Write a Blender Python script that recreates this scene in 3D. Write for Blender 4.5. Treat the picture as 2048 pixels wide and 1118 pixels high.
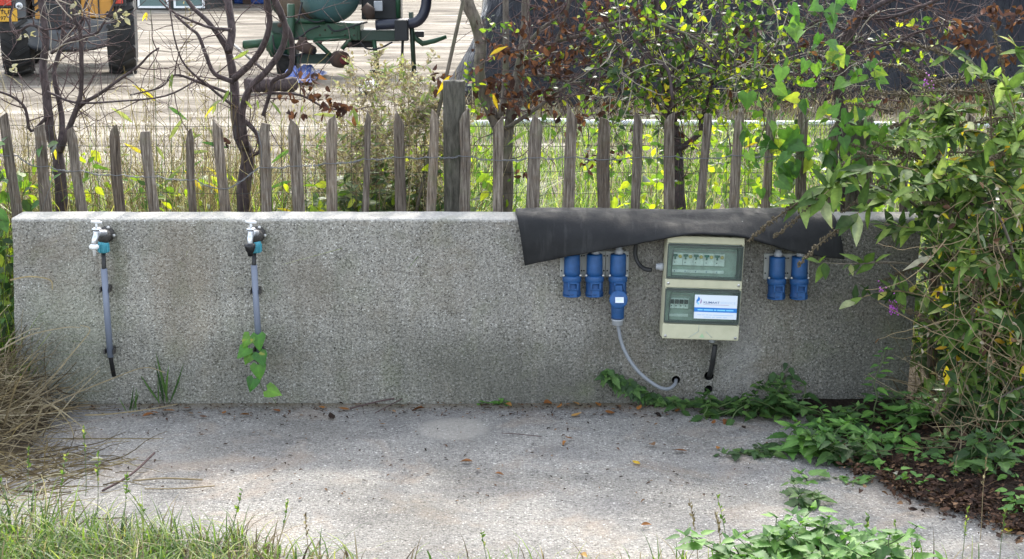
import bpy, math, random
import numpy as np
from mathutils import Vector, Matrix, noise

for _o in list(bpy.data.objects):
    bpy.data.objects.remove(_o)
scene = bpy.context.scene
COL = scene.collection
random.seed(11)
R = random.Random(7)
rad = math.radians

# ---------------------------------------------------------------- camera
FPX = 3150.0                     # focal length in photo pixels (photo 2048 wide)
PITCH = rad(11.9)
CAM = Vector((0.0, -6.09, 1.789))
cam_d = bpy.data.cameras.new('camera')
cam_d.sensor_width = 36.0
cam_d.lens = 36.0 * FPX / 2048.0
cam_d.clip_start = 0.05
cam_d.clip_end = 2000.0
cam = bpy.data.objects.new('camera', cam_d)
cam.location = CAM
cam.rotation_euler = (math.pi / 2 - PITCH, 0, 0)
COL.objects.link(cam)
scene.camera = cam

# ---------------------------------------------------------------- world and sun
SUN_EL = rad(42.0)
SUN_AZ = rad(6.0)                # sun stands behind the wall, a little to the right
world = bpy.data.worlds.new('World')
scene.world = world
world.use_nodes = True
wn = world.node_tree.nodes
wl = world.node_tree.links
sky = wn.new('ShaderNodeTexSky')
sky.sky_type = 'NISHITA'
sky.sun_disc = False
sky.sun_elevation = SUN_EL
sky.sun_rotation = SUN_AZ
sky.air_density = 1.0
sky.dust_density = 2.5
sky.ozone_density = 1.0
bg = wn['Background']
bg.inputs['Strength'].default_value = 0.15
hs = wn.new('ShaderNodeHueSaturation')          # thin milky veil over the whole sky
hs.inputs['Saturation'].default_value = 0.45
wl.new(sky.outputs[0], hs.inputs['Color'])
wl.new(hs.outputs[0], bg.inputs['Color'])

sun_d = bpy.data.lights.new('sun', 'SUN')
sun_d.energy = 1.1
sun_d.angle = rad(3.0)
sun_d.color = (1.0, 0.94, 0.84)
sun = bpy.data.objects.new('sun', sun_d)
sdir = Vector((-math.sin(SUN_AZ) * math.cos(SUN_EL), -math.cos(SUN_AZ) * math.cos(SUN_EL), -math.sin(SUN_EL)))
sun.rotation_euler = sdir.to_track_quat('-Z', 'Y').to_euler()
sun.location = (2, 8, 9)
COL.objects.link(sun)

scene.view_settings.view_transform = 'Standard'
scene.view_settings.look = 'None'
scene.view_settings.gamma = 1.0
scene.view_settings.exposure = 2.4
scene.render.engine = 'CYCLES'
scene.cycles.max_bounces = 5
scene.cycles.diffuse_bounces = 3
scene.cycles.glossy_bounces = 2
scene.cycles.transmission_bounces = 4
scene.cycles.caustics_reflective = False
scene.cycles.caustics_refractive = False
scene.cycles.use_denoising = True
scene.cycles.transparent_max_bounces = 8

# ---------------------------------------------------------------- places measured on the photograph
FW = Vector((0, math.cos(PITCH), -math.sin(PITCH)))
UP = Vector((0, math.sin(PITCH), math.cos(PITCH)))
def ray(px, py):
    return FW * FPX + Vector((px - 1024.0, 0, 0)) + UP * (559.0 - py)
def atY(px, py, y):
    d = ray(px, py)
    return CAM + d * ((y - CAM.y) / d.y)
def onG(px, py, z=0.0):
    d = ray(px, py)
    return CAM + d * ((z - CAM.z) / d.z)
def mpp(p):                      # metres per photo pixel at a point
    return (Vector(p) - CAM).dot(FW) / FPX
def px_of(p):
    v = Vector(p) - CAM
    k = FPX / max(v.dot(FW), 0.01)
    return (1024 + v.x * k, 559 - v.dot(UP) * k)

# ---------------------------------------------------------------- object helpers
WL = {}
def worldloc(o):
    return WL.get(o.name, Vector((0, 0, 0))) if o else Vector((0, 0, 0))
def tag(o, label=None, cat=None, group=None, kind=None):
    if label: o['label'] = label
    if cat: o['category'] = cat
    if group: o['group'] = group
    if kind: o['kind'] = kind
    return o
def thing(name, label, cat, loc=(0, 0, 0), group=None, local=False):
    o = bpy.data.objects.new(name, None)
    o.empty_display_size = 0.05
    COL.objects.link(o)
    if not local:
        o.location = Vector(loc)
        WL[o.name] = Vector(loc)
    tag(o, label, cat, group)
    return o
def link(name, mesh, mats, parent=None, loc=None):
    o = bpy.data.objects.new(name, mesh)
    if mats is not None:
        for m in (mats if isinstance(mats, (list, tuple)) else [mats]):
            mesh.materials.append(m)
    COL.objects.link(o)
    if parent: o.parent = parent
    if loc is not None: o.location = loc
    return o

class MB:
    def __init__(s):
        s.v = []; s.f = []; s.m = []; s.sm = []
    def add(s, vs, fs, mi=0, smooth=False):
        b = len(s.v)
        s.v += [tuple(q) for q in vs]
        for f in fs:
            s.f.append(tuple(i + b for i in f)); s.m.append(mi); s.sm.append(smooth)
        return s
    def box(s, c, size, M=None, mi=0):
        x, y, z = size[0] / 2, size[1] / 2, size[2] / 2
        vs = [Vector((a * x, b * y, d * z)) for a in (-1, 1) for b in (-1, 1) for d in (-1, 1)]
        if M: vs = [M @ q for q in vs]
        vs = [q + Vector(c) for q in vs]
        return s.add(vs, [(0, 1, 3, 2), (4, 6, 7, 5), (0, 4, 5, 1), (2, 3, 7, 6), (0, 2, 6, 4), (1, 5, 7, 3)], mi)
    def boxb(s, x0, x1, y0, y1, z0, z1, mi=0):
        return s.box(((x0 + x1) / 2, (y0 + y1) / 2, (z0 + z1) / 2), (x1 - x0, y1 - y0, z1 - z0), None, mi)
    def tube(s, pts, rs, n=8, cap=True, mi=0, jit=0.0, rng=None):
        pts = [Vector(p) for p in pts]
        if not isinstance(rs, (list, tuple)): rs = [rs] * len(pts)
        vs = []; fs = []
        prev = None
        for i, p in enumerate(pts):
            t = (pts[min(i + 1, len(pts) - 1)] - pts[max(i - 1, 0)])
            if t.length < 1e-9: t = Vector((0, 0, 1))
            t.normalize()
            if prev is None:
                a = Vector((0, 0, 1)) if abs(t.z) < 0.9 else Vector((1, 0, 0))
                u = t.cross(a).normalized()
            else:
                u = (prev - t * prev.dot(t))
                u = u.normalized() if u.length > 1e-6 else t.orthogonal().normalized()
            prev = u
            w = t.cross(u)
            for k in range(n):
                an = 2 * math.pi * k / n
                r = rs[i] * (1 + (rng.uniform(-jit, jit) if rng else 0))
                vs.append(p + (u * math.cos(an) + w * math.sin(an)) * r)
        for i in range(len(pts) - 1):
            for k in range(n):
                k2 = (k + 1) % n
                fs.append((i * n + k, i * n + k2, (i + 1) * n + k2, (i + 1) * n + k))
        s.add(vs, fs, mi, True)
        if cap:
            b = len(s.v) - len(vs)
            s.f.append(tuple(b + k for k in reversed(range(n)))); s.m.append(mi); s.sm.append(False)
            e = b + (len(pts) - 1) * n
            s.f.append(tuple(e + k for k in range(n))); s.m.append(mi); s.sm.append(False)
        return s
    def lathe(s, prof, o=(0, 0, 0), axis=(0, 0, 1), n=20, mi=0):
        """prof: list of (radius, height) along axis."""
        a = Vector(axis).normalized()
        u = a.orthogonal().normalized(); w = a.cross(u); o = Vector(o)
        vs = []; fs = []
        for (r, h) in prof:
            for k in range(n):
                an = 2 * math.pi * k / n
                vs.append(o + a * h + (u * math.cos(an) + w * math.sin(an)) * max(r, 1e-5))
        for i in range(len(prof) - 1):
            for k in range(n):
                k2 = (k + 1) % n
                fs.append((i * n + k, i * n + k2, (i + 1) * n + k2, (i + 1) * n + k))
        fs.append(tuple(reversed(range(n)))); e = (len(prof) - 1) * n
        fs.append(tuple(e + k for k in range(n)))
        return s.add(vs, fs, mi, True)
    def prism(s, poly, o, ux, uz, depth, mi=0):
        """flat polygon [(a,b)] in plane ux,uz at o, extruded by vector depth."""
        o = Vector(o); ux = Vector(ux); uz = Vector(uz); d = Vector(depth)
        n = len(poly)
        vs = [o + ux * a + uz * b for a, b in poly] + [o + ux * a + uz * b + d for a, b in poly]
        fs = [tuple(range(n)), tuple(reversed(range(n, 2 * n)))]
        for k in range(n):
            k2 = (k + 1) % n
            fs.append((k, n + k, n + k2, k2))
        return s.add(vs, fs, mi)
    def mesh(s, name, off=(0, 0, 0)):
        me = bpy.data.meshes.new(name)
        off = Vector(off)
        me.from_pydata([(a - off.x, b - off.y, c - off.z) for a, b, c in s.v], [], s.f)
        me.polygons.foreach_set('material_index', s.m)
        me.polygons.foreach_set('use_smooth', s.sm)
        me.update()
        return me
    def build(s, name, mats, parent=None, bevel=0, segs=2, loc=None):
        off = worldloc(parent)
        L = None
        if parent is None and loc is not None:
            off = Vector(loc); L = Vector(loc)
        o = link(name, s.mesh(name, off), mats, parent, L)
        if parent is not None: WL[o.name] = Vector(off)
        if bevel:
            b = o.modifiers.new('bevel', 'BEVEL'); b.width = bevel; b.segments = segs
            b.limit_method = 'ANGLE'; b.angle_limit = rad(40); b.harden_normals = False
        return o

def smoothpath(pts, sub=5):
    """Catmull-Rom through tuples/vectors of any length."""
    P = [np.array(p, float) for p in pts]
    P = [2 * P[0] - P[1]] + P + [2 * P[-1] - P[-2]]
    out = []
    for i in range(1, len(P) - 2):
        p0, p1, p2, p3 = P[i - 1], P[i], P[i + 1], P[i + 2]
        for k in range(sub):
            t = k / sub
            out.append(0.5 * ((2 * p1) + (-p0 + p2) * t + (2 * p0 - 5 * p1 + 4 * p2 - p3) * t * t + (-p0 + 3 * p1 - 3 * p2 + p3) * t ** 3))
    out.append(P[-2])
    return out

# ---------------------------------------------------------------- materials
class NT:
    def __init__(s, name):
        s.mat = bpy.data.materials.new(name); s.mat.use_nodes = True
        s.t = s.mat.node_tree; s.n = s.t.nodes; s.l = s.t.links
        s.p = s.n['Principled BSDF']; s.out = s.n['Material Output']
    def new(s, typ, **kw):
        n = s.n.new(typ)
        for k, v in kw.items(): setattr(n, k, v)
        return n
    def set(s, sock, val):
        if isinstance(val, bpy.types.NodeSocket): s.l.new(val, sock)
        else:
            if sock.type == 'RGBA' and len(val) == 3: val = (*val, 1)
            sock.default_value = val
    def co(s, which='Object', scale=None):
        c = s.new('ShaderNodeTexCoord').outputs[which]
        if scale is None: return c
        m = s.new('ShaderNodeMapping'); s.l.new(c, m.inputs['Vector']); m.inputs['Scale'].default_value = scale
        return m.outputs[0]
    def noise(s, scale, vec=None, detail=4, rough=0.55, dist=0.0):
        n = s.new('ShaderNodeTexNoise'); n.inputs['Scale'].default_value = scale
        n.inputs['Detail'].default_value = detail; n.inputs['Roughness'].default_value = rough
        n.inputs['Distortion'].default_value = dist
        if vec is not None: s.l.new(vec, n.inputs['Vector'])
        return n.outputs['Fac']
    def voro(s, scale, vec=None, feat='F1', rnd=1.0):
        n = s.new('ShaderNodeTexVoronoi'); n.feature = feat; n.inputs['Scale'].default_value = scale
        n.inputs['Randomness'].default_value = rnd
        if vec is not None: s.l.new(vec, n.inputs['Vector'])
        return n
    def ramp(s, fac, stops, interp='LINEAR'):
        n = s.new('ShaderNodeValToRGB'); n.color_ramp.interpolation = interp
        e = n.color_ramp.elements
        while len(e) > 1: e.remove(e[-1])
        for i, (p, c) in enumerate(stops):
            q = e[0] if i == 0 else e.new(p)
            q.position = p
            if isinstance(c, (int, float)): c = (c, c, c)
            q.color = (*c, 1)
        s.l.new(fac, n.inputs[0])
        return n.outputs[0]
    def mix(s, fac, a, b, mode='MIX'):
        n = s.new('ShaderNodeMix'); n.data_type = 'RGBA'; n.blend_type = mode
        s.set(n.inputs[0], fac); s.set(n.inputs[6], a); s.set(n.inputs[7], b)
        return n.outputs[2]
    def math(s, op, a, b=None, c=None):
        n = s.new('ShaderNodeMath', operation=op)
        s.set(n.inputs[0], a)
        if b is not None: s.set(n.inputs[1], b)
        if c is not None: s.set(n.inputs[2], c)
        return n.outputs[0]
    def sep(s, vec):
        n = s.new('ShaderNodeSeparateXYZ'); s.l.new(vec, n.inputs[0]); return n.outputs
    def bump(s, h, strength=0.3, dist=0.01, nrm=None):
        n = s.new('ShaderNodeBump'); n.inputs['Strength'].default_value = strength
        n.inputs['Distance'].default_value = dist
        s.l.new(h, n.inputs['Height'])
        if nrm is not None: s.l.new(nrm, n.inputs['Normal'])
        return n.outputs[0]
    def fin(s, color=None, rough=None, bump=None, metal=None, spec=None):
        if color is not None: s.set(s.p.inputs['Base Color'], color)
        if rough is not None: s.set(s.p.inputs['Roughness'], rough)
        if metal is not None: s.set(s.p.inputs['Metallic'], metal)
        if spec is not None: s.set(s.p.inputs['Specular IOR Level'], spec)
        if bump is not None: s.l.new(bump, s.p.inputs['Normal'])
        return s.mat

def plain(name, col, rough=0.5, metal=0.0, dirt=0.25, dscale=30, dirtcol=None, bump=0.05, spec=None):
    """painted / moulded surface with dirt and slight unevenness"""
    n = NT(name); c = n.co()
    a = n.noise(dscale, c, 4, 0.65); b = n.noise(dscale * 0.18, c, 2)
    f = n.ramp(n.math('MULTIPLY', a, b), [(0.18, 0.0), (0.42, 1.0)])
    dc = dirtcol or tuple(x * 0.45 + 0.015 for x in col)
    col_o = n.mix(n.math('MULTIPLY', f, dirt), col, dc)
    r = n.math('ADD', n.math('MULTIPLY', f, 0.25), rough)
    return n.fin(col_o, r, n.bump(a, bump, 0.002), metal, spec)

def mat_concrete(name, apron=False):
    n = NT(name); c0 = n.co()
    wn_ = n.new('ShaderNodeTexNoise'); wn_.inputs['Scale'].default_value = 70; wn_.inputs['Detail'].default_value = 1
    n.l.new(c0, wn_.inputs['Vector'])
    wv = n.new('ShaderNodeVectorMath', operation='MULTIPLY_ADD')      # warp, so that the stones are angular and uneven
    n.l.new(wn_.outputs['Color'], wv.inputs[0]); wv.inputs[1].default_value = (0.011, 0.011, 0.011); n.l.new(c0, wv.inputs[2])
    c = wv.outputs[0]
    v = n.voro(140 if not apron else 120, c)
    cell = n.sep(v.outputs['Color'])
    stone_mask = n.ramp(v.outputs['Distance'], [(0.25, 1.0), (0.55, 0.0)])
    fine = n.noise(105, c0, 4, 0.7)
    if not apron:
        stone = n.ramp(cell[0], [(0.0, (0.02, 0.02, 0.019)), (0.10, (0.05, 0.047, 0.043)), (0.24, (0.17, 0.165, 0.15)), (0.55, (0.27, 0.26, 0.235)), (0.80, (0.38, 0.37, 0.34)), (0.93, (0.56, 0.55, 0.51)), (1.0, (0.75, 0.74, 0.70))])
        base = n.ramp(fine, [(0.31, (0.06, 0.057, 0.05)), (0.44, (0.20, 0.192, 0.17)), (0.56, (0.275, 0.264, 0.235)), (0.70, (0.42, 0.405, 0.365))])
    else:
        stone = n.ramp(cell[0], [(0.0, (0.03, 0.029, 0.028)), (0.12, (0.075, 0.073, 0.07)), (0.28, (0.17, 0.166, 0.158)), (0.62, (0.27, 0.262, 0.25)), (0.86, (0.42, 0.41, 0.39)), (1.0, (0.66, 0.65, 0.62))])
        base = n.ramp(fine, [(0.30, (0.09, 0.087, 0.082)), (0.45, (0.19, 0.184, 0.172)), (0.56, (0.25, 0.241, 0.225)), (0.72, (0.36, 0.348, 0.325))])
    expo = n.ramp(n.noise(2.6, c0, 3, 0.6), [(0.35, 0.55), (0.65, 1.0)])      # how far the skin has weathered off the stones
    col = n.mix(n.math('MULTIPLY', stone_mask, n.math('MULTIPLY', expo, 0.85)), base, stone)
    v2 = n.voro(40, c); c2 = n.sep(v2.outputs['Color'])                       # scattered larger pebbles and pits
    m2 = n.math('MULTIPLY', n.ramp(v2.outputs['Distance'], [(0.10, 1.0), (0.22, 0.0)]), n.ramp(c2[1], [(0.80, 0.0), (0.82, 1.0)]))
    col = n.mix(m2, col, n.ramp(c2[0], [(0.0, (0.03, 0.028, 0.026)), (0.3, (0.07, 0.066, 0.06)), (0.42, (0.48, 0.47, 0.44)), (1.0, (0.66, 0.65, 0.62))]))
    big = n.noise(1.6, c0, 4, 0.6, 0.4)
    col = n.mix(1.0, col, n.ramp(big, [(0.3, (0.70, 0.685, 0.65)), (0.5, (0.99, 0.98, 0.95)), (0.7, (1.2, 1.18, 1.12))]), 'MULTIPLY')
    st = n.noise(3.1, c0, 4, 0.65, 0.8)
    col = n.mix(n.ramp(st, [(0.52, 0.0), (0.70, 0.38)]), col, (0.19, 0.155, 0.11) if not apron else (0.31, 0.235, 0.165))
    if not apron:
        s3 = n.sep(c0); z = s3[2]; x = s3[0]
        # algae and damp towards the foot; right-hand end: algae plus painted bush shade
        foot = n.ramp(n.math('ADD', z, n.math('MULTIPLY', st, -0.45)), [(-0.16, 1.0), (0.16, 0.0)])
        right = n.ramp(n.math('ADD', n.math('MULTIPLY', x, 0.5), n.math('MULTIPLY', big, 0.35)), [(0.62, 0.0), (1.05, 1.0)])
        alg_shade = n.math('MULTIPLY', n.math('MAXIMUM', n.math('MULTIPLY', foot, 0.5), n.math('MULTIPLY', right, 0.75)), n.ramp(fine, [(0.3, 1.0), (0.72, 0.35)]))
        col = n.mix(alg_shade, col, (0.055, 0.057, 0.042))
        def blot(cx, cz, rx, rz, amt, tint, rag=0.9):
            q = n.math('ADD', n.math('POWER', n.math('MULTIPLY', n.math('SUBTRACT', x, cx), 1 / rx), 2.0), n.math('POWER', n.math('MULTIPLY', n.math('SUBTRACT', z, cz), 1 / rz), 2.0))
            q = n.math('ADD', q, n.math('MULTIPLY', n.math('SUBTRACT', st, 0.5), rag * 3.0))
            q = n.math('ADD', q, n.math('MULTIPLY', n.math('SUBTRACT', fine, 0.5), 1.2))
            return n.ramp(q, [(0.0, amt), (1.0, 0.0)]), tint
        for b_ in ((-0.10, 0.10, 0.40, 0.20, 0.40, (0.07, 0.07, 0.052)), (0.20, 0.04, 0.34, 0.12, 0.38, (0.08, 0.078, 0.065)),
                   (-1.30, 0.50, 0.16, 0.34, 0.42, (0.19, 0.15, 0.10)), (-0.80, 0.48, 0.12, 0.16, 0.30, (0.15, 0.12, 0.085)),
                   (-1.55, 0.56, 0.045, 0.20, 0.5, (0.11, 0.115, 0.075)), (-0.97, 0.60, 0.035, 0.15, 0.4, (0.11, 0.115, 0.08)),
                   (-1.75, 0.30, 0.20, 0.40, 0.30, (0.20, 0.22, 0.15)), (0.92, 0.12, 0.10, 0.28, 0.35, (0.42, 0.41, 0.385)), (1.45, 0.30, 0.40, 0.45, 0.45, (0.06, 0.062, 0.05))):
            f_, t_ = blot(*b_[:5], b_[5])
            col = n.mix(f_, col, t_)
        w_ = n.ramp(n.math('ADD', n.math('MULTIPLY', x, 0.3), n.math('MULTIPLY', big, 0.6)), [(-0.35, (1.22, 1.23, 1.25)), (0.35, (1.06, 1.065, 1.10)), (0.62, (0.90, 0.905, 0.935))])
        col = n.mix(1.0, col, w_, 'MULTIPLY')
        streak = n.noise(7.0, n.co('Object', (2.6, 1.0, 0.22)), 4, 0.6, 0.3)     # rain runs down the face
        col = n.mix(1.0, col, n.ramp(streak, [(0.30, (0.84, 0.84, 0.81)), (0.5, (1.0, 1.0, 1.0)), (0.72, (1.08, 1.07, 1.04))]), 'MULTIPLY')
        col = n.mix(n.ramp(n.math('ADD', z, n.math('MULTIPLY', fine, 0.006)), [(0.741, 0.0), (0.748, 0.6)]), col, (0.44, 0.43, 0.40))   # sunlit brightness of the top, painted in as paler colour
        gr = n.noise(5.5, c0, 3, 0.6)
        col = n.mix(n.ramp(gr, [(0.52, 0.0), (0.75, 0.38)]), col, (0.14, 0.155, 0.085))
    else:
        s3 = n.sep(c0); x = s3[0]; y = s3[1]
        d2 = n.math('ADD', n.math('POWER', n.math('MULTIPLY', n.math('ADD', x, 0.225), 7.0), 2.0), n.math('POWER', n.math('MULTIPLY', n.math('ADD', y, 0.335), 6.3), 2.0))
        d2 = n.math('ADD', d2, n.math('MULTIPLY', n.math('SUBTRACT', fine, 0.5), 1.6))
        col = n.mix(n.ramp(d2, [(0.55, 0.5), (1.1, 0.0)]), col, (0.38, 0.35, 0.30))
        # damp earth band along the wall foot
        ft = n.ramp(n.math('ADD', y, n.math('MULTIPLY', n.noise(5.0, c0, 4), 0.22)), [(-0.16, 0.0), (0.10, 0.8)])
        col = n.mix(ft, col, (0.14, 0.115, 0.072))
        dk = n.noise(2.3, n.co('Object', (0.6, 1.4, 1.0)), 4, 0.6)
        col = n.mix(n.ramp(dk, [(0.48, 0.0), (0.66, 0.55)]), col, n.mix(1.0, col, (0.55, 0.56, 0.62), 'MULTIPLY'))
    h = n.math('ADD', n.math('MULTIPLY', stone_mask, cell[1]), n.math('MULTIPLY', fine, 1.2))
    return n.fin(col, 0.93, n.bump(h, 0.9, 0.005), spec=0.2)

def mat_leaf(name, stops, trans=0.42, rough=0.45, spot=None, gloss=0.35, vein=0.35, tcol=1.35):
    n = NT(name)
    stops = [(p, tuple(min(0.65, q * 1.25) for q in c)) for p, c in stops]
    at = n.new('ShaderNodeAttribute'); at.attribute_name = 'rnd'
    oi = n.new('ShaderNodeObjectInfo')
    v = n.math('FRACT', n.math('ADD', at.outputs['Fac'], oi.outputs['Random']))
    col = n.ramp(v, stops)
    g = n.new('ShaderNodeNewGeometry')
    nz = n.noise(45, g.outputs['Position'], 2)
    col = n.mix(1.0, col, n.ramp(nz, [(0.25, 0.72), (0.7, 1.22)]), 'MULTIPLY')
    uv = n.new('ShaderNodeUVMap'); uv.uv_map = 'UVMap'
    sx = n.sep(uv.outputs[0])
    mid = n.ramp(n.math('ABSOLUTE', n.math('SUBTRACT', sx[0], 0.5)), [(0.0, 1.0), (0.07, 0.0)])
    side = n.math('FRACT', n.math('ADD', n.math('MULTIPLY', sx[1], 7.0), n.math('MULTIPLY', n.math('ABSOLUTE', n.math('SUBTRACT', sx[0], 0.5)), -5.0)))
    sv = n.ramp(side, [(0.0, 0.5), (0.12, 0.0), (0.88, 0.0), (1.0, 0.5)])
    col = n.mix(n.math('MULTIPLY', n.math('MAXIMUM', mid, sv), vein), col, n.mix(1.0, col, (1.8, 1.7, 1.5), 'MULTIPLY'))
    if spot: col = n.mix(n.ramp(n.noise(28, g.outputs['Position'], 3), [(0.62, 0.0), (0.7, 0.8)]), col, spot)
    n.fin(col, rough, None, spec=gloss)
    tr = n.new('ShaderNodeBsdfTranslucent'); n.set(tr.inputs['Color'], n.mix(1.0, col, (tcol, tcol * 1.05, tcol * 0.55), 'MULTIPLY'))
    ms = n.new('ShaderNodeMixShader'); ms.inputs[0].default_value = trans
    n.l.new(n.p.outputs[0], ms.inputs[1]); n.l.new(tr.outputs[0], ms.inputs[2])
    n.l.new(ms.outputs[0], n.out.inputs['Surface'])
    return n.mat

def mat_bark(name, a, b, scale=60, moss=None):
    n = NT(name); c = n.co('Object', (1, 1, 0.25))
    f = n.noise(scale, c, 4, 0.7)
    col = n.ramp(f, [(0.28, a), (0.72, b)])
    if moss: col = n.mix(n.ramp(n.noise(9, n.co(), 4), [(0.5, 0), (0.68, 0.7)]), col, moss)
    return n.fin(col, 0.85, n.bump(f, 0.5, 0.004), spec=0.25)

def mat_picket():
    n = NT('weathered_chestnut'); oi = n.new('ShaderNodeObjectInfo')
    c = n.co('Object', (1, 1, 0.06))
    m = n.new('ShaderNodeVectorMath', operation='ADD'); n.l.new(c, m.inputs[0])
    cb = n.new('ShaderNodeCombineXYZ'); 
    for k in range(3): n.l.new(n.math('MULTIPLY', oi.outputs['Random'], 37.0), cb.inputs[k])
    n.l.new(cb.outputs[0], m.inputs[1])
    f = n.noise(150, m.outputs[0], 4, 0.7, 0.3); g = n.noise(30, n.co(), 3, 0.65)
    col = n.ramp(f, [(0.30, (0.018, 0.014, 0.011)), (0.42, (0.088, 0.073, 0.06)), (0.56, (0.17, 0.147, 0.122)), (0.74, (0.34, 0.305, 0.262))])
    col = n.mix(n.ramp(g, [(0.50, 0.0), (0.72, 0.55)]), col, (0.12, 0.085, 0.055))
    col = n.mix(n.ramp(n.noise(12, n.co(), 4), [(0.58, 0), (0.72, 0.35)]), col, (0.10, 0.115, 0.065))
    col = n.mix(1.0, col, n.ramp(oi.outputs['Random'], [(0, (0.62, 0.58, 0.54)), (0.5, (0.95, 0.94, 0.93)), (1, (1.3, 1.24, 1.16))]), 'MULTIPLY')
    return n.fin(col, 0.9, n.bump(f, 0.8, 0.003), spec=0.2)

def mat_rubber():
    n = NT('belt_rubber'); c = n.co()
    a = n.noise(14, c, 5, 0.7); b = n.noise(90, c, 3)
    col = n.ramp(a, [(0.3, (0.006, 0.0062, 0.007)), (0.5, (0.012, 0.0125, 0.013)), (0.7, (0.02, 0.02, 0.0205)), (0.85, (0.04, 0.039, 0.038))])
    v = n.voro(30, c); cc = n.sep(v.outputs['Color'])
    sp = n.math('MULTIPLY', n.ramp(v.outputs['Distance'], [(0.05, 1), (0.10, 0)]), n.ramp(cc[0], [(0.93, 0), (0.95, 1)]))
    col = n.mix(sp, col, (0.45, 0.45, 0.43))
    st = n.noise(9, n.co('Object', (5, 1, 0.6)), 5)
    col = n.mix(n.ramp(st, [(0.58, 0), (0.75, 0.35)]), col, (0.06, 0.06, 0.058))
    return n.fin(col, n.ramp(a, [(0.3, 0.6), (0.7, 0.85)]), n.bump(n.math('ADD', b, n.math('MULTIPLY', st, 3.0)), 0.3, 0.004), spec=0.25)

def mat_ground():
    n = NT('yard_ground'); g = n.new('ShaderNodeNewGeometry'); P = g.outputs['Position']
    sx = n.sep(P)
    mp = n.new('ShaderNodeMapping'); n.l.new(P, mp.inputs['Vector']); mp.inputs['Scale'].default_value = (0.28, 1.0, 1.0)
    a = n.noise(1.3, mp.outputs[0], 5, 0.66, 0.3); b = n.noise(14, P, 4, 0.7); d = n.noise(4.5, mp.outputs[0], 5, 0.7)
    sand = n.ramp(a, [(0.32, (0.05, 0.041, 0.030)), (0.43, (0.10, 0.086, 0.067)), (0.53, (0.17, 0.151, 0.121)), (0.67, (0.30, 0.275, 0.23))])
    sand = n.mix(1.0, sand, n.ramp(b, [(0.25, 0.7), (0.65, 1.1)]), 'MULTIPLY')
    sand = n.mix(n.ramp(d, [(0.54, 0.0), (0.66, 0.8)]), sand, (0.07, 0.057, 0.044))
    earth = n.ramp(b, [(0.25, (0.035, 0.027, 0.02)), (0.5, (0.09, 0.072, 0.052)), (0.8, (0.17, 0.14, 0.105))])
    # worn earth and weeds near the fence give way to the open sandy yard
    edge = n.math('ADD', sx[1], n.math('MULTIPLY', n.math('SUBTRACT', n.noise(0.9, P, 5), 0.5), 3.0))
    side = n.ramp(sx[0], [(0.0, 0.0), (0.6, 1.0)])
    lim = n.math('ADD', n.math('MULTIPLY', side, 6.0), 2.4)
    fac = n.ramp(n.math('SUBTRACT', edge, lim), [(0.0, 0.0), (1.0, 1.0)])
    col = n.mix(fac, earth, sand)
    h = n.math('ADD', n.math('MULTIPLY', d, 1.2), n.math('MULTIPLY', b, 0.5))
    return n.fin(col, 0.95, n.bump(h, 0.7, 0.05), spec=0.15)

def mat_tarp():
    n = NT('black_silage_film'); c = n.co()
    a = n.noise(2.2, c, 4, 0.6, 0.6); b = n.noise(3.0, n.co('Object', (1.6, 1, 0.7)), 4, 0.5, 1.2)
    col = n.ramp(a, [(0.3, (0.002, 0.0026, 0.0045)), (0.7, (0.006, 0.0075, 0.012))])
    d = n.noise(22, c, 6, 0.7)
    col = n.mix(n.ramp(d, [(0.6, 0), (0.8, 0.25)]), col, (0.010, 0.011, 0.015))
    return n.fin(col, n.ramp(a, [(0.3, 0.24), (0.7, 0.42)]), n.bump(b, 0.8, 0.16), spec=0.24)

def mat_glass(name, tint=(0.55, 0.66, 0.62), clear=0.8, rough=0.12):
    n = NT(name)
    tp = n.new('ShaderNodeBsdfTransparent'); n.set(tp.inputs[0], tint)
    c = n.co()
    dirt = n.ramp(n.noise(26, c, 6, 0.7), [(0.35, 0.0), (0.8, 0.35)])
    n.fin(n.mix(dirt, (0.16, 0.19, 0.18), (0.30, 0.31, 0.27)), rough, spec=0.55)
    ms = n.new('ShaderNodeMixShader')
    n.l.new(n.math('SUBTRACT', clear, n.math('MULTIPLY', dirt, 0.6)), ms.inputs[0])
    n.l.new(n.p.outputs[0], ms.inputs[1]); n.l.new(tp.outputs[0], ms.inputs[2])
    n.l.new(ms.outputs[0], n.out.inputs['Surface'])
    return n.mat

M = {}
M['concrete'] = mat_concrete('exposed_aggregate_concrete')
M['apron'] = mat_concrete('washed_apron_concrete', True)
M['ground'] = mat_ground()
M['picket'] = mat_picket()
M['rubber'] = mat_rubber()
M['tarp'] = mat_tarp()
M['post'] = mat_bark('old_post_timber', (0.028, 0.026, 0.021), (0.13, 0.122, 0.098), 70, (0.07, 0.085, 0.045))
M['wire'] = plain('galvanised_wire', (0.14, 0.145, 0.15), 0.6, 0.3)
M['meshwire'] = plain('green_coated_wire', (0.010, 0.016, 0.012), 0.6)
M['bark'] = mat_bark('dark_bark', (0.018, 0.013, 0.013), (0.095, 0.072, 0.07), 60)
M['bark_grey'] = mat_bark('grey_bark', (0.04, 0.032, 0.025), (0.17, 0.145, 0.115), 70, (0.10, 0.11, 0.06))
M['twig'] = mat_bark('twig_bark', (0.035, 0.021, 0.021), (0.12, 0.08, 0.075), 90)
M['twig_pale'] = mat_bark('pale_twig_bark', (0.22, 0.19, 0.15), (0.42, 0.37, 0.30), 90)
M['stem_green'] = plain('green_stem', (0.06, 0.095, 0.024), 0.6)
M['stem_dry'] = plain('dry_stem', (0.21, 0.16, 0.085), 0.8)
M['white_plastic'] = plain('white_plastic', (0.74, 0.75, 0.74), 0.38, 0, 0.3)
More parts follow.
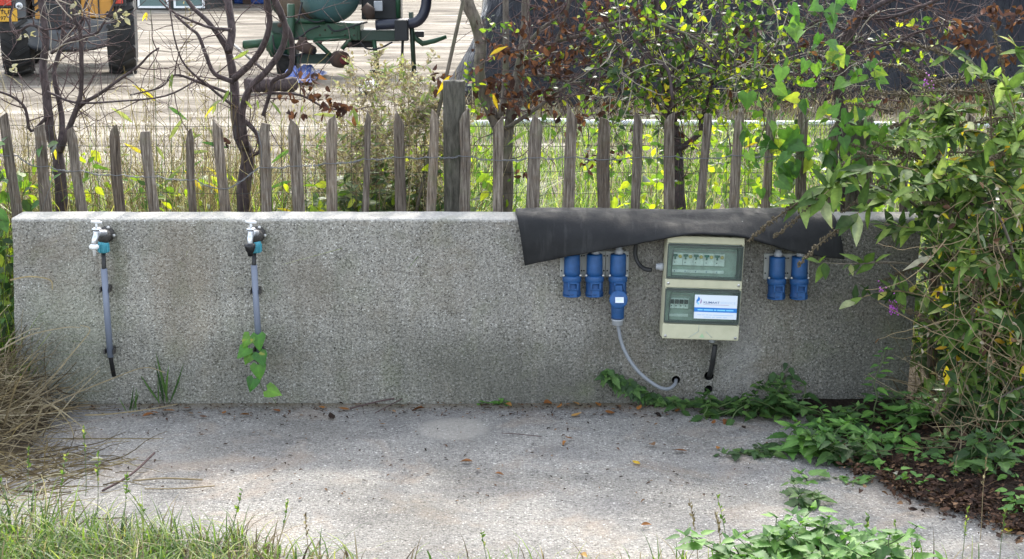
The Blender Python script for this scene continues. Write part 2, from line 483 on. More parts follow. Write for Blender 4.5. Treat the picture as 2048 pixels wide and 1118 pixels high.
M['dark_plastic'] = plain('dark_grey_plastic', (0.032, 0.029, 0.026), 0.55, 0, 0.4, 40, (0.07, 0.065, 0.055))
M['black_plastic'] = plain('black_plastic', (0.006, 0.006, 0.007), 0.45, 0, 0.4, 40, (0.03, 0.03, 0.028))
M['teal_plastic'] = plain('turquoise_plastic', (0.05, 0.30, 0.38), 0.4, 0, 0.4)
M['grey_pipe'] = plain('grey_blue_conduit', (0.145, 0.168, 0.22), 0.45, 0, 0.35, 30, (0.20, 0.20, 0.19))
M['chrome'] = plain('worn_chrome', (0.60, 0.62, 0.65), 0.28, 0.85, 0.3)
M['blue_plastic'] = plain('signal_blue_plastic', (0.005, 0.068, 0.215), 0.5, 0, 0.5, 35, (0.02, 0.04, 0.08))
M['blue_plastic_dark'] = plain('shadow_blue_plastic', (0.004, 0.048, 0.155), 0.55, 0, 0.5, 35, (0.02, 0.04, 0.09))
M['cream'] = plain('cream_enclosure', (0.46, 0.45, 0.315), 0.5, 0, 0.45, 26, (0.30, 0.30, 0.20))
M['plate'] = plain('pale_grey_plate', (0.36, 0.37, 0.345), 0.5, 0, 0.5, 30, (0.22, 0.22, 0.18))
M['light_grey'] = plain('light_grey_plastic', (0.34, 0.36, 0.38), 0.45, 0, 0.35)
M['cable_grey'] = plain('grey_cable', (0.20, 0.215, 0.235), 0.55, 0, 0.35, 30)
M['cable_black'] = plain('black_cable', (0.014, 0.0145, 0.015), 0.6, 0, 0.4)
M['glass'] = mat_glass('smoked_lid', (0.86, 0.92, 0.89), 0.93)
M['lid_rim'] = plain('smoked_rim', (0.045, 0.06, 0.055), 0.3, 0, 0.3)
M['inner'] = plain('inner_panel', (0.40, 0.46, 0.41), 0.6, 0, 0.3)
M['breaker'] = plain('breaker_white', (0.78, 0.80, 0.78), 0.5, 0, 0.15)
M['green_switch'] = plain('green_switch', (0.02, 0.12, 0.09), 0.4, 0, 0.1)
M['yellow_button'] = plain('test_button', (0.62, 0.45, 0.12), 0.5, 0, 0.1)
M['sticker'] = plain('sticker_white', (0.62, 0.68, 0.74), 0.4, 0, 0.05, 20)
M['ink_blue'] = plain('ink_blue', (0.01, 0.17, 0.52), 0.4, 0, 0.0)
M['ink_dark'] = plain('ink_dark_blue', (0.05, 0.11, 0.26), 0.4, 0, 0.0)
M['ink_pale'] = plain('ink_pale_blue', (0.42, 0.55, 0.72), 0.4, 0, 0.0)
M['ink_cyan'] = plain('ink_cyan', (0.20, 0.58, 0.85), 0.4, 0, 0.0)
M['ink_mauve'] = plain('ink_mauve', (0.33, 0.25, 0.42), 0.4, 0, 0.0)
M['screw'] = plain('zinc_screw', (0.50, 0.50, 0.48), 0.35, 0.8, 0.3)
M['hole'] = plain('hole_shade_and_print', (0.012, 0.012, 0.012), 0.9, 0, 0.2)  # near-black: painted shade inside holes and recesses, plain black for lettering
M['yellow'] = plain('machine_yellow', (0.44, 0.20, 0.016), 0.42, 0, 0.35, 12, (0.25, 0.14, 0.05))
M['machine_grey'] = plain('counterweight_grey', (0.034, 0.039, 0.046), 0.42, 0, 0.5, 9, (0.16, 0.155, 0.14))
M['machine_dark'] = plain('machine_black', (0.008, 0.010, 0.012), 0.6, 0, 0.5, 10, (0.03, 0.028, 0.026))
M['tyre'] = plain('dusty_tyre', (0.011, 0.011, 0.011), 0.85, 0, 0.8, 8, (0.055, 0.05, 0.043))
M['plate_yellow'] = plain('number_plate', (0.55, 0.30, 0.015), 0.4, 0, 0.15, 15)
M['red_lens'] = plain('red_lens', (0.42, 0.03, 0.015), 0.2, 0, 0.15)
M['win_glass'] = plain('greenish_window', (0.10, 0.16, 0.155), 0.12, 0, 0.3, 4)
M['navy'] = plain('navy_drum', (0.014, 0.018, 0.034), 0.4, 0, 0.4, 12)
M['green_paint'] = plain('worn_green_paint', (0.014, 0.066, 0.030), 0.5, 0, 0.75, 9, (0.03, 0.034, 0.02))
M['green_dark'] = plain('dark_green_paint', (0.009, 0.032, 0.019), 0.5, 0, 0.5, 11, (0.04, 0.04, 0.03))
M['tank_teal'] = plain('teal_tank', (0.045, 0.105, 0.105), 0.42, 0, 0.35, 6, (0.10, 0.12, 0.10))
M['tank_brown'] = plain('rusty_tank', (0.075, 0.065, 0.048), 0.6, 0, 0.6, 8, (0.14, 0.07, 0.03))
M['rust'] = plain('rusty_iron', (0.05, 0.034, 0.026), 0.85, 0.1, 0.6, 18, (0.09, 0.045, 0.025))
M['red_hub'] = plain('faded_red_hub', (0.12, 0.014, 0.018), 0.6, 0, 0.4)
M['blue_sheet'] = plain('blue_tarpaulin', (0.010, 0.06, 0.27), 0.5, 0, 0.3, 10)
M['white_sheet'] = plain('white_film', (0.60, 0.62, 0.64), 0.45, 0, 0.25, 6)
M['shed'] = plain('shed_cladding', (0.02, 0.023, 0.021), 0.7, 0, 0.4, 3)
def mat_soil():
    n = NT('dark_humus'); c = n.co(); b = n.noise(60, c, 5, 0.7)
    col = n.ramp(b, [(0.3, (0.008, 0.006, 0.004)), (0.55, (0.026, 0.018, 0.012)), (0.78, (0.06, 0.045, 0.03))])
    return n.fin(col, 0.95, n.bump(b, 1.0, 0.02), spec=0.15)
M['soil'] = mat_soil()
M['purple'] = plain('purple_flower', (0.46, 0.10, 0.50), 0.6, 0, 0.2)
M['seed'] = plain('brown_seed', (0.085, 0.066, 0.036), 0.9, 0, 0.5)

G1 = [(0.0, (0.04, 0.09, 0.018)), (0.5, (0.075, 0.15, 0.03)), (1.0, (0.13, 0.21, 0.04))]
M['leaf_heart'] = mat_leaf('bindweed_leaf', [(0, (0.03, 0.085, 0.018)), (0.5, (0.058, 0.135, 0.024)), (0.85, (0.10, 0.19, 0.03)), (1, (0.24, 0.28, 0.035))], 0.40)
M['leaf_tap'] = mat_leaf('young_bindweed_leaf', [(0, (0.025, 0.10, 0.012)), (0.6, (0.05, 0.15, 0.018)), (1, (0.09, 0.19, 0.02))], 0.30, spot=(0.30, 0.30, 0.05))
M['leaf_rose'] = mat_leaf('bramble_leaf', [(0, (0.025, 0.055, 0.014)), (0.4, (0.055, 0.105, 0.018)), (0.72, (0.15, 0.22, 0.02)), (1, (0.32, 0.34, 0.02))], 0.5)
M['leaf_dark'] = mat_leaf('dark_twining_leaf', [(0, (0.014, 0.032, 0.012)), (0.6, (0.03, 0.06, 0.018)), (1, (0.065, 0.105, 0.025))], 0.33)
M['leaf_brown'] = mat_leaf('dead_red_leaf', [(0, (0.024, 0.012, 0.010)), (0.5, (0.055, 0.026, 0.020)), (0.85, (0.10, 0.044, 0.028)), (1, (0.17, 0.075, 0.04))], 0.22, 0.7, None, 0.15, 0.2, 1.2)
M['leaf_budd'] = mat_leaf('buddleia_leaf', [(0, (0.018, 0.036, 0.012)), (0.3, (0.042, 0.078, 0.02)), (0.6, (0.08, 0.135, 0.028)), (0.85, (0.14, 0.20, 0.05)), (0.93, (0.20, 0.235, 0.15)), (1, (0.25, 0.25, 0.035))], 0.35, 0.7, None, 0.15)
M['leaf_nettle'] = mat_leaf('nettle_leaf', [(0, (0.014, 0.036, 0.010)), (0.5, (0.030, 0.070, 0.016)), (1, (0.065, 0.125, 0.028))], 0.30, 0.6)
M['leaf_nettle_light'] = mat_leaf('young_nettle_leaf', [(0, (0.03, 0.085, 0.018)), (0.5, (0.06, 0.145, 0.026)), (1, (0.10, 0.20, 0.035))], 0.34, 0.6)
M['leaf_yellow'] = mat_leaf('yellowed_leaf', [(0, (0.30, 0.18, 0.012)), (0.5, (0.40, 0.30, 0.018)), (1, (0.44, 0.38, 0.03))], 0.4, 0.6)
M['leaf_weed'] = mat_leaf('weed_leaf', [(0, (0.020, 0.038, 0.014)), (0.5, (0.045, 0.075, 0.024)), (1, (0.09, 0.125, 0.04))], 0.35, 0.6)
M['leaf_willow'] = mat_leaf('willowherb_leaf', [(0, (0.06, 0.09, 0.03)), (0.5, (0.11, 0.145, 0.045)), (1, (0.21, 0.235, 0.075))], 0.38, 0.6)
M['fluff'] = mat_leaf('seed_fluff', [(0, (0.12, 0.095, 0.07)), (0.5, (0.22, 0.185, 0.145)), (1, (0.36, 0.32, 0.26))], 0.35, 0.9, None, 0.1, 0.0, 1.0)
M['grass'] = mat_leaf('grass_blade', [(0, (0.022, 0.052, 0.012)), (0.45, (0.06, 0.115, 0.02)), (0.8, (0.14, 0.20, 0.035)), (1, (0.27, 0.26, 0.10))], 0.45, 0.5, None, 0.3, 0.0)
M['grass_lit'] = mat_leaf('lush_grass_blade', [(0, (0.018, 0.042, 0.010)), (0.4, (0.055, 0.105, 0.018)), (0.75, (0.14, 0.205, 0.03)), (0.92, (0.24, 0.29, 0.05)), (1, (0.30, 0.28, 0.10))], 0.47, 0.5, None, 0.3, 0.0)
M['grass_dry'] = mat_leaf('dry_grass_blade', [(0, (0.042, 0.030, 0.019)), (0.4, (0.10, 0.077, 0.047)), (0.8, (0.20, 0.163, 0.105)), (1, (0.34, 0.295, 0.21))], 0.3, 0.8, None, 0.15, 0.0, 1.1)
M['litter'] = mat_leaf('leaf_litter', [(0, (0.012, 0.008, 0.006)), (0.4, (0.03, 0.017, 0.012)), (0.8, (0.07, 0.038, 0.024)), (1, (0.15, 0.09, 0.05))], 0.12, 0.85, None, 0.15, 0.2, 1.0)
M['leaf_fallen'] = mat_leaf('fallen_leaf', [(0, (0.11, 0.042, 0.016)), (0.5, (0.20, 0.085, 0.022)), (1, (0.28, 0.16, 0.05))], 0.2, 0.7, None, 0.2, 0.3, 1.0)
M['leaf_pale'] = mat_leaf('pale_dry_leaf', [(0, (0.22, 0.20, 0.14)), (0.5, (0.28, 0.26, 0.19)), (1, (0.34, 0.32, 0.25))], 0.3, 0.7, None, 0.2, 0.25, 1.0)

# ---------------------------------------------------------------- leaf shapes and plants
def leaf_tmpl(kind, rng):
    """leaf of length 1 along +Y, upper side +Z: (verts, faces, uvs)"""
    fold = rng.uniform(0.10, 0.35); droop = rng.uniform(0.05, 0.45); curl = rng.uniform(-0.12, 0.12)
    if kind == 'heart':
        cs = [0.0, 0.25, 0.55, 0.82]
        es = [(0.24, -0.20), (0.44, 0.0), (0.43, 0.25), (0.29, 0.55), (0.12, 0.82)]
    elif kind == 'lance':
        cs = [0.0, 0.14, 0.34, 0.56, 0.80]
        es = [(0.012, 0.0), (0.075, 0.14), (0.125, 0.34), (0.11, 0.56), (0.055, 0.80)]
    elif kind == 'nettle':
        cs = [0.0, 0.10, 0.16, 0.24, 0.30, 0.39, 0.45, 0.54, 0.60, 0.70, 0.76, 0.88]
        es = [(0.04, -0.02), (0.23, 0.05), (0.20, 0.13), (0.29, 0.18), (0.225, 0.27), (0.285, 0.33), (0.20, 0.42), (0.24, 0.48), (0.155, 0.57), (0.175, 0.64), (0.09, 0.75), (0.08, 0.84)]
    elif kind == 'dead':
        cs = [0.0, 0.2, 0.5, 0.8]
        es = [(0.02, 0.0), (0.20, 0.2), (0.26, 0.5), (0.13, 0.8)]
        fold = rng.uniform(0.4, 1.0); droop = rng.uniform(-0.4, 0.9); curl = rng.uniform(-0.5, 0.5)
    elif kind == 'flat':
        cs = [0.0, 0.2, 0.5, 0.8]
        es = [(0.02, 0.0), (0.20, 0.2), (0.27, 0.5), (0.15, 0.8)]
        fold = rng.uniform(-0.1, 0.35); droop = rng.uniform(-0.35, 0.1); curl = rng.uniform(-0.3, 0.3)
    else:  # ovate
        cs = [0.0, 0.15, 0.4, 0.7]
        es = [(0.02, 0.0), (0.20, 0.15), (0.29, 0.4), (0.19, 0.7)]
    def P(x, y):
        z = abs(x) * fold - droop * max(y, 0) ** 2 * 0.6 + curl * x * y * 2
        return (x, y * (1 - 0.12 * abs(droop)), z)
    V = []; UV = []
    def ad(x, y):
        V.append(P(x, y)); UV.append((0.5 + x, max(0, min(1, y)))); return len(V) - 1
    c = [ad(0, y) for y in cs]; tip = ad(0, 1)
    F = []
    for sg in (-1, 1):
        e = [ad(sg * (x * rng.uniform(0.9, 1.1)), y) for x, y in es]
        if kind == 'heart':
            fs = [(c[0], e[0], e[1])] + [(c[i], e[i + 1], e[i + 2], c[i + 1]) for i in range(3)] + [(c[3], e[4], tip)]
        else:
            fs = [(c[i], e[i], e[i + 1], c[i + 1]) for i in range(len(c) - 1)] + [(c[-1], e[-1], tip)]
        for f in fs:
            F.append(tuple(reversed(f)) if sg > 0 else f)
    F = [tuple(reversed(f)) for f in F]
    return (np.array(V), F, UV)
_lr = random.Random(3)
TM = {k: [leaf_tmpl(k, _lr) for _ in range(6)] for k in ('heart', 'lance', 'nettle', 'dead', 'flat', 'ovate')}

class Soup:
    def __init__(s):
        s.V = []; s.F = []; s.U = []; s.R = []; s.n = 0
    def tmpl(s, t, M4, rnd):
        v, f, uv = t
        A = np.array(M4)
        w = v @ A[:3, :3].T + A[:3, 3]
        s.V.append(w); s.R += [rnd] * len(v)
        for q in f:
            s.F.append(tuple(i + s.n for i in q)); s.U += [uv[i] for i in q]
        s.n += len(v)
    def blade(s, base, hgt, lean, az, w, rnd, seg=4, droop=0.3, face=None):
        """grass blade: tapered ribbon that bends over"""
        b = np.array(base, float)
        d = np.array((math.cos(az), math.sin(az), 0.0))
        fa = az + math.pi / 2 if face is None else face
        sd = np.array((math.cos(fa), math.sin(fa), 0.0))
        v = []
        for i in range(seg + 1):
            t = i / seg
            p = b + d * hgt * (lean * t + droop * t * t * t) + np.array((0, 0, hgt * (t - droop * 0.5 * t ** 3)))
            ww = w * (1 - t) ** 0.7 * 0.5 if i < seg else 0.0002
            v.append(p - sd * ww); v.append(p + sd * ww)
        s.V.append(np.array(v)); s.R += [rnd] * len(v)
        for i in range(seg):
            s.F.append((s.n + 2 * i, s.n + 2 * i + 1, s.n + 2 * i + 3, s.n + 2 * i + 2))
            s.U += [(0.2, i / seg), (0.8, i / seg), (0.8, (i + 1) / seg), (0.2, (i + 1) / seg)]
        s.n += len(v)
    def ribbon(s, pts, w, rnd, side=None):
        """flat stalk through points"""
        v = []
        P = [np.array(p, float) for p in pts]
        for i, p in enumerate(P):
            t = P[min(i + 1, len(P) - 1)] - P[max(i - 1, 0)]
            t /= (np.linalg.norm(t) + 1e-9)
            sd = np.cross(t, np.array((0.1, -1.0, 0.35)) if side is None else side)
            sd /= (np.linalg.norm(sd) + 1e-9)
            ww = w * 0.5 * (1 - 0.6 * i / (len(P) - 1))
            v.append(p - sd * ww); v.append(p + sd * ww)
        s.V.append(np.array(v)); s.R += [rnd] * len(v)
        for i in range(len(P) - 1):
            s.F.append((s.n + 2 * i, s.n + 2 * i + 1, s.n + 2 * i + 3, s.n + 2 * i + 2))
            s.U += [(0.2, 0), (0.8, 0), (0.8, 1), (0.2, 1)]
        s.n += len(v)
    def mesh(s, name, off=(0, 0, 0)):
        me = bpy.data.meshes.new(name)
        V = np.concatenate(s.V) - np.array(off)
        me.from_pydata(V.tolist(), [], s.F)
        a = me.attributes.new('rnd', 'FLOAT', 'POINT'); a.data.foreach_set('value', s.R)
        uv = me.uv_layers.new(name='UVMap'); uv.data.foreach_set('uv', np.array(s.U, dtype=np.float32).ravel())
        me.polygons.foreach_set('use_smooth', [True] * len(s.F))
        me.update()
        return me
    def build(s, name, mat, parent=None, loc=None):
        off = worldloc(parent)
        if parent is None and loc is not None: off = Vector(loc)
        return link(name, s.mesh(name, off), mat, parent, None if parent or loc is None else Vector(loc))

_lm = {}
def leaf_mesh(kind, k, mat):
    key = (kind, k, mat)
    if key not in _lm:
        s = Soup(); s.tmpl(TM[kind][k], np.eye(4), 0.0)
        me = s.mesh(kind + '_leaf'); me.materials.append(M[mat]); _lm[key] = me
    return _lm[key]
def frame(pos, d, nrm, size, wscale=1.0):
    y = Vector(d).normalized(); n = Vector(nrm)
    x = y.cross(n)
    if x.length < 1e-4: x = y.orthogonal()
    x.normalize(); z = x.cross(y)
    m = Matrix((x * size * wscale, y * size, z * size)).transposed().to_4x4()
    m.translation = Vector(pos)
    return m

class Plant:
    def __init__(s, name, label, cat, loc, group=None, stem='twig', seed=1):
        s.root = thing(name, label, cat, loc, group); s.loc = Vector(loc)
        s.stems = {}; s.tubes = {}; s.leaves = []; s.r = random.Random(seed); s.stem_m = stem
    def mb(s, mat, name='stem'):
        return s.stems.setdefault((name, mat), MB())
    def stem(s, pts, r0, r1, mat=None, name='stem', n=5):
        k = len(pts)
        m = MB(); s.tubes.setdefault((name, mat or s.stem_m), []).append(m)
        m.tube(pts, [r0 + (r1 - r0) * i / max(1, k - 1) for i in range(k)], n, False)
    def leaf(s, kind, mat, pos, d, nrm, size, ws=1.0):
        s.leaves.append((kind, mat, s.r.randrange(6), frame(pos, d, nrm, size, ws), size, Vector(pos)))
    def finish(s, limit=300, minpx=11, leafname='leaf'):
        for (name, mat), lst in s.tubes.items():
            if name != 'twigs' and len(lst) <= 10:
                for m in lst: m.build(name, M[mat], s.root)          # few enough to be stems of their own
            else:
                j = MB()
                for m in lst:
                    j.add(m.v, m.f, 0, True)
                j.build(name, M[mat], s.root)['kind'] = 'stuff'
        for (name, mat), mb in s.stems.items():
            so = mb.build(name, M[mat], s.root)
            if name in ('twigs', 'seed_head'): so['kind'] = 'stuff'
        def score(l):
            x, y = px_of(l[5])
            vis = -20 < x < 2068 and -20 < y < 1138
            return (l[4] / mpp(l[5])) if vis else 0.0
        sc = sorted(s.leaves, key=score, reverse=True)
        soups = {}
        for i, l in enumerate(sc):
            kind, mat, k, m, size, pos = l
            if i < limit and score(l) >= minpx:
                o = bpy.data.objects.new(leafname, leaf_mesh(kind, k, mat))
                COL.objects.link(o); o.parent = s.root
                mm = m.copy(); mm.translation = m.translation - s.loc
                o.matrix_local = mm
            else:
                soups.setdefault(mat, Soup()).tmpl(TM[kind][k], m, s.r.random())
        for mat, sp in soups.items():
            o = sp.build('foliage', M[mat], s.root); o['kind'] = 'stuff'
        return s.root

def limb(px_list, y, dy=0.0, rng=None, sub=4, rscale=1.0):
    """polyline measured in the photo (x, y, radius px) laid out at depth y; returns pts, radii"""
    q = smoothpath(px_list, sub)
    n = len(q); pts = []; rs = []
    w = 0.0
    for i, (a, b, r) in enumerate(q):
        if rng: w = w * 0.85 + rng.uniform(-1, 1) * 0.008
        p = atY(a, b, y + dy * i / n + w)
        pts.append(p); rs.append(max(0.0008, r * mpp(p) * rscale * 0.5))
    return pts, rs
def wander(p, d, L, rng, n=7, bend=0.35, grav=0.0):
    p = Vector(p); d = Vector(d).normalized(); out = [p.copy()]
    for i in range(n):
        d = (d + Vector((rng.uniform(-1, 1), rng.uniform(-1, 1), rng.uniform(-1, 1) - grav)) * bend).normalized()
        p = p + d * (L / n); out.append(p.copy())
    return out
def rdir(rng, up=0.0):
    v = Vector((rng.gauss(0, 1), rng.gauss(0, 1), rng.gauss(0, 1) + up))
    return v.normalized() if v.length > 1e-6 else Vector((0, 0, 1))

# ================================================================ SETTING
# ground: one sheet to the horizon, finer and rutted in the yard
def build_ground():
    xs = sorted(set([-600, -250, -100, -50, -30] + [round(-20 + i * 0.5, 3) for i in range(81)] + [30, 50, 100, 250, 600]))
    ys = sorted(set([-300, -80, -30, -12] + [round(-8 + i * 0.4, 3) for i in range(121)] + [45, 55, 70, 100, 180, 400, 900]))
    V = []; F = []
    for y in ys:
        for x in xs:
            z = -0.05
            if 4.0 < y < 60:
                k = min(1, (y - 4) / 3)
                z += k * (0.05 * noise.noise((x * 0.25, y * 0.9, 0)) + 0.03 * noise.noise((x * 0.6, y * 2.1, 4)) + 0.045)
            elif y < 4:
                z += 0.015 * noise.noise((x * 1.3, y * 1.3, 2))
            V.append((x, y, z))
    nx = len(xs)
    for j in range(len(ys) - 1):
        for i in range(nx - 1):
            a = j * nx + i
            F.append((a, a + 1, a + nx + 1, a + nx))
    mb = MB(); mb.add(V, F, 0, True)
    tag(mb.build('ground', M['ground']), kind='structure')
build_ground()

# concrete apron in front of the wall
def build_apron():
    x0, x1, y0, y1 = -1.78, 3.2, -2.05, -0.004
    nx, ny = 60, 26
    V = []; F = []
    rr = random.Random(5)
    for j in range(ny + 1):
        for i in range(nx + 1):
            x = x0 + (x1 - x0) * i / nx; y = y0 + (y1 - y0) * j / ny
            if j == 0: y += rr.uniform(-0.03, 0.03)
            if i == 0: x += rr.uniform(-0.03, 0.03)
            V.append((x, y, 0.004 * noise.noise((x * 1.5, y * 1.5, 0)) - 0.002))
    for j in range(ny):
        for i in range(nx):
            a = j * (nx + 1) + i
            F.append((a, a + 1, a + nx + 2, a + nx + 1))
    mb = MB(); mb.add(V, F, 0, True)
    b = len(mb.v); 
    edge = [j * (nx + 1) for j in range(ny, -1, -1)] + list(range(1, nx + 1)) + [j * (nx + 1) + nx for j in range(1, ny + 1)]
    lo = [(mb.v[e][0], mb.v[e][1], -0.12) for e in edge]
    n = len(edge); mb.v += lo
    for k in range(n - 1):
        mb.f.append((edge[k], b + k, b + k + 1, edge[k + 1])); mb.m.append(0); mb.sm.append(False)
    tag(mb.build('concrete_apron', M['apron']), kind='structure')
build_apron()

# ================================================================ CONCRETE WALL
WT = 0.175                                   # wall thickness
WTOP = 0.75
HOLES = [(1352, 760, 9), (1418, 752, 10), (1417, 779, 9)]
def build_wall():
    xl = atY(22, 437, 0).x; xlb = atY(34, 805, 0).x
    xr = atY(1846, 437, 0).x; xrb = atY(1813, 805, 0).x
    nx, nz, ny = 70, 16, 4
    rr = random.Random(9)
    mb = MB()
    def P(u, z, y):
        k = 1 - z / WTOP
        x = (xl + (xlb - xl) * k) * (1 - u) + (xr + (xrb - xr) * k) * u
        return Vector((x, y, z))
    ch = 0.012
    prof = [(-0.02, 0.0)] + [(z, 0.0) for z in np.linspace(0.03, WTOP - ch, 12)] + [(WTOP - ch * 0.3, ch * 0.3), (WTOP, ch)] + [(WTOP, WT * 0.5), (WTOP, WT - ch), (WTOP - ch, WT), (-0.05, WT)]
    V = []
    for (z, y) in prof:
        for i in range(nx + 1):
            u = i / nx
            p = P(u, z, y)
            j = 0.0022
            p += Vector((0, noise.noise((p.x * 6, p.z * 6, y)) * j, noise.noise((p.x * 9, p.z * 5, y + 3)) * j * (1.2 if z > 0.7 else 0.2)))
            if z > 0.72 and y < 0.02: p += Vector((0, abs(noise.noise((p.x * 22, 1, 1))) * 0.006, -abs(noise.noise((p.x * 17, 5, 1))) * 0.006))
            if i in (0, nx): p.x += (1 if i == 0 else -1) * abs(noise.noise((p.z * 14, i, 2))) * 0.012
            V.append(p)
    F = []; w = nx + 1
    for j in range(len(prof) - 1):
        for i in range(nx):
            a = j * w + i
            F.append((a, a + 1, a + w + 1, a + w))
    F.append(tuple(j * w for j in range(len(prof))))
    F.append(tuple(j * w + nx for j in reversed(range(len(prof)))))
    b = len(prof) - 1
    F.append(tuple([b * w + i for i in range(nx + 1)] + [i for i in reversed(range(nx + 1))]))
    mb.add(V, F)
    root = thing('concrete_wall', 'low grey exposed-aggregate concrete wall carrying the taps and electrical box', 'wall', (0, 0, 0))
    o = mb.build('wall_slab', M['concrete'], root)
    # bored cable holes
    cut = MB()
    for (a, c, r) in HOLES:
        p = atY(a, c, 0.0)
        cut.tube([p + Vector((0, -0.05, 0)), p + Vector((0, 0.10, 0))], r * 0.00195, 14)
    cme = cut.mesh('hole_cutter')
    co = bpy.data.objects.new('hole_cutter', cme)
    COL.objects.link(co)
    bm = o.modifiers.new('holes', 'BOOLEAN'); bm.object = co; bm.operation = 'DIFFERENCE'; bm.solver = 'EXACT'
    dg = bpy.context.evaluated_depsgraph_get()
    me = bpy.data.meshes.new_from_object(o.evaluated_get(dg))
    o.modifiers.clear(); o.data = me
    bpy.data.objects.remove(co)
    lin = MB()
    for (a, c, r) in HOLES:
        p = atY(a, c, 0.0)
        rr_ = r * 0.00195 - 0.0006
        n = 14
        vs = []
        for yy in (0.004, 0.097):
            for k in range(n):
                an = 2 * math.pi * k / n
                vs.append((p.x + math.cos(an) * rr_, yy, p.z + math.sin(an) * rr_))
        fs = [(k, (k + 1) % n, n + (k + 1) % n, n + k) for k in range(n)] + [tuple(n + k for k in range(n))]
        m2 = MB().add(vs, fs, 0, True); m2.build('cable_hole', M['hole'], root)
build_wall()

# ================================================================ PALING FENCE
FY = 0.36
PK = [(8, 230, 35, 24), (78, 252, 92, 24), (140, 258, 162, 22), (228, 254, 240, 22), (290, 262, 310, 24), (378, 262, 384, 16),
      (435, 247, 450, 22), (527, 248, 533, 22), (588, 243, 600, 24), (664, 234, 665, 23), (737, 230, 731, 13), (798, 228, 801, 23),
      (871, 222, 861, 20), (930, 222, 931, 23), (998, 237, 996, 23), (1072, 235, 1066, 26), (1145, 220, 1138, 23), (1208, 236, 1206, 26),
      (1276, 228, 1271, 20), (1340, 227, 1337, 22), (1417, 228, 1402, 18), (1479, 224, 1468, 20), (1543, 224, 1531, 20), (1607, 222, 1601, 22),
      (1666, 248, 1664, 20), (1738, 235, 1736, 19), (1806, 228, 1806, 18), (1876, 236, 1872, 22), (1946, 230, 1944, 20), (2014, 232, 2010, 21), (2080, 230, 2078, 21)]
WY = [310, 333, 342, 350, 352, 360, 376, 335, 331, 326, 318, 314, 314, 312, 320, 316, 314, 318, 314, 313, 316, 311, 313, 312, 314, 316, 316, 318, 316, 316, 316]
def build_fence():
    root = thing('paling_fence', 'weathered grey split-chestnut paling fence strung on wire behind the wall', 'fence', (0, FY, 0))
    rr = random.Random(21)
    wires = []
    right = [(2148 + 68 * q, 230 + (q * 7) % 13, 2146 + 68 * q, 21) for q in range(9)]
    left = [(-62 - 70 * q, 238 + (q * 5) % 14, -50 - 70 * q, 22) for q in range(6)][::-1]
    allp = left + PK + right; wys = [312] * 6 + WY + [316] * 9
    for i, (tx, ty, bx, w) in enumerate(allp):
        top = atY(tx, ty, FY); bot418 = atY(bx, 418, FY)
        d = (bot418 - top).normalized()
        L = (top.z + 0.04) / -d.z
        bot = top + d * L
        hw = w * mpp(top) * 0.5; th = rr.uniform(0.009, 0.014)
        n = 9; V = []; F = []
        lean = rr.uniform(-0.02, 0.02)
        tw = rr.uniform(-0.25, 0.25)
        cutx = rr.uniform(-0.022, 0.022)
        for k in range(n):
            t = k / (n - 2) * 0.965 if k < n - 1 else 1.0
            c = bot.lerp(top, t) + Vector((rr.uniform(-1, 1) * 0.0035, lean * t, 0))
            s = hw * (1.08 - 0.10 * t) * rr.uniform(0.93, 1.07)
            bul = rr.uniform(0.7, 1.15)
            if k == n - 1: s *= rr.uniform(0.45, 0.9)
            ax = Vector((math.cos(tw), math.sin(tw), 0)); ay = Vector((-math.sin(tw), math.cos(tw), 0))
            dz = cutx if k == n - 1 else 0.0
            if k == n - 1: c = c + Vector((rr.uniform(-0.3, 0.3) * hw, 0, 0))
            for (a, b) in ((-1, -0.35), (-0.35, -1 * bul), (0.45, -0.9 * bul), (1, -0.25), (0.8, 0.9), (-0.85, 0.9)):
                V.append(c + ax * (a * s) + ay * (b * th) + Vector((0, 0, dz * a)))
        m = 6
        for k in range(n - 1):
            for q in range(m):
                q2 = (q + 1) % m
                F.append((k * m + q, k * m + q2, (k + 1) * m + q2, (k + 1) * m + q))
        F.append(tuple((n - 1) * m + q for q in range(m))); F.append(tuple(reversed(range(m))))
        mb = MB(); mb.add(V, F)
        mb.build('picket', M['picket'], root, 0.0015, 1)
        wp = atY((tx * (418 - wys[i]) + bx * (wys[i] - ty)) / (418 - ty), wys[i], FY)
        wires.append((wp, hw, th, lean))
    # two strands twisted between the pickets, passing in front of and behind each one
    for drop in (0.0, 0.42):
        for st in (0, 1):
            pts = []
            for i, (p, hw, th, lean) in enumerate(wires):
                p = p - Vector((0, 0, drop))
                yy = (-1 if st == 0 else 1) * (th + 0.0035) + lean * 0.7
                pts += [p + Vector((-hw - 0.003, yy * 0.6, rr.uniform(-0.003, 0.003))), p + Vector((0, yy - (0.002 if st == 0 else 0), 0)), p + Vector((hw + 0.003, yy * 0.6, rr.uniform(-0.003, 0.003)))]
                if i < len(wires) - 1:
                    q = wires[i + 1][0] - Vector((0, 0, drop))
                    for k in range(1, 12):
                        t = k / 12
                        an = 2 * math.pi * 2.5 * t + st * math.pi + (math.pi if st == 0 else 0) * 0
                        sag = -0.006 * math.sin(math.pi * t) + 0.004 * noise.noise((p.x * 9 + t * 3, 0, 0))
                        a = p + Vector((hw + 0.003, 0, 0)); b = q - Vector((wires[i + 1][1] + 0.003, 0, 0))
                        pts.append(a.lerp(b, t) + Vector((0, math.cos(an) * 0.0028, math.sin(an) * 0.0028 + sag)))
            MB().tube(pts, 0.0017, 5).build('wire', M['wire'], root)
    # wire tails sticking up
    for (a, b, c, d) in ((107, 335, 84, 418), (262, 300, 258, 345), (515, 260, 523, 330)):
        MB().tube([atY(a, b, FY - 0.02), atY((a + c) / 2 + 4, (b + d) / 2, FY - 0.03), atY(c, d, FY - 0.02)], 0.0013, 5).build('wire_tail', M['wire'], root)
build_fence()

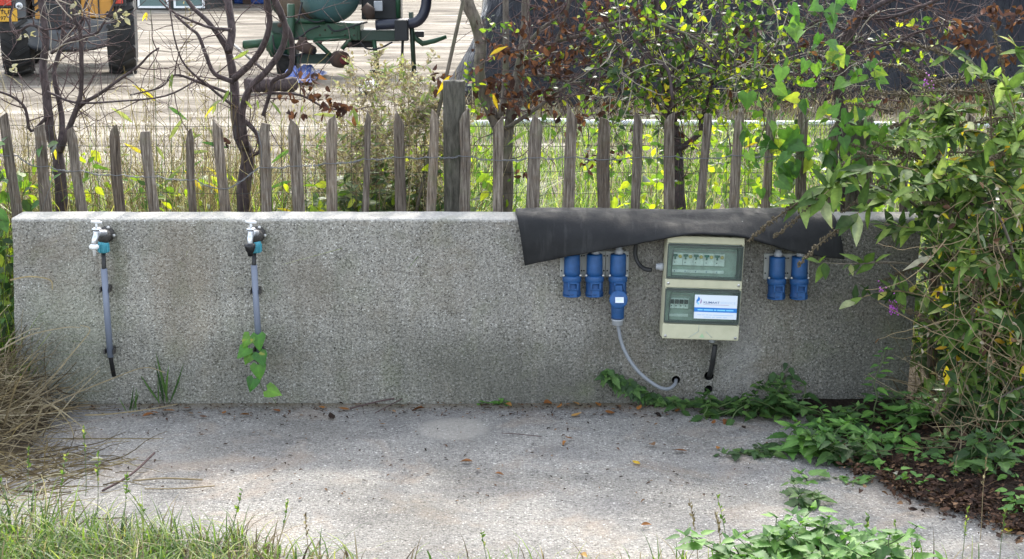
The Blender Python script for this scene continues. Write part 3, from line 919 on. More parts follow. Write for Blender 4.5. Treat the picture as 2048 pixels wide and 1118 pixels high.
def post(name, label, tx, ty, w, y, split=False, seed=0):
    rr = random.Random(seed)
    top = atY(tx, ty, y); r = w * mpp(top) * 0.5
    mb = MB(); n = 16; rings = 10
    V = []; F = []
    for k in range(rings):
        z = -0.1 + (top.z + 0.1) * k / (rings - 1)
        for q in range(n):
            an = 2 * math.pi * q / n
            rad_ = r * (1 + 0.05 * noise.noise((math.cos(an) * 2, math.sin(an) * 2, z * 1.5 + seed)))
            if split and q == 12: rad_ *= 0.72 if z > 0.3 else 0.9          # drying crack facing the wall
            V.append((top.x + math.cos(an) * rad_, y + math.sin(an) * rad_, z + (rr.uniform(-0.004, 0.004) if k == rings - 1 else 0)))
    for k in range(rings - 1):
        for q in range(n):
            F.append((k * n + q, k * n + (q + 1) % n, (k + 1) * n + (q + 1) % n, (k + 1) * n + q))
    F.append(tuple((rings - 1) * n + q for q in range(n)))
    mb.add(V, F, 0, False)
    o = mb.build(name, M['post'], None, 0.003, 1, loc=(top.x, y, 0))
    return tag(o, label, 'post')
post('fence_post', 'thick round cracked timber post rising above the pickets near the middle', 908, 161, 44, FY + 0.075, True, 1)
post('fence_post', 'round timber post half hidden in vines near the right end of the wall', 1716, 238, 36, FY + 0.075, False, 2)

def build_meshfence():
    y = FY + 0.14
    root = thing('wire_mesh_fence', 'dark green square wire mesh stretched behind the wooden pickets', 'fence', (0, y, 0))
    rr = random.Random(4)
    x0 = atY(-420, 300, y).x; x1 = atY(2720, 300, y).x
    for py in (252, 292, 345, 386):
        pts = []
        z = atY(1024, py, y).z
        k = 0; x = x0
        while x <= x1:
            pts.append((x, y + rr.uniform(-0.006, 0.006), z + 0.008 * noise.noise((x * 2, py, 0)) + rr.uniform(-0.002, 0.002))); x += 0.06
        MB().tube(pts, 0.0011, 4).build('horizontal_wire', M['meshwire'], root)
    for zz in (0.55, 0.4, 0.25, 0.1):
        MB().tube([(x0, y, zz), (x1, y, zz)], 0.0011, 4).build('horizontal_wire', M['meshwire'], root)
    x = x0; zt = atY(1024, 252, y).z
    while x <= x1:
        pts = [(x + rr.uniform(-0.004, 0.004), y + rr.uniform(-0.004, 0.004), zt * (k / 8)) for k in range(9)]
        MB().tube(pts, 0.0011, 4).build('vertical_wire', M['meshwire'], root)
        x += 0.098 + rr.uniform(-0.008, 0.008)
build_meshfence()

# ================================================================ FITTINGS ON THE WALL
def text_mesh(body, size, bold=0.0):
    cu = bpy.data.curves.new('lettering', 'FONT'); cu.body = body; cu.size = size; cu.offset = bold
    cu.align_x = 'LEFT'; cu.resolution_u = 2
    ob = bpy.data.objects.new('lettering', cu); COL.objects.link(ob)
    dg = bpy.context.evaluated_depsgraph_get()
    me = bpy.data.meshes.new_from_object(ob.evaluated_get(dg))
    bpy.data.objects.remove(ob)
    return me
def lettering(name, body, size, pos, mat, parent, width=None, bold=0.0, rot=(math.pi / 2, 0, 0)):
    me = text_mesh(body, size, bold)
    o = link(name, me, mat, parent)
    o.rotation_euler = rot
    xs = [v.co.x for v in me.vertices]
    if width and xs:
        o.scale = (width / (max(xs) - min(xs)), 1, 1)
    o.location = Vector(pos) - (worldloc(parent) if parent else Vector())
    return o

# ---- taps on conduits
def tap(name, label, T):
    base = atY(T['bracket'][0], T['bracket'][1], 0)
    root = thing(name, label, 'tap', base)
    D = -0.055
    A = lambda p, y=D: atY(p[0], p[1], y)
    k = 0.00192
    bx, by = T['bracket']
    # wall bracket with elbow
    w = MB()
    w.lathe([(0.031, 0.0), (0.031, 0.012), (0.024, 0.016), (0.024, 0.04), (0.026, 0.044), (0.026, 0.058), (0.018, 0.062)], A((bx, by), -0.001), (0, -1, 0), 18)
    w.tube([A((bx - 2, by), -0.05), A((bx - 5, by + 4), -0.056), A((bx - 7, by + 16), -0.056)], [0.021, 0.021, 0.019], 14)
    w.build('wall_elbow', M['dark_plastic'], root)
    for (dx, dy) in ((3, -13), (14, 3)):
        MB().lathe([(0.007, 0), (0.007, 0.006), (0.004, 0.008)], A((bx + dx, by + dy), -0.012), (0, -1, 0), 10).build('screw', M['screw'], root)
    # compression nut with ribs
    cx, cy = T['nut']
    m = MB(); c = A((cx, cy), -0.056)
    m.lathe([(0.017, -0.022), (0.0205, -0.018), (0.0205, 0.016), (0.019, 0.022), (0.015, 0.024)], c, (0, 0, 1), 18)
    for q in range(9):
        an = 2 * math.pi * q / 9
        m.box(c + Vector((math.cos(an) * 0.0205, math.sin(an) * 0.0205, -0.002)), (0.005, 0.005, 0.03), Matrix.Rotation(an, 3, 'Z'))
    m.build('compression_nut', M['teal_plastic'], root)
    # tap: valve body reaches out from the elbow, spout bends down
    hx, hy = T['handle']; sx, sy = T['stem']; ex, ey = T['end']
    tp = MB()
    yT = -0.105
    tp.tube([A((bx - 3, by - 1), -0.06), A((sx + 4, sy + 10), -0.085), A((sx, sy + 12), yT)], [0.013, 0.013, 0.014], 12)
    tp.lathe([(0.018, 0), (0.018, 0.006), (0.012, 0.008)], A((sx, sy + 4), yT), (0, 0, 1), 14)
    pts = smoothpath([tuple(A((sx, sy + 6), yT)), tuple(A((sx - 1, sy + 16), yT - 0.004)), tuple(A(((sx + ex) / 2 - 1, (sy + ey) / 2 + 4), yT - 0.012)), tuple(A((ex, ey - 6), yT - 0.014))], 4)
    tp.tube(pts, [0.0125 - 0.0015 * i / len(pts) for i in range(len(pts))], 12)
    tp.build('spout', M['chrome'] if T['metal'] else M['white_plastic'], root)
    hd = MB()
    hd.tube([A((sx, sy + 4), yT), A((hx, hy), yT)], 0.005, 8)
    hd.tube([A((hx - 11, hy - 1), yT), A((hx - 5, hy - 0.5), yT), A((hx, hy), yT), A((hx + 5, hy + 0.5), yT), A((hx + 11, hy + 1), yT)], [0.005, 0.0065, 0.008, 0.0065, 0.005], 10)
    hd.build('handle', M['white_plastic'], root)
    e = A((ex, ey), yT - 0.014)
    if T['connector'] == 'white':
        MB().lathe([(0.006, -0.034), (0.007, -0.012), (0.010, -0.010), (0.019, -0.004), (0.019, 0.004), (0.013, 0.010), (0.010, 0.012)], e, (0, 0, 1), 16).build('nozzle', M['white_plastic'], root)
    else:
        MB().lathe([(0.010, -0.036), (0.012, -0.020), (0.016, -0.016), (0.021, 0.0), (0.021, 0.012), (0.012, 0.014)], e, (0, 0, 1), 16).build('hose_connector', M['black_plastic'], root)
    # feed pipe: black pipe inside a grey conduit
    p0, p1, p2, p3 = T['pipe']
    pl = MB(); pl.tube([A(p0), A(p1), A(p2, -0.05), A(p3, -0.04)], 0.0088, 12)
    pl.build('feed_pipe', M['black_plastic'], root)
    cb = MB(); mid = ((p1[0] + p2[0]) / 2 - 0.5, (p1[1] + p2[1]) / 2)
    cb.tube([A(p1, D), A(mid, -0.051), A(p2, -0.05)], 0.0125, 14)
    cb.build('conduit', M['grey_pipe'], root)
    for (x, y) in T['clips']:
        c = A((x, y), -0.001); m = MB()
        m.boxb(c.x - 0.014, c.x + 0.014, -0.034, -0.0, c.z - 0.012, c.z + 0.012)
        m.boxb(c.x - 0.021, c.x - 0.015, -0.062, -0.034, c.z - 0.010, c.z + 0.010)
        m.boxb(c.x + 0.015, c.x + 0.021, -0.062, -0.034, c.z - 0.010, c.z + 0.010)
        m.boxb(c.x - 0.021, c.x + 0.021, -0.036, -0.030, c.z - 0.010, c.z + 0.010)
        m.build('pipe_clip', M['dark_plastic'], root, 0.002, 1)
    return root
tap('water_tap', 'garden tap with white plastic nozzle on grey conduit, near the left end of the wall',
    dict(bracket=(214, 468), nut=(207, 494), handle=(193, 444), stem=(193, 456), end=(188, 494), metal=True, connector='white',
         pipe=((207, 505), (208, 537), (221, 714), (228, 752)), clips=[(217, 574), (225, 697)]))
tap('water_tap', 'garden tap with black hose connector above a small bindweed climbing its conduit',
    dict(bracket=(516, 468), nut=(512, 494), handle=(502, 444), stem=(502, 456), end=(500, 494), metal=True, connector='black',
         pipe=((508, 505), (508, 530), (519, 706), (522, 712)), clips=[(515, 578), (521, 694)]))

# ---- distribution box
def build_box():
    BY = -0.15
    bl = atY(1323, 677, BY)
    W, H, DP = 0.300, 0.408, 0.140
    root = thing('distribution_box', 'cream electrical distribution box with two smoked lids and a blue-white sticker', 'fuse box', local=True)
    root.location = bl; root.rotation_euler = (0, rad(2.0), 0)
    z = lambda py: (677 - py) * 0.00199
    b = MB()
    b.prism([(0.0, 0.0), (W, 0.0), (W, H), (0.0, H)], (0, 0.034, 0), (1, 0, 0), (0, 0, 1), (0, 0.06, 0))
    o = b.build('enclosure', M['cream'], root, 0.004)
    b = MB()  # back shell a little smaller with sloped sides
    pts = [(0.0, 0.034 + 0.061), (W, 0.034 + 0.061), (W - 0.012, DP + 0.009), (0.012, DP + 0.009)]
    b.prism([(a, c) for a, c in pts], (0, 0, 0.004), (1, 0, 0), (0, 1, 0), (0, 0, H - 0.008))
    b.build('back_shell', M['cream'], root, 0.003)
    bands = [('bottom_cover', 0.0, z(646)), ('middle_cover', z(575), z(557)), ('top_cover', z(487), H)]
    for nm, z0, z1 in bands:
        m = MB(); m.boxb(0.001, W - 0.001, -0.002, 0.033, z0 + 0.0005, z1 - 0.0005)
        c = m.build(nm, M['cream'], root, 0.004)
    for sd in (0, 1):          # side cheeks beside the lids
        for (z0, z1) in ((z(646), z(575)), (z(557), z(487))):
            m = MB(); m.boxb(0.0015 if sd == 0 else W - 0.0095, 0.0095 if sd == 0 else W - 0.0015, 0.004, 0.033, z0, z1)
            m.build('side_cheek', M['cream'], root)
    for (x, zz) in ((0.014, z(671)), (W - 0.014, z(671)), (0.014, z(566)), (W - 0.014, z(566))):
        s = MB(); s.lathe([(0.006, 0), (0.006, 0.002), (0.004, 0.003)], (x, -0.0015, zz), (0, -1, 0), 12)
        so = s.build('cover_screw', M['screw'], root)
        s = MB(); s.boxb(x - 0.004, x + 0.004, -0.0055, -0.0042, zz - 0.0008, zz + 0.0008); s.build('slot', M['hole'], so)
    # moulded crease and small green mark on the bottom cover
    m = MB()
    for (xa, za, xb, zb) in ((0.105, 0.008, 0.142, 0.034), (0.142, 0.034, 0.142, 0.058), (0.170, 0.034, 0.196, 0.010)):
        m.tube([(xa, -0.0022, za), (xb, -0.0022, zb)], 0.0011, 4)
    m.build('moulded_crease', M['inner'], root)['kind'] = 'stuff'
    m = MB(); m.prism([(0.146, 0.010), (0.166, 0.010), (0.156, 0.027)], (0, -0.0024, 0), (1, 0, 0), (0, 0, 1), (0, -0.0006, 0))
    m.build('green_mark', plain('faded_green_mark', (0.30, 0.46, 0.27), 0.6), root)
    # lids
    for li, (z0, z1) in enumerate(((z(644), z(577)), (z(556), z(489)))):
        x0, x1 = 0.0105, W - 0.0105
        ip = MB(); ip.boxb(x0, x1, 0.0262, 0.0335, z0, z1)
        ip.build('inner_panel', M['inner'], root)
        r = MB(); t = 0.0055
        for (a, b_, c, d) in ((x0 - 0.006, x1 + 0.006, z0, z0 + t), (x0 - 0.006, x1 + 0.006, z1 - t, z1), (x0 - 0.006, x0 - 0.006 + t * 0.7, z0 + t, z1 - t), (x1 + 0.006 - t * 0.7, x1 + 0.006, z0 + t, z1 - t)):
            r.boxb(a, b_, -0.006, 0.004, c, d)
        lid = r.build('lid_frame', M['lid_rim'], root)
        r = MB()     # moulded inner groove line of the lid, waisted as on the real one
        u0, u1, w0, w1 = x0 + 0.012, x1 - 0.018, z0 + 0.011, z1 - 0.010
        loop = [(u0, w0), (u1 - 0.004, w0), (u1 + 0.002, w0 + 0.02), (u1 + 0.002, w1 - 0.02), (u1 - 0.002, w1), (u0 + 0.006, w1), (u0 + 0.004, w1 - 0.02), (u0, w0 + 0.025), (u0, w0)]
        r.tube([(a, -0.0062, c) for a, c in loop], 0.0016, 5)
        r.build('lid_groove', M['lid_rim'], lid)
        p = MB(); p.boxb(x0 - 0.002, x1 + 0.002, -0.0045, -0.0015, z0 + t * 0.6, z1 - t * 0.6)
        p.build('lid_pane', M['glass'], lid)
        rs = MB(); rs.boxb(x1 - 0.014, x1 + 0.002, 0.004, 0.02, z0 + 0.004, z1 - 0.004)
        rs.build('lid_hinge', M['lid_rim'], lid)
    # residual-current breakers behind the upper lid
    zt = z(507); zb = z(531)
    for i in range(5):
        x = 0.026 + i * 0.0405; w = 0.0395
        m = MB(); m.boxb(x, x + w, 0.012, 0.026, zb, zt); br = m.build('breaker', M['breaker'], root, 0.001, 1)
        m = MB(); m.prism([(0.001, 0.044), (0.019, 0.044), (0.019, 0.036), (0.013, 0.034), (0.013, 0.024), (0.007, 0.024), (0.007, 0.034), (0.001, 0.036)], (x, 0.0115, zb), (1, 0, 0), (0, 0, 1), (0, -0.006, 0))
        m.build('toggle', M['green_switch'], br)
        MB().lathe([(0.007, 0), (0.007, 0.003), (0.005, 0.004)], (x + 0.029, 0.0118, zb + 0.035), (0, -1, 0), 12).build('test_button', M['yellow_button'], br)
        MB().boxb(x + 0.007, x + 0.011, 0.0105, 0.0118, zb + 0.010, zb + 0.013).build('indicator', M['hole'], br)
    m = MB(); m.boxb(0.026, 0.228, 0.020, 0.026, z(546), z(540.5)); lb = m.build('label_strip', M['breaker'], root)
    for i in range(5):
        MB().boxb(0.036 + i * 0.041, 0.0385 + i * 0.041, 0.0188, 0.0198, z(545), z(542)).build('label_number', M['ink_dark'], lb)
    m = MB(); m.boxb(0.024, 0.270, 0.021, 0.026, z(505), z(501.5)); m.build('rail_cover', M['plate'], root)
    # breakers behind the lower lid
    zt = z(597); zb = z(617)
    for i in range(4):
        x = 0.026 + i * 0.0182; w = 0.0178
        m = MB(); m.boxb(x, x + w, 0.012, 0.026, zb, zt); br = m.build('breaker', M['breaker'], root, 0.001, 1)
        MB().boxb(x + 0.001, x + 0.0145, 0.003, 0.0118, zb + 0.020, zb + 0.036).build('toggle', M['black_plastic'], br)
        MB().boxb(x + 0.004, x + 0.009, 0.0105, 0.0118, zb + 0.009, zb + 0.012).build('indicator', M['hole'], br)
    m = MB(); m.boxb(0.026, 0.100, 0.020, 0.026, z(634), z(629)); m.build('label_strip', M['breaker'], root)
    m = MB(); m.boxb(0.026, 0.104, 0.021, 0.026, z(594), z(590.5)); m.build('rail_cover', M['plate'], root)
    # sticker on the lower lid
    sx0, sx1, sz0, sz1 = 0.119, 0.284, z(633.5), z(586)
    m = MB(); m.boxb(sx0, sx1, -0.0086, -0.0078, sz0, sz1); st = m.build('sticker', M['sticker'], root)
    f = -0.0090; sw = sx1 - sx0; sh = sz1 - sz0
    m = MB(); m.boxb(sx0, sx1, f, -0.00862, sz0 + sh * 0.285, sz0 + sh * 0.47); m.build('blue_band', M['ink_blue'], st)
    def flame(pts, mat, nm):
        mm = MB(); mm.prism([(sx0 + a * sw, sz0 + c * sh) for a, c in pts], (0, f, 0), (1, 0, 0), (0, 0, 1), (0, 0.0003, 0)); mm.build(nm, mat, st)
    flame([(0.045, 0.66), (0.04, 0.76), (0.07, 0.84), (0.085, 0.93), (0.115, 0.87), (0.125, 0.82), (0.11, 0.75), (0.075, 0.72), (0.06, 0.64)], M['ink_blue'], 'emblem_flame')
    flame([(0.145, 0.86), (0.17, 0.76), (0.165, 0.68), (0.135, 0.62), (0.125, 0.68), (0.14, 0.75)], M['ink_mauve'], 'emblem_drop')
    flame([(0.055, 0.635), (0.09, 0.70), (0.115, 0.62), (0.09, 0.575)], M['ink_cyan'], 'emblem_base')
    lettering('lettering', 'KLIMAAT', 0.0118, (sx0 + sw * 0.205, f, sz0 + sh * 0.645), M['ink_dark'], st, sw * 0.375, 0.0002)
    lettering('lettering', 'SERVICE', 0.0118, (sx0 + sw * 0.60, f, sz0 + sh * 0.645), M['ink_pale'], st, sw * 0.36)
    m = MB(); m.boxb(sx0 + sw * 0.21, sx0 + sw * 0.80, f, f + 0.0003, sz0 + sh * 0.585, sz0 + sh * 0.60); m.build('underline', M['ink_mauve'], st)
    # print too small to read in the photograph: word-shaped strokes only
    for (row, h, mat, words) in ((0.375, 0.05, 'ink_cyan', [(0.08, 0.20), (0.22, 0.44), (0.46, 0.52), (0.54, 0.73), (0.75, 0.92)]),
                                 (0.165, 0.03, 'ink_pale', [(0.08, 0.17), (0.19, 0.25), (0.28, 0.34), (0.36, 0.42), (0.45, 0.92)]),
                                 (0.075, 0.03, 'ink_pale', [(0.23, 0.40), (0.43, 0.49), (0.53, 0.65), (0.69, 0.78)])):
        m = MB()
        for a, c in words: m.boxb(sx0 + a * sw, sx0 + c * sw, f - 0.0004, f - 0.0001, sz0 + (row - h / 2) * sh, sz0 + (row + h / 2) * sh)
        m.build('small_print', M[mat], st)['kind'] = 'stuff'
    # glands
    MB().lathe([(0.011, 0.0), (0.017, -0.001), (0.017, -0.012), (0.013, -0.016), (0.013, -0.024), (0.009, -0.026)], (0.207, 0.07, 0.0), (0, 0, 1), 14).build('cable_gland', M['light_grey'], root)
    MB().lathe([(0.011, 0.0), (0.016, 0.001), (0.016, 0.014), (0.0125, 0.016), (0.0125, 0.028), (0.009, 0.030)], (0.0, 0.07, z(541)), (-1, 0, 0), 14).build('cable_gland', M['light_grey'], root)
build_box()

def cable(name, label, pts, r, mat):
    q = smoothpath([tuple(p) for p in pts], 8)
    o = MB().tube(q, r, 10).build(name, M[mat], None, loc=tuple(pts[-1]))
    return tag(o, label, 'cable')
cable('feed_cable', 'thick black cable dropping from the cream box into a hole in the wall',
      [atY(1430, 690, -0.08), atY(1427, 712, -0.08), atY(1424, 732, -0.055), atY(1420, 747, -0.02), atY(1418, 753, 0.06)], 0.0105, 'cable_black')
cable('upper_cable', 'short dark cable curving from the box side up under the rubber flap',
      [atY(1303, 540, -0.08), atY(1290, 538, -0.07), atY(1278, 528, -0.05), atY(1271, 512, -0.04), atY(1271, 495, -0.035), atY(1272, 465, -0.03)], 0.0085, 'cable_black')

# ---- blue socket outlets
def socket(label, cx, opened=False, ytop=510, dz=0, plate_l=True, gland=True):
    Y = -0.048
    p = atY(cx, 540, Y); k = mpp(p)
    root = thing('socket_outlet', label, 'socket', atY(cx, 540 + dz, 0), 'blue sockets on the wall')
    T = lambda py: atY(cx, py + dz, Y).z
    x = p.x
    m = MB(); m.boxb(x - 0.046, x + 0.045, -0.012, -0.001, T(558), T(506)); pl = m.build('mounting_plate', M['plate'], root, 0.002, 1)
    for sx in (-0.040, 0.039):
        for py in (515, 545):
            MB().lathe([(0.0032, 0), (0.0032, 0.001)], (x + sx, -0.0121, T(py)), (0, -1, 0), 8).build('plate_hole', M['hole'], pl)
    m = MB()
    zt, zb = T(508), T(551)
    m.lathe([(0.028, zt - zb), (0.031, zt - zb - 0.004), (0.0315, 0.02), (0.0325, 0.0)], (x, Y, zb), (0, 0, 1), 24)
    m.boxb(x - 0.026, x + 0.026, Y + 0.002, -0.0121, zb + 0.003, zt - 0.004)
    m.build('housing', M['blue_plastic'], root)
    m = MB(); z0 = T(563)
    m.lathe([(0.0345, 0.0), (0.037, 0.003), (0.037, zb - z0 - 0.002), (0.0335, zb - z0 + 0.002)], (x, Y - 0.002, z0), (0, 0, 1), 24)
    m.build('collar', M['blue_plastic'], root)
    for sx in (-0.033, 0.033):
        MB().lathe([(0.005, 0), (0.005, 0.003), (0.003, 0.005)], (x + sx, Y - 0.018, T(549)), (0, -1, 0), 10).build('screw', M['screw'], root)
    m = MB(); z1 = T(589)
    m.lathe([(0.0325, 0.0), (0.036, 0.004), (0.036, 0.010), (0.0335, 0.013), (0.0335, z0 - z1)], (x, Y - 0.003, z1), (0, 0, 1), 24)
    m.build('socket_mouth', M['blue_plastic_dark'], root)
    # hinge cage in front of the mouth
    m = MB(); f = Y - 0.040
    zc = T(570)
    for sx in (-0.017, 0.017): m.boxb(x + 0.004 + sx - 0.004, x + 0.004 + sx + 0.004, f, f + 0.012, T(577), T(561))
    m.boxb(x + 0.004 - 0.017, x + 0.004 + 0.017, f, f + 0.010, T(564.5), T(561))
    m.boxb(x - 0.014, x + 0.022, f - 0.002, f + 0.006, T(576), T(573.5))
    m.build('hinge_cage', M['blue_plastic'], root, 0.0015, 1)
    MB().boxb(x - 0.008, x + 0.016, f + 0.0101, f + 0.0125, T(573.5), T(564.5)).build('hinge_recess', M['hole'], root)
    if gland:
        MB().lathe([(0.017, 0.0), (0.017, 0.014), (0.013, 0.016), (0.013, 0.026)], (x + 0.003, Y, zt + 0.001), (0, 0, 1), 14).build('cable_gland', M['light_grey'], root)
    if not opened:
        m = MB(); m.lathe([(0.034, -0.005), (0.0355, -0.003), (0.0355, -0.0005)], (x, Y - 0.003, z1), (0, 0, 1), 24)
        m.boxb(x - 0.010, x + 0.018, f + 0.002, f + 0.012, z1 - 0.003, T(576.5))
        m.build('lid', M['blue_plastic'], root)
    else:
        c = atY(1237, 599, Y - 0.062); m = MB()
        m.lathe([(0.034, 0.0), (0.0355, 0.003), (0.0355, 0.009), (0.032, 0.012)], c, (0, -0.97, 0.22), 28)
        m.prism([(-0.022, -0.025), (0.022, -0.025), (0.006, -0.041), (-0.006, -0.041)], c + Vector((0, -0.001, 0)), (1, 0, 0), (0, 0.0, 1), (0, -0.007, 0))
        m.box(c + Vector((0.001, 0.006, 0.040)), (0.026, 0.010, 0.030))
        lid = m.build('lid', M['blue_plastic'], root)
        cc = atY(1239, 600, Y - 0.0785)
        m = MB(); m.box(cc + Vector((0, -0.0005, 0)), (0.033, 0.0008, 0.022), Matrix.Rotation(rad(-12), 3, 'X')); ls = m.build('lid_label', M['sticker'], lid)
        m = MB()
        for q, (a, b) in enumerate(((-0.012, 0.012), (-0.012, -0.002), (-0.012, 0.006))):
            m.box(cc + Vector(((a + b) / 2, -0.0022 + q * 0.0010, 0.006 - q * 0.005)), (b - a, 0.0006, 0.0012), Matrix.Rotation(rad(-12), 3, 'X'))
        m.build('label_print', M['ink_pale'], ls)['kind'] = 'stuff'
socket('blue socket outlet with closed lid, leftmost under the left end of the rubber flap', 1144, gland=False)
socket('blue socket outlet with closed lid, between the leftmost socket and the plugged one', 1189)
socket('blue socket outlet with open round lid and a plug in it', 1236, True)
socket('blue socket outlet right of the cream box, the nearer of the pair to the box', 1554, dz=5)
socket('blue socket outlet right of the cream box, rightmost of all', 1599, dz=5)

def plug():
    Y = -0.051
    p = atY(1235, 640, Y); x = p.x
    root = thing('power_plug', 'blue industrial plug with grey cable, hanging from the socket with open lid', 'plug', atY(1234, 600, Y))
    z = lambda py: atY(1234, py, Y).z
    m = MB(); z0 = z(636)
    m.lathe([(0.023, 0.0), (0.0245, 0.004), (0.026, z(618) - z0), (0.0255, z(594) - z0 )], (x, Y, z0), (0, 0, 1), 22); m.build('plug_body', M['blue_plastic'], root)
    m = MB(); m.lathe([(0.0225, 0), (0.0255, 0.002), (0.0255, 0.007), (0.0235, 0.0085)], (x, Y, z(637)), (0, 0, 1), 22); m.build('plug_ring', M['blue_plastic_dark'], root)
    m = MB(); zz = z(650)
    m.lathe([(0.0165, 0), (0.0215, 0.002), (0.0225, 0.018), (0.0245, 0.0195), (0.0245, z(638) - zz), (0.02, z(638) - zz + 0.001)], (x, Y, zz), (0, 0, 1), 22); m.build('cable_nut', M['light_grey'], root)
    pts = [atY(1236, 648, Y), atY(1238, 662, Y), atY(1244, 688, -0.055), atY(1257, 716, -0.065), atY(1276, 742, -0.075), atY(1300, 763, -0.08), atY(1322, 776, -0.075), atY(1339, 777, -0.06), atY(1350, 768, -0.03), atY(1352, 761, -0.002), atY(1352, 759, 0.06)]
    q = smoothpath([tuple(a) for a in pts], 8)
    MB().tube(q, 0.0072, 12).build('cable', M['cable_grey'], root)
plug()

# ---- rubber belt draped over the wall top and the fittings
def build_flap():
    lo = [(1050, 531, 0.05), (1100, 521, 0.085), (1150, 510, 0.115), (1200, 502, 0.125), (1250, 493, 0.135), (1300, 483, 0.155), (1350, 473, 0.182), (1410, 468.5, 0.19), (1460, 471, 0.188), (1505, 479, 0.178),
          (1560, 496, 0.14), (1610, 508, 0.125), (1650, 515, 0.115), (1689, 519, 0.10)]
    q = smoothpath([(a, b, c) for a, b, c in lo], 4)
    n = len(q); xL0 = atY(1031, 428, 0.0).x; xR0 = atY(1664, 430, 0.0).x
    V = []; F = []; prof = 14
    for i, (a, b, c) in enumerate(q):
        u = i / (n - 1)
        e = atY(a, b, -c)
        x0 = xL0 + (xR0 - xL0) * u
        lift = 0.007 + 0.004 * math.sin(u * 9) + 0.003 * noise.noise((u * 8, 0, 0))
        back = Vector((x0, WT - 0.006 + 0.02, WTOP + lift - 0.002))
        top = Vector((x0 * 0.98 + e.x * 0.02, 0.055, WTOP + lift + 0.006))
        brk = Vector((x0 * 0.8 + e.x * 0.2, -0.022 - c * 0.12, WTOP + lift - 0.004))
        mid = brk.lerp(e, 0.5) + Vector((0, -0.018 * (1 if c < 0.15 else 0.6), 0.010))
        col = smoothpath([tuple(back), tuple(top), tuple(brk), tuple(mid), tuple(e)], 5)
        for k, p in enumerate(col):
            V.append((p[0], p[1] + 0.005 * noise.noise((u * 16, k * 0.25, 1)) + 0.003 * noise.noise((u * 40, k * 0.3, 4)), p[2] + 0.003 * noise.noise((u * 13, k * 0.4, 7)) + 0.002 * noise.noise((u * 50, k * 0.7, 9))))
        m = len(col)
    for i in range(n - 1):
        for k in range(m - 1):
            F.append((i * m + k, i * m + k + 1, (i + 1) * m + k + 1, (i + 1) * m + k))
    mb = MB(); mb.add(V, F, 0, True)
    o = mb.build('rubber_flap', M['rubber'], None, loc=(atY(1360, 430, 0).x, 0.05, WTOP))
    s = o.modifiers.new('thickness', 'SOLIDIFY'); s.thickness = 0.009; s.offset = 0.0
    b = o.modifiers.new('bevel', 'BEVEL'); b.width = 0.002; b.segments = 1; b.limit_method = 'ANGLE'
    tag(o, 'black rubber belt flap draped over the wall top above the blue sockets', 'rubber mat')
build_flap()

# ================================================================ THE YARD BEYOND
def wheel(root, c, r, w, lugs=18, hub='machine_dark', tyre='tyre', axis=(1, 0, 0)):
    """agricultural wheel with tread lugs; axis along x"""
    c = Vector(c)
    prof = [(r * 0.55, -w / 2 * 0.8), (r * 0.80, -w / 2), (r * 0.94, -w / 2 * 0.92), (r * 0.97, -w / 2 * 0.6), (r * 0.97, w / 2 * 0.6), (r * 0.94, w / 2 * 0.92), (r * 0.80, w / 2), (r * 0.55, w / 2 * 0.8)]
    t = MB(); t.lathe(prof, c, axis, 28)
    wh = t.build('wheel', M[tyre], root)
    lug = MB()
    for i in range(lugs):
        for sd in (-1, 1):
            an = 2 * math.pi * (i + (0.5 if sd > 0 else 0)) / lugs
            Rm = Matrix.Rotation(an, 3, 'X')
            Sk = Matrix.Rotation(sd * 0.55, 3, 'Z')
            p = c + Rm @ Vector((sd * w * 0.24, 0, r * 0.975))
            lug.box(p, (w * 0.50, r * 0.085, r * 0.075), Rm @ Sk)
    lg = lug.build('tread', M[tyre], wh); lg['kind'] = 'stuff'
    h = MB(); h.lathe([(r * 0.53, -w * 0.30), (r * 0.50, -w * 0.20), (r * 0.2, -w * 0.12), (r * 0.18, w * 0.12), (r * 0.5, w * 0.2), (r * 0.53, w * 0.3)], c, axis, 20)
    h.build('rim', M[hub], wh)
    return wh

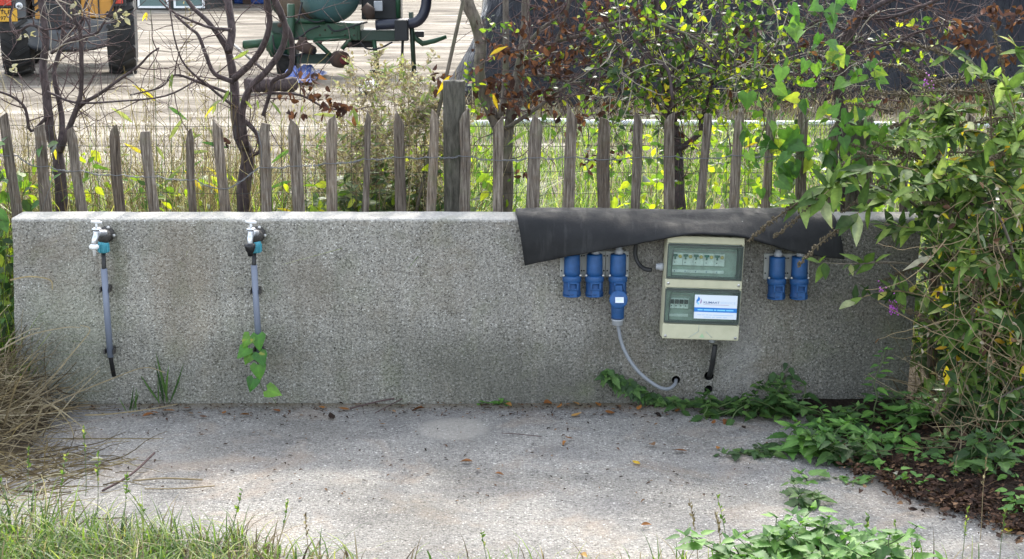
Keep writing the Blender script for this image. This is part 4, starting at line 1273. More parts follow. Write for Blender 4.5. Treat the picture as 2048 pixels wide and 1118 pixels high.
def telehandler():
    g = onG(138, 156, 0.0)
    root = thing('telehandler', 'yellow-orange telehandler with dark counterweight seen from behind in the yard', 'vehicle', local=True)
    root.location = g; root.rotation_euler = (0, 0, rad(12.5))
    k = 0.00668
    X = lambda px: (px - 138) * k
    Z = lambda py: (156 - py) * k * 1.02
    Y = 0.0
    for (sx, yy) in ((33, 0.0), (248, 0.0), (36, 2.6), (246, 2.6)):
        wheel(root, (X(sx), yy + 0.55, 0.57), 0.57, 0.40)
    # rear counterweight: rounded casting
    m = MB()
    prof = [(28, 36), (86, 36), (92, 58), (165, 58), (172, 38), (226, 36), (234, 48), (232, 78), (218, 94), (190, 101), (110, 101), (70, 98), (45, 86), (33, 68)]
    m.prism([(X(a), Z(b)) for a, b in prof], (0, 0.02, 0), (1, 0, 0), (0, 0, 1), (0, 0.75, 0))
    cw = m.build('counterweight', M['machine_grey'], root, 0.05, 3)
    m = MB(); m.boxb(X(128), X(146), 0.012, 0.10, Z(76), Z(64)); m.build('tow_recess', M['machine_dark'], cw)
    m = MB(); m.boxb(X(88), X(170), 0.10, 0.5, Z(57.5), Z(-60)); gr = m.build('engine_grille', M['machine_dark'], root, 0.03, 2)
    for q in range(6):
        m = MB(); m.boxb(X(96), X(162), 0.085, 0.099, Z(8 - q * 11), Z(6 - q * 11) ); m.build('grille_bar', M['machine_grey'], gr)
    m = MB(); m.prism([(X(167), Z(34)), (X(236), Z(38)), (X(236), Z(-20)), (X(214), Z(-60)), (X(171), Z(-60))], (0, 0.12, 0), (1, 0, 0), (0, 0, 1), (0, 1.9, 0)); m.build('engine_cover', M['yellow'], root, 0.03, 2)
    m = MB(); m.boxb(X(204), X(207), 0.105, 0.118, Z(36), Z(-30)); m.build('cover_seam', M['machine_dark'], root)
    m = MB(); m.boxb(X(76), X(86), 0.14, 1.2, Z(36), Z(-50)); st = m.build('warning_strip', M['yellow'], root)
    for q in range(3):
        m = MB(); m.prism([(X(76), Z(26 - q * 14)), (X(86), Z(19 - q * 14)), (X(86), Z(13 - q * 14)), (X(76), Z(20 - q * 14))], (0, 0.132, 0), (1, 0, 0), (0, 0, 1), (0, 0.004, 0)); m.build('black_stripe', M['machine_dark'], st)
    # lights and number plate
    m = MB(); m.boxb(X(4), X(36), 0.02, 0.10, Z(13), Z(-12)); hh = m.build('tail_light_housing', M['machine_dark'], root, 0.01)
    m = MB(); m.boxb(X(8), X(32), 0.004, 0.019, Z(8), Z(-6)); m.build('tail_light', M['red_lens'], hh, 0.006)
    m = MB(); m.boxb(X(236), X(262), 0.02, 0.10, Z(12), Z(-16)); hh = m.build('tail_light_housing', M['machine_dark'], root, 0.01)
    m = MB(); m.boxb(X(240), X(256), 0.004, 0.019, Z(6), Z(-8)); m.build('tail_light', M['red_lens'], hh, 0.006)
    m = MB(); m.boxb(X(-14), X(42), 0.008, 0.018, Z(40), Z(14)); npl = m.build('number_plate', M['plate_yellow'], root)
    m = MB(); m.boxb(X(-14), X(3), 0.0045, 0.0075, Z(26), Z(14)); m.build('country_band', M['blue_sheet'], npl)
    lettering('lettering', 'TLF', 0.075, (X(8), 0.004, Z(25)), M['hole'], npl, 0.14, 0.001)
    lettering('lettering', '97', 0.075, (X(8), 0.004, Z(37)), M['hole'], npl, 0.075, 0.001)
    m = MB(); m.lathe([(0.048, 0), (0.048, 0.006)], (X(47), 0.012, Z(9)), (0, -1, 0), 24); sg = m.build('speed_disc', M['white_plastic'], root)
    lettering('lettering', '40', 0.062, (X(42), 0.0045, Z(12.5)), M['hole'], sg, 0.062, 0.001)
    m = MB(); m.boxb(X(38), X(60), 0.019, 0.10, Z(34), Z(-10)); m.build('light_bracket', M['machine_grey'], root, 0.01)
    # fenders, frame, axle
    for (a, b) in ((X(3), X(62)), (X(220), X(276))):
        m = MB(); pts = []
        for q in range(9):
            an = math.pi * (0.33 + 0.60 * q / 8)
            pts.append((-math.cos(an) * 0.66 + 0.55, 0.58 + math.sin(an) * 0.66))
        inner = [(0.55 + (p[0] - 0.55) * 0.95, 0.58 + (p[1] - 0.58) * 0.95) for p in reversed(pts)]
        m.prism(pts + inner, (a, 0, 0), (0, 1, 0), (0, 0, 1), (b - a, 0, 0)); m.build('fender', M['machine_dark'], root)
    m = MB(); m.tube([(X(60), 0.55, 0.52), (X(222), 0.55, 0.52)], 0.10, 12); m.boxb(X(100), X(178), 0.35, 0.75, 0.34, 0.72); m.build('rear_axle', M['machine_dark'], root)
    m = MB(); m.boxb(X(72), X(206), 0.80, 3.3, 0.45, 0.95); m.build('chassis', M['machine_dark'], root)
    # cab and boom (above the picture)
    m = MB()
    for (x, y) in ((X(40), 0.75), (X(130), 0.75), (X(40), 2.2), (X(130), 2.2)): m.boxb(x - 0.04, x + 0.04, y - 0.04, y + 0.04, 0.95, 2.2)
    m.boxb(X(34), X(136), 0.68, 2.28, 2.2, 2.28); cab = m.build('cab_frame', M['machine_dark'], root)
    for (x0, x1, y0, y1) in ((X(46), X(124), 0.745, 0.755), (X(46), X(124), 2.195, 2.205), (X(40) - 0.005, X(40) + 0.005, 0.8, 2.15), (X(130) - 0.005, X(130) + 0.005, 0.8, 2.15)):
        MB().boxb(x0, x1, y0, y1, 1.2, 2.19).build('cab_window', M['win_glass'], cab)
    m = MB(); m.box((X(150), 1.9, 1.75), (0.28, 4.2, 0.28), Matrix.Rotation(rad(-4), 3, 'X')); m.build('boom', M['yellow'], root, 0.02)
telehandler()

def pump_unit():
    g = onG(660, 147, 0.0)
    D = g.y
    k = mpp(g)
    root = thing('pump_unit', 'green wheeled slurry pump with teal tank standing on jack legs in the yard', 'machine', g)
    A = lambda px, py, dy=0.0: atY(px, py, D + dy)
    m = MB()
    c = A(668, -12, -0.15); ax = Vector((0.50, -0.86, 0)).normalized(); r = 56 * k
    m.lathe([(r, -1.35), (r, -0.05), (r * 0.985, 0.0), (r * 0.9, 0.10), (r * 0.7, 0.19), (r * 0.4, 0.245), (0.01, 0.26)], c, ax, 36)
    tk = m.build('tank', M['tank_teal'], root)
    m = MB(); m.lathe([(r * 1.005, -1.30), (r * 1.012, -1.0), (r * 1.012, -0.55), (r * 1.006, -0.30)], c, ax, 36); m.build('tank_jacket', M['tank_brown'], tk)
    m = MB(); m.lathe([(r * 1.12, -1.42), (r * 1.12, -1.36), (r * 1.0, -1.355)], c, ax, 36); m.build('tank_flange', M['green_dark'], tk)
    # chassis beams
    m = MB(); a = A(588, 79); b = A(722, 45); m.boxb(a.x, b.x, D - 0.16, D + 0.45, a.z, b.z); ch = m.build('chassis', M['green_paint'], root, 0.012)
    m = MB(); a = A(684, 78); b = A(716, 48); m.boxb(a.x, b.x, D - 0.185, D - 0.165, a.z, b.z); pl = m.build('bolted_plate', M['green_paint'], ch)
    for (x, y) in ((690, 56), (708, 56), (690, 70), (708, 70), (650, 60), (640, 70), (664, 66)):
        MB().lathe([(0.012, 0), (0.012, 0.012)], A(x, y, -0.187 if x > 684 else -0.162), (0, -1, 0), 6).build('bolt', M['rust'], ch)
    m = MB(); a = A(590, 50); b = A(648, 38); m.tube([A(560, 40, -0.2), A(650, 44, -0.2)], 0.035, 10); m.build('cross_pipe', M['green_paint'], root)
    m = MB(); m.tube([A(582, 108, -0.25), A(582, 8, -0.25)], 0.055, 14); m.build('riser_pipe', M['green_paint'], root)
    m = MB(); m.tube([A(604, 4, -0.3), A(597, 40, -0.3), A(592, 46, -0.3)], 0.014, 8); m.build('hydraulic_line', M['machine_dark'], root)
    # pump and suction stub
    m = MB(); m.lathe([(0.09, 0.0), (0.12, 0.03), (0.19, 0.06), (0.19, 0.10), (0.16, 0.12), (0.16, 0.34), (0.10, 0.40)], A(532, 88, -0.05), (1, 0.15, 0), 22); m.build('pump_housing', M['green_paint'], root)
    m = MB(); m.tube([A(487, 90, -0.1), A(510, 87, -0.08), A(534, 86, -0.05)], [0.062, 0.062, 0.068], 16); m.build('suction_stub', M['green_paint'], root)
    MB().lathe([(0.05, 0), (0.05, 0.004)], A(486.6, 90, -0.1), (-1, 0, 0), 14).build('stub_mouth', M['hole'], root)
    m = MB(); a = A(540, 78); b = A(582, 44); m.boxb(a.x, b.x, D - 0.05, D + 0.3, a.z, b.z); m.build('gearbox', M['green_dark'], root, 0.03, 2)
    # rusty gate valve
    m = MB(); m.tube([A(598, 88, -0.3), A(613, 96, -0.34), A(628, 102, -0.38)], [0.09, 0.085, 0.062], 16); m.lathe([(0.06, 0), (0.07, 0.05), (0.05, 0.10)], A(606, 88, -0.32), (0, 0, 1), 14); vv = m.build('outlet_valve', M['rust'], root)
    MB().lathe([(0.045, 0), (0.045, 0.006)], A(628.5, 102.3, -0.385), (0.75, -0.6, -0.2), 16).build('outlet_mouth', M['hole'], vv)
    # wheel and support roller
    wheel(root, A(576, 121, 0.25), 0.24, 0.30, 12, 'red_hub')
    m = MB(); a = A(592, 128); b = A(660, 108); m.boxb(a.x, b.x, D + 0.05, D + 0.20, a.z, b.z); m.build('axle_beam', M['green_dark'], root)
    for (p, q) in (((628, 79), (664, 113)), ((702, 76), (684, 98)), ((628, 80), (702, 76))):
        m = MB(); m.tube([A(*p, -0.22), A(*q, -0.22)], 0.032, 4); m.build('roller_bracket', M['green_paint'], root)
    m = MB(); m.lathe([(0.085, -0.10), (0.118, -0.085), (0.123, 0.0), (0.118, 0.085), (0.085, 0.10)], A(680, 119, -0.24), (0.62, -0.78, 0), 22); ro = m.build('support_roller', M['rust'], root)
    m = MB(); m.lathe([(0.07, 0.101), (0.06, 0.108), (0.02, 0.112)], A(680, 119, -0.24), (0.62, -0.78, 0), 18); m.build('roller_hub', M['red_hub'], ro)
    # jack legs
    for (t, bt, w, f, mt) in (((748, 80), (755, 139), 0.032, (741, 768), 'green_paint'), ((822, 24), (828, 143), 0.034, (816, 836), 'green_dark'), ((806, 70), (803, 140), 0.020, (797, 810), 'machine_dark')):
        m = MB(); m.tube([A(*t, -0.1), A(*bt, -0.1)], w, 4); lg = m.build('jack_leg', M[mt], root)
        a = A(f[0], bt[1] + 5, -0.1); b = A(f[1], bt[1], -0.1); m = MB(); m.boxb(a.x, b.x, D - 0.2, D, 0.0, max(0.02, b.z)); m.build('jack_foot', M['machine_dark'], lg)
    # right-hand end: hose, housing, drawbar
    m = MB(); a = A(722, 40); b = A(800, -30); m.boxb(a.x, b.x, D + 0.1, D + 0.5, a.z, b.z); m.build('control_cabinet', M['machine_dark'], root, 0.02)
    m = MB(); m.tube([A(728, 12, -0.2), A(738, 22, -0.2), A(742, 38, -0.2)], [0.07, 0.09, 0.06], 12); m.build('rusty_guard', M['rust'], root)
    m = MB(); a = A(748, 22, -0.1); b = A(765, 2, -0.1); m.boxb(a.x, b.x, D - 0.12, D - 0.06, a.z, b.z); m.build('junction_box', M['light_grey'], root, 0.008)
    m = MB(); m.tube([A(797, 36, 0.0), A(795, -40, 0.0)], 0.034, 8); m.build('upright_post', M['green_paint'], root)
    q = smoothpath([tuple(A(752, 50, -0.1)), tuple(A(790, 48, -0.12)), tuple(A(826, 46, -0.14)), tuple(A(842, 36, -0.14)), tuple(A(851, 16, -0.14)), tuple(A(853, -10, -0.14)), tuple(A(848, -40, -0.1))], 6)
    m = MB(); m.tube(q, 0.075, 14); m.build('thick_hose', M['navy'], root)
    m = MB(); a = A(792, 80); b = A(818, 38); m.boxb(a.x, b.x, D - 0.26, D - 0.02, a.z, b.z); m.build('hose_clamp', M['machine_dark'], root, 0.015)
    m = MB(); a = A(720, 82); b = A(800, 60); m.boxb(a.x, b.x, D - 0.1, D + 0.4, a.z, b.z); m.build('tail_frame', M['green_dark'], root, 0.015)
    m = MB(); a = A(690, 96); b = A(745, 82); m.boxb(a.x, b.x, D + 0.1, D + 0.4, a.z, b.z); m.build('belly_tray', M['machine_dark'], root, 0.02)
    m = MB(); m.tube([A(826, 64, -0.05), A(833, 78, -0.05), A(845, 87, -0.05), A(868, 82, -0.05), A(893, 73, -0.05)], [0.035, 0.04, 0.045, 0.04, 0.032], 6); m.build('drawbar', M['green_paint'], root)
    for pa in ([(560, 60), (575, 78), (600, 74), (618, 60), (640, 52)], [(545, 70), (552, 100), (580, 112), (612, 106)], [(655, 50), (668, 62), (690, 58), (712, 50), (735, 44)], [(598, 20), (612, 36), (632, 44), (650, 40)], [(720, 84), (735, 98), (760, 96), (785, 84)]):
        q = smoothpath([tuple(A(px, py, -0.28)) for px, py in pa], 5)
        MB().tube(q, 0.013, 7).build('hydraulic_hose', M['machine_dark'], root)
    for (px, py) in ((560, 50), (572, 62), (640, 84), (700, 88)):
        MB().lathe([(0.03, 0), (0.035, 0.01), (0.035, 0.04), (0.015, 0.05)], A(px, py, -0.2), (0, -1, 0), 8).build('pipe_fitting', M['rust'], root)
    MB().tube([A(545, 44, -0.1), A(530, 20, -0.1), A(528, -20, -0.1)], 0.014, 7).build('control_lever', M['rust'], root)
    m = MB(); a = A(830, 74); b = A(848, 62); m.boxb(a.x, b.x, D - 0.08, D + 0.04, a.z, b.z); m.build('hitch_block', M['machine_dark'], root, 0.01)
pump_unit()

def crumpled(name, label, cat, px0, py0, px1, py1, hgt, mat, seed, zoff=0.0):
    """a sheet lying in folds on the ground between two ground points"""
    a = onG(px0, py1); b = onG(px1, py0); n, mm = 26, 14
    V = []; F = []
    for j in range(mm + 1):
        for i in range(n + 1):
            u, v = i / n, j / mm
            e = min(u, 1 - u, v, 1 - v) * 4
            x = a.x + (b.x - a.x) * u + 0.12 * noise.noise((u * 3, v * 3, seed)); y = a.y + (b.y - a.y) * v + 0.25 * noise.noise((u * 4, v * 2, seed + 5))
            z = zoff + 0.02 + min(1, e) * hgt * (0.5 + noise.noise((u * 5, v * 3, seed + 9)) + 0.5 * noise.noise((u * 13, v * 7, seed)))
            V.append((x, y, max(0.012, z)))
    for j in range(mm):
        for i in range(n):
            q = j * (n + 1) + i
            F.append((q, q + 1, q + n + 2, q + n + 1))
    m = MB(); m.add(V, F, 0, False)
    o = m.build(name, M[mat], None, loc=((a.x + b.x) / 2, (a.y + b.y) / 2, 0))
    s = o.modifiers.new('thick', 'SOLIDIFY'); s.thickness = 0.004
    return tag(o, label, cat)
crumpled('blue_tarpaulin', 'crumpled blue tarpaulin lying on the sand under the green pump', 'tarpaulin', 545, 146, 655, 168, 0.16, 'blue_sheet', 3)
crumpled('plastic_scrap', 'crumpled black and grey plastic scrap lying in the yard behind the weeds', 'plastic sheet', 718, 166, 762, 186, 0.10, 'tarp', 8)

def log():
    a = onG(492, 186); b = onG(592, 182); r = 0.10
    pts = [a.lerp(b, i / 12) + Vector((0, 0, r * 0.9 + 0.015 * noise.noise((i * 0.8, 0, 0)))) for i in range(13)]
    m = MB(); m.tube(pts, [r * (0.9 + 0.3 * noise.noise((i * 0.7, 3, 0))) for i in range(13)], 14, True, 0, 0.13, random.Random(2))
    tag(m.build('log', M['bark'], None, loc=(a + b) / 2), 'thick dark brown log lying on the sand in front of the pump', 'log')
log()
def bar():
    a = onG(465, 117); b = onG(532, 148)
    tag(MB().tube([a + Vector((0, 0, 0.25)), a.lerp(b, 0.5) + Vector((0, 0, 0.14)), b + Vector((0, 0, 0.03))], 0.022, 8).build('black_pole', M['machine_dark'], None, loc=b), 'black pole slanting to the ground left of the pump wheel', 'pole')
bar()

# black film over the silage heap
def heap():
    toe = [(868, 172), (905, 205), (1000, 212), (1200, 214), (1500, 212), (1800, 206), (2150, 204), (2500, 204)]
    q = smoothpath(toe, 16); n = len(q); mm = 26
    V = []; F = []
    base0 = onG(905, 205)
    for i, (a, b) in enumerate(q):
        p = onG(a, b); u = i / (n - 1)
        hmax = 2.7 * min(1.0, 0.15 + u * 3.2) + 0.2 * noise.noise((u * 6, 0, 0))
        run = 1.6 + 0.6 * min(1, u * 4)
        for j in range(mm + 1):
            v = j / mm
            h = hmax * math.sin(v * math.pi / 2) ** 0.9
            pleat = 0.26 * noise.noise((p.x * 1.9 + v * 0.9, v * 0.8, 1)) + 0.14 * noise.noise((p.x * 5.2 + v * 2.2, v * 1.4, 6)) + 0.05 * noise.noise((p.x * 11, v * 5, 2))
            lean = 0.9 * v * min(1, max(0, 1 - u * 4)) * 2.2
            V.append((p.x + lean + 0.10 * noise.noise((p.x, v * 4, 9)), p.y + run * v ** 1.2 + pleat * (0.3 + v), h * (1 + 0.05 * noise.noise((p.x * 1.3, v * 2, 4)))))
    for k in range(n):   # top runs back
        a = V[k * (mm + 1) + mm]
        V.append((a[0] + 0.3, a[1] + 6.0, a[2] + 0.2))
    for i in range(n - 1):
        for j in range(mm):
            c = i * (mm + 1) + j
            F.append((c, c + mm + 1, c + mm + 2, c + 1))
        F.append((i * (mm + 1) + mm, (i + 1) * (mm + 1) + mm, n * (mm + 1) + i + 1, n * (mm + 1) + i))
    m = MB(); m.add(V, F, 0, True)
    o = m.build('silage_heap', M['tarp'], None, loc=(base0.x + 3, base0.y + 1, 0))
    tag(o, 'tall heap covered in wrinkled black plastic film behind the right half of the fence', 'silage heap')
heap()
def edge_pipe():
    q = smoothpath([(905, 248), (1050, 243), (1250, 245), (1450, 246), (1650, 248), (1850, 250), (2150, 252)], 10)
    pts = []
    for (a, b) in q:
        p = onG(a, b + 6); pts.append(p + Vector((0, 0.02 * noise.noise((p.x * 2, 0, 0)), 0.03 + 0.012 * noise.noise((p.x * 1.4, 5, 0)))))
    m = MB(); m.tube(pts, 0.03, 8, True, 0, 0.1, random.Random(4))
    tag(m.build('white_film_roll', M['white_sheet'], None, loc=pts[0]), 'long roll of white film lying on the ground before the black heap', 'film roll')
edge_pipe()

# far buildings at the end of the yard
def far_shed():
    g = onG(360, 19, 0.0)
    root = thing('glazed_shed', 'low far shed with greenish windows in white frames behind the left tree', 'shed', g)
    k = mpp(g); D = g.y
    x0 = g.x - 90 * k; x1 = g.x + 54 * k
    m = MB(); m.boxb(x0, x1, D + 0.1, D + 5, -0.1, 3.0); m.build('wall', M['shed'], root)
    m = MB(); m.prism([(-0.3, 3.0), (5.3, 3.0), (2.5, 4.4)], (x0 - 0.2, D, 0), (0, 1, 0), (0, 0, 1), (x1 - x0 + 0.4, 0, 0)); m.build('roof', M['machine_grey'], root)
    n = 2; w = (x1 - x0) / n
    for i in range(n):
        a = x0 + i * w + 0.08; b = x0 + (i + 1) * w - 0.08
        f = MB()
        for (c, d, e, h) in ((a, b, 0.04, 0.10), (a, b, 2.3, 2.4), (a, a + 0.06, 0.10, 2.3), (b - 0.06, b, 0.10, 2.3)): f.boxb(c, d, D + 0.02, D + 0.097, e, h)
        fr = f.build('window_frame', M['white_plastic'], root)
        MB().boxb(a + 0.061, b - 0.061, D + 0.06, D + 0.08, 0.101, 2.299).build('pane', M['win_glass'], fr)
    g2 = onG(470, 9, 0.0); k2 = mpp(g2); D = g2.y
    root = thing('dark_barn', 'dark open-fronted barn far behind the left trees', 'barn', g2)
    x0, x1 = g2.x - 70 * k2, g2.x + 260 * k2
    m = MB(); m.boxb(x0, x1, D + 6, D + 6.2, 0, 4.5); m.boxb(x0, x0 + 0.2, D, D + 6, 0, 4.5); m.boxb(x1 - 0.2, x1, D, D + 6, 0, 4.5); m.build('wall', M['shed'], root)
    m = MB(); m.prism([(-0.4, 4.5), (6.6, 4.5), (3.1, 6.2)], (x0 - 0.3, D, 0), (0, 1, 0), (0, 0, 1), (x1 - x0 + 0.6, 0, 0)); m.build('roof', M['machine_grey'], root)
    for i in range(5):
        m = MB(); x = x0 + 0.3 + i * (x1 - x0 - 0.6) / 4; m.boxb(x - 0.12, x + 0.12, D + 0.1, D + 0.34, 0, 4.5); m.build('column', M['rust'], root)
    c = onG(505, 10, 0); m = MB(); m.boxb(c.x - 1.2, c.x + 1.6, c.y + 1, c.y + 3, 0, 1.6)
    tag(m.build('stacked_crate', M['blue_sheet'], None, 0.05, loc=(c.x, c.y + 2, 0)), 'blue container standing in the mouth of the far dark barn', 'container')
far_shed()

# cane leaning beside the third tree
c0 = atY(940, -60, 0.62); c1 = atY(890, 165, 0.62)
tag(MB().tube([c0, c0.lerp(c1, 0.5), c1, c1 + (c1 - c0).normalized() * 1.1], 0.008, 8).build('garden_cane', M['bark_grey'], None, loc=c1 + (c1 - c0).normalized() * 1.0), 'thin straight cane leaning left beside the forked grey trunk above the thick post', 'cane')

# ================================================================ TREES BEHIND THE FENCE
def twiggy(pl, pts, rng, count, L, mat='twig', leafkind=None, leafmat=None, leafn=0, lsize=0.03, grav=0.0, up=0.2, r0=0.0026, sub=2, cluster=False):
    """side twigs along a limb, each with finer shoots and optional leaves"""
    for _ in range(count):
        i = rng.randrange(len(pts)); p = pts[i]
        d = rdir(rng, up); d.y *= 0.6
        ln = L * rng.uniform(0.4, 1.2)
        tw = wander(p, d, ln, rng, 7, 0.28, grav)
        pl.stem(tw, r0 * rng.uniform(0.7, 1.3), 0.0008, mat, 'twigs', 4)
        allp = [(tw, ln)]
        for _s in range(sub):
            q = tw[rng.randrange(2, len(tw))]
            t2 = wander(q, (rdir(rng, up) + d * 0.7), ln * rng.uniform(0.25, 0.6), rng, 5, 0.3, grav)
            pl.stem(t2, r0 * 0.55, 0.0006, mat, 'twigs', 3)
            allp.append((t2, ln * 0.4))
        if leafkind:
            for _l in range(leafn):
                t, l = allp[rng.randrange(len(allp))]
                q = t[rng.randrange(1, len(t))]
                dd = rdir(rng, -0.1 if not cluster else -0.8)
                pl.leaf(leafkind, leafmat, q, dd, rdir(rng, 0.8), lsize * rng.uniform(0.6, 1.25))

def cluster(pl, px, py, y, n, spread, kind, mat, size, rng, down=0.6):
    c = atY(px, py, y)
    for _ in range(n):
        p = c + Vector((rng.gauss(0, spread), rng.gauss(0, spread * 0.7), rng.gauss(0, spread * 0.6)))
        pl.leaf(kind, mat, p, rdir(rng, -down), rdir(rng, 0.4), size * rng.uniform(0.55, 1.25))

def tree(label, base, y, limbs, bark, seed):
    pl = Plant('tree', label, 'tree', (atY(base[0], base[1], y).x, y, 0.0), None, 'twig', seed)
    rng = pl.r; out = []
    for i, (lst, dy) in enumerate(limbs):
        pts, rs = limb(lst, y, dy, rng, 4, 1.0)
        if i == 0:       # carry the trunk to the ground
            p = pts[0]; pts = [Vector((p.x + 0.02, p.y, -0.05)), Vector((p.x, p.y, p.z * 0.5))] + pts; rs = [rs[0] * 1.35, rs[0] * 1.1] + rs
        m = MB(); m.tube(pts, rs, 9 if rs[0] > 0.006 else 6, True, 0, 0.06, rng)
        m.build('trunk' if i == 0 else 'branch', M[bark], pl.root)
        out.append(pts)
    return pl, out

# ---- first tree, far left
t1, L1 = tree('small bare dark tree at the far left behind the fence, in front of the telehandler', (124, 430), 0.62, [
    ([(124, 430, 27), (122, 380, 25), (118, 330, 24), (114, 302, 22), (103, 275, 20), (97, 230, 19), (92, 180, 17), (86, 130, 15), (92, 85, 15), (88, 40, 13), (82, 0, 13), (76, -90, 11)], 0.1),
    ([(117, 305, 15), (124, 265, 13), (122, 220, 11), (112, 175, 10), (109, 140, 9), (122, 90, 9), (128, 30, 8), (123, -60, 6)], 0.25),
    ([(120, 302, 14), (150, 225, 11), (162, 185, 9), (163, 120, 9), (160, 62, 8), (148, 30, 8), (150, -60, 6)], -0.15),
    ([(150, 222, 9), (172, 203, 8), (197, 189, 7), (236, 161, 6), (275, 134, 5), (300, 108, 4), (318, 96, 3)], -0.2),
    ([(103, 106, 7), (128, 88, 7), (152, 76, 6), (190, 68, 6), (206, 48, 5), (222, 20, 5), (240, -20, 4)], -0.1),
    ([(97, 230, 7), (62, 262, 7), (50, 216, 6), (22, 192, 5), (-20, 178, 4)], -0.05),
    ([(94, 183, 5), (150, 205, 5), (230, 203, 4), (330, 192, 4), (395, 160, 3)], -0.2),
    ([(88, 60, 7), (60, 50, 6), (30, 66, 5), (20, 30, 4), (40, -20, 3)], 0.1),
    ([(160, 100, 6), (180, 60, 5), (168, 20, 5), (190, -30, 4)], 0.1)], 'bark', 31)
for pts in L1[1:]: twiggy(t1, pts, t1.r, 9, 0.30, sub=3)
for pts in L1[2:5]: twiggy(t1, pts, t1.r, 5, 0.34, 'twig_pale', sub=3)
for (x, y) in ((50, 70), (155, 12), (240, 26), (20, 140), (240, 40)): cluster(t1, x, y, 0.5, 5, 0.018, 'dead', 'leaf_pale', 0.035, t1.r)
for (x, y) in ((95, 300), (300, 30)): cluster(t1, x, y, 0.5, 2, 0.02, 'lance', 'leaf_yellow', 0.06, t1.r)
t1.finish(60)

# ---- second tree
t2, L2 = tree('bare multi-stemmed dark tree behind the fence between the two taps', (490, 430), 0.66, [
    ([(488, 430, 30), (488, 370, 28), (496, 312, 28), (480, 275, 25), (471, 225, 21), (468, 165, 18), (457, 105, 15), (440, 75, 12), (415, 42, 10), (385, 14, 9), (355, -30, 7)], 0.15),
    ([(457, 105, 16), (464, 60, 16), (456, 0, 15), (452, -90, 12)], 0.2),
    ([(468, 158, 14), (499, 130, 13), (527, 90, 13), (539, 47, 12), (535, 0, 12), (530, -80, 9)], -0.15),
    ([(492, 300, 16), (484, 230, 14), (499, 178, 14), (531, 145, 13), (562, 102, 13), (571, 60, 12), (562, 24, 12), (548, -10, 11), (540, -80, 9)], -0.25),
    ([(526, 232, 8), (540, 186, 8), (548, 160, 9), (580, 142, 10), (583, 80, 11), (563, 35, 11), (546, -5, 11), (520, -70, 8)], -0.1),
    ([(470, 165, 10), (430, 148, 9), (412, 110, 8), (397, 71, 7), (382, 58, 6), (350, 30, 5)], 0.1),
    ([(482, 235, 10), (512, 265, 9), (520, 300, 8), (500, 312, 8)], -0.05),
    ([(462, 60, 7), (420, 55, 6), (385, 42, 5), (340, 20, 4), (310, -10, 3)], 0.2),
    ([(468, 190, 6), (400, 165, 6), (350, 150, 5), (320, 175, 4), (260, 190, 3)], -0.1),
    ([(470, 215, 6), (420, 175, 5), (370, 130, 4), (350, 80, 3), (340, 20, 3)], -0.15),
    ([(540, 186, 6), (600, 190, 5), (650, 215, 4), (690, 220, 3)], -0.1)], 'bark', 32)
for pts in L2[1:]: twiggy(t2, pts, t2.r, 6, 0.30, sub=3)
for (x, y, n) in ((612, 172, 9), (640, 195, 12), (665, 215, 12), (690, 220, 10), (605, 150, 6), (580, 195, 7), (450, 275, 5), (600, 225, 6)): cluster(t2, x, y, 0.52, n, 0.026, 'dead', 'leaf_brown', 0.045, t2.r)
for (x, y) in ((505, 195), (500, 100), (700, 215), (345, 150), (440, 205), (455, 180)): cluster(t2, x, y, 0.5, 2, 0.015, 'lance', 'leaf_willow', 0.075, t2.r, 1.5)
t2.finish(110)

# ---- third tree: forked grey trunk with dead red-brown leaves
t3, L3 = tree('grey-barked forked tree with clusters of dead red-brown leaves beside the thick post', (1012, 430), 0.72, [
    ([(1012, 430, 26), (1015, 345, 25), (1003, 275, 25), (985, 232, 24), (968, 190, 22), (958, 140, 22), (962, 92, 24), (951, 42, 26), (934, 0, 26), (920, -90, 22)], 0.1),
    ([(1013, 350, 20), (1020, 235, 20), (1032, 170, 20), (1045, 100, 18), (1050, 40, 16), (1052, -80, 12)], 0.3),
    ([(1000, 238, 13), (1010, 180, 13), (1012, 100, 13), (1011, 0, 12), (1010, -70, 9)], 0.35),
    ([(1010, 258, 8), (1060, 226, 8), (1108, 190, 7), (1150, 158, 6), (1200, 130, 4)], -0.15),
    ([(1035, 150, 7), (1100, 152, 7), (1145, 166, 6), (1190, 160, 6), (1260, 130, 4)], -0.1),
    ([(1115, 82, 8), (1180, 66, 8), (1230, 46, 7), (1290, 38, 7), (1340, 55, 6), (1400, 82, 5), (1440, 120, 4)], -0.2),
    ([(1045, 100, 8), (1080, 60, 7), (1130, 20, 6), (1150, -30, 5)], 0.1),
    ([(1030, 110, 7), (1090, 110, 7), (1116, 75, 7), (1135, 20, 6), (1140, -30, 5)], -0.1)], 'bark_grey', 33)
for pts in L3[1:]: twiggy(t3, pts, t3.r, 15, 0.32, sub=3)
for (x, y, n) in ((990, 95, 12), (1010, 110, 14), (1035, 100, 12), (1060, 120, 12), (1080, 130, 16), (1100, 140, 14), (1115, 130, 12), (985, 165, 12), (1005, 175, 12), (965, 165, 10), (1030, 165, 14), (1050, 185, 10), (1000, 215, 8), (1090, 190, 9), (880, 150, 9), (885, 170, 7), (905, 205, 7), (905, 190, 4), (1045, 60, 9), (1075, 75, 9), (1130, 60, 10), (1120, 100, 9), (1100, 40, 8), (1090, 15, 7), (1070, 200, 7), (1100, 225, 6), (1020, 205, 8), (1190, 10, 7), (1160, 95, 8), (1050, 335, 6), (1150, 100, 8)):
    cluster(t3, x, y, t3.r.uniform(0.5, 0.8), int(n * 1.15), 0.03, 'dead', 'leaf_brown', 0.042, t3.r)
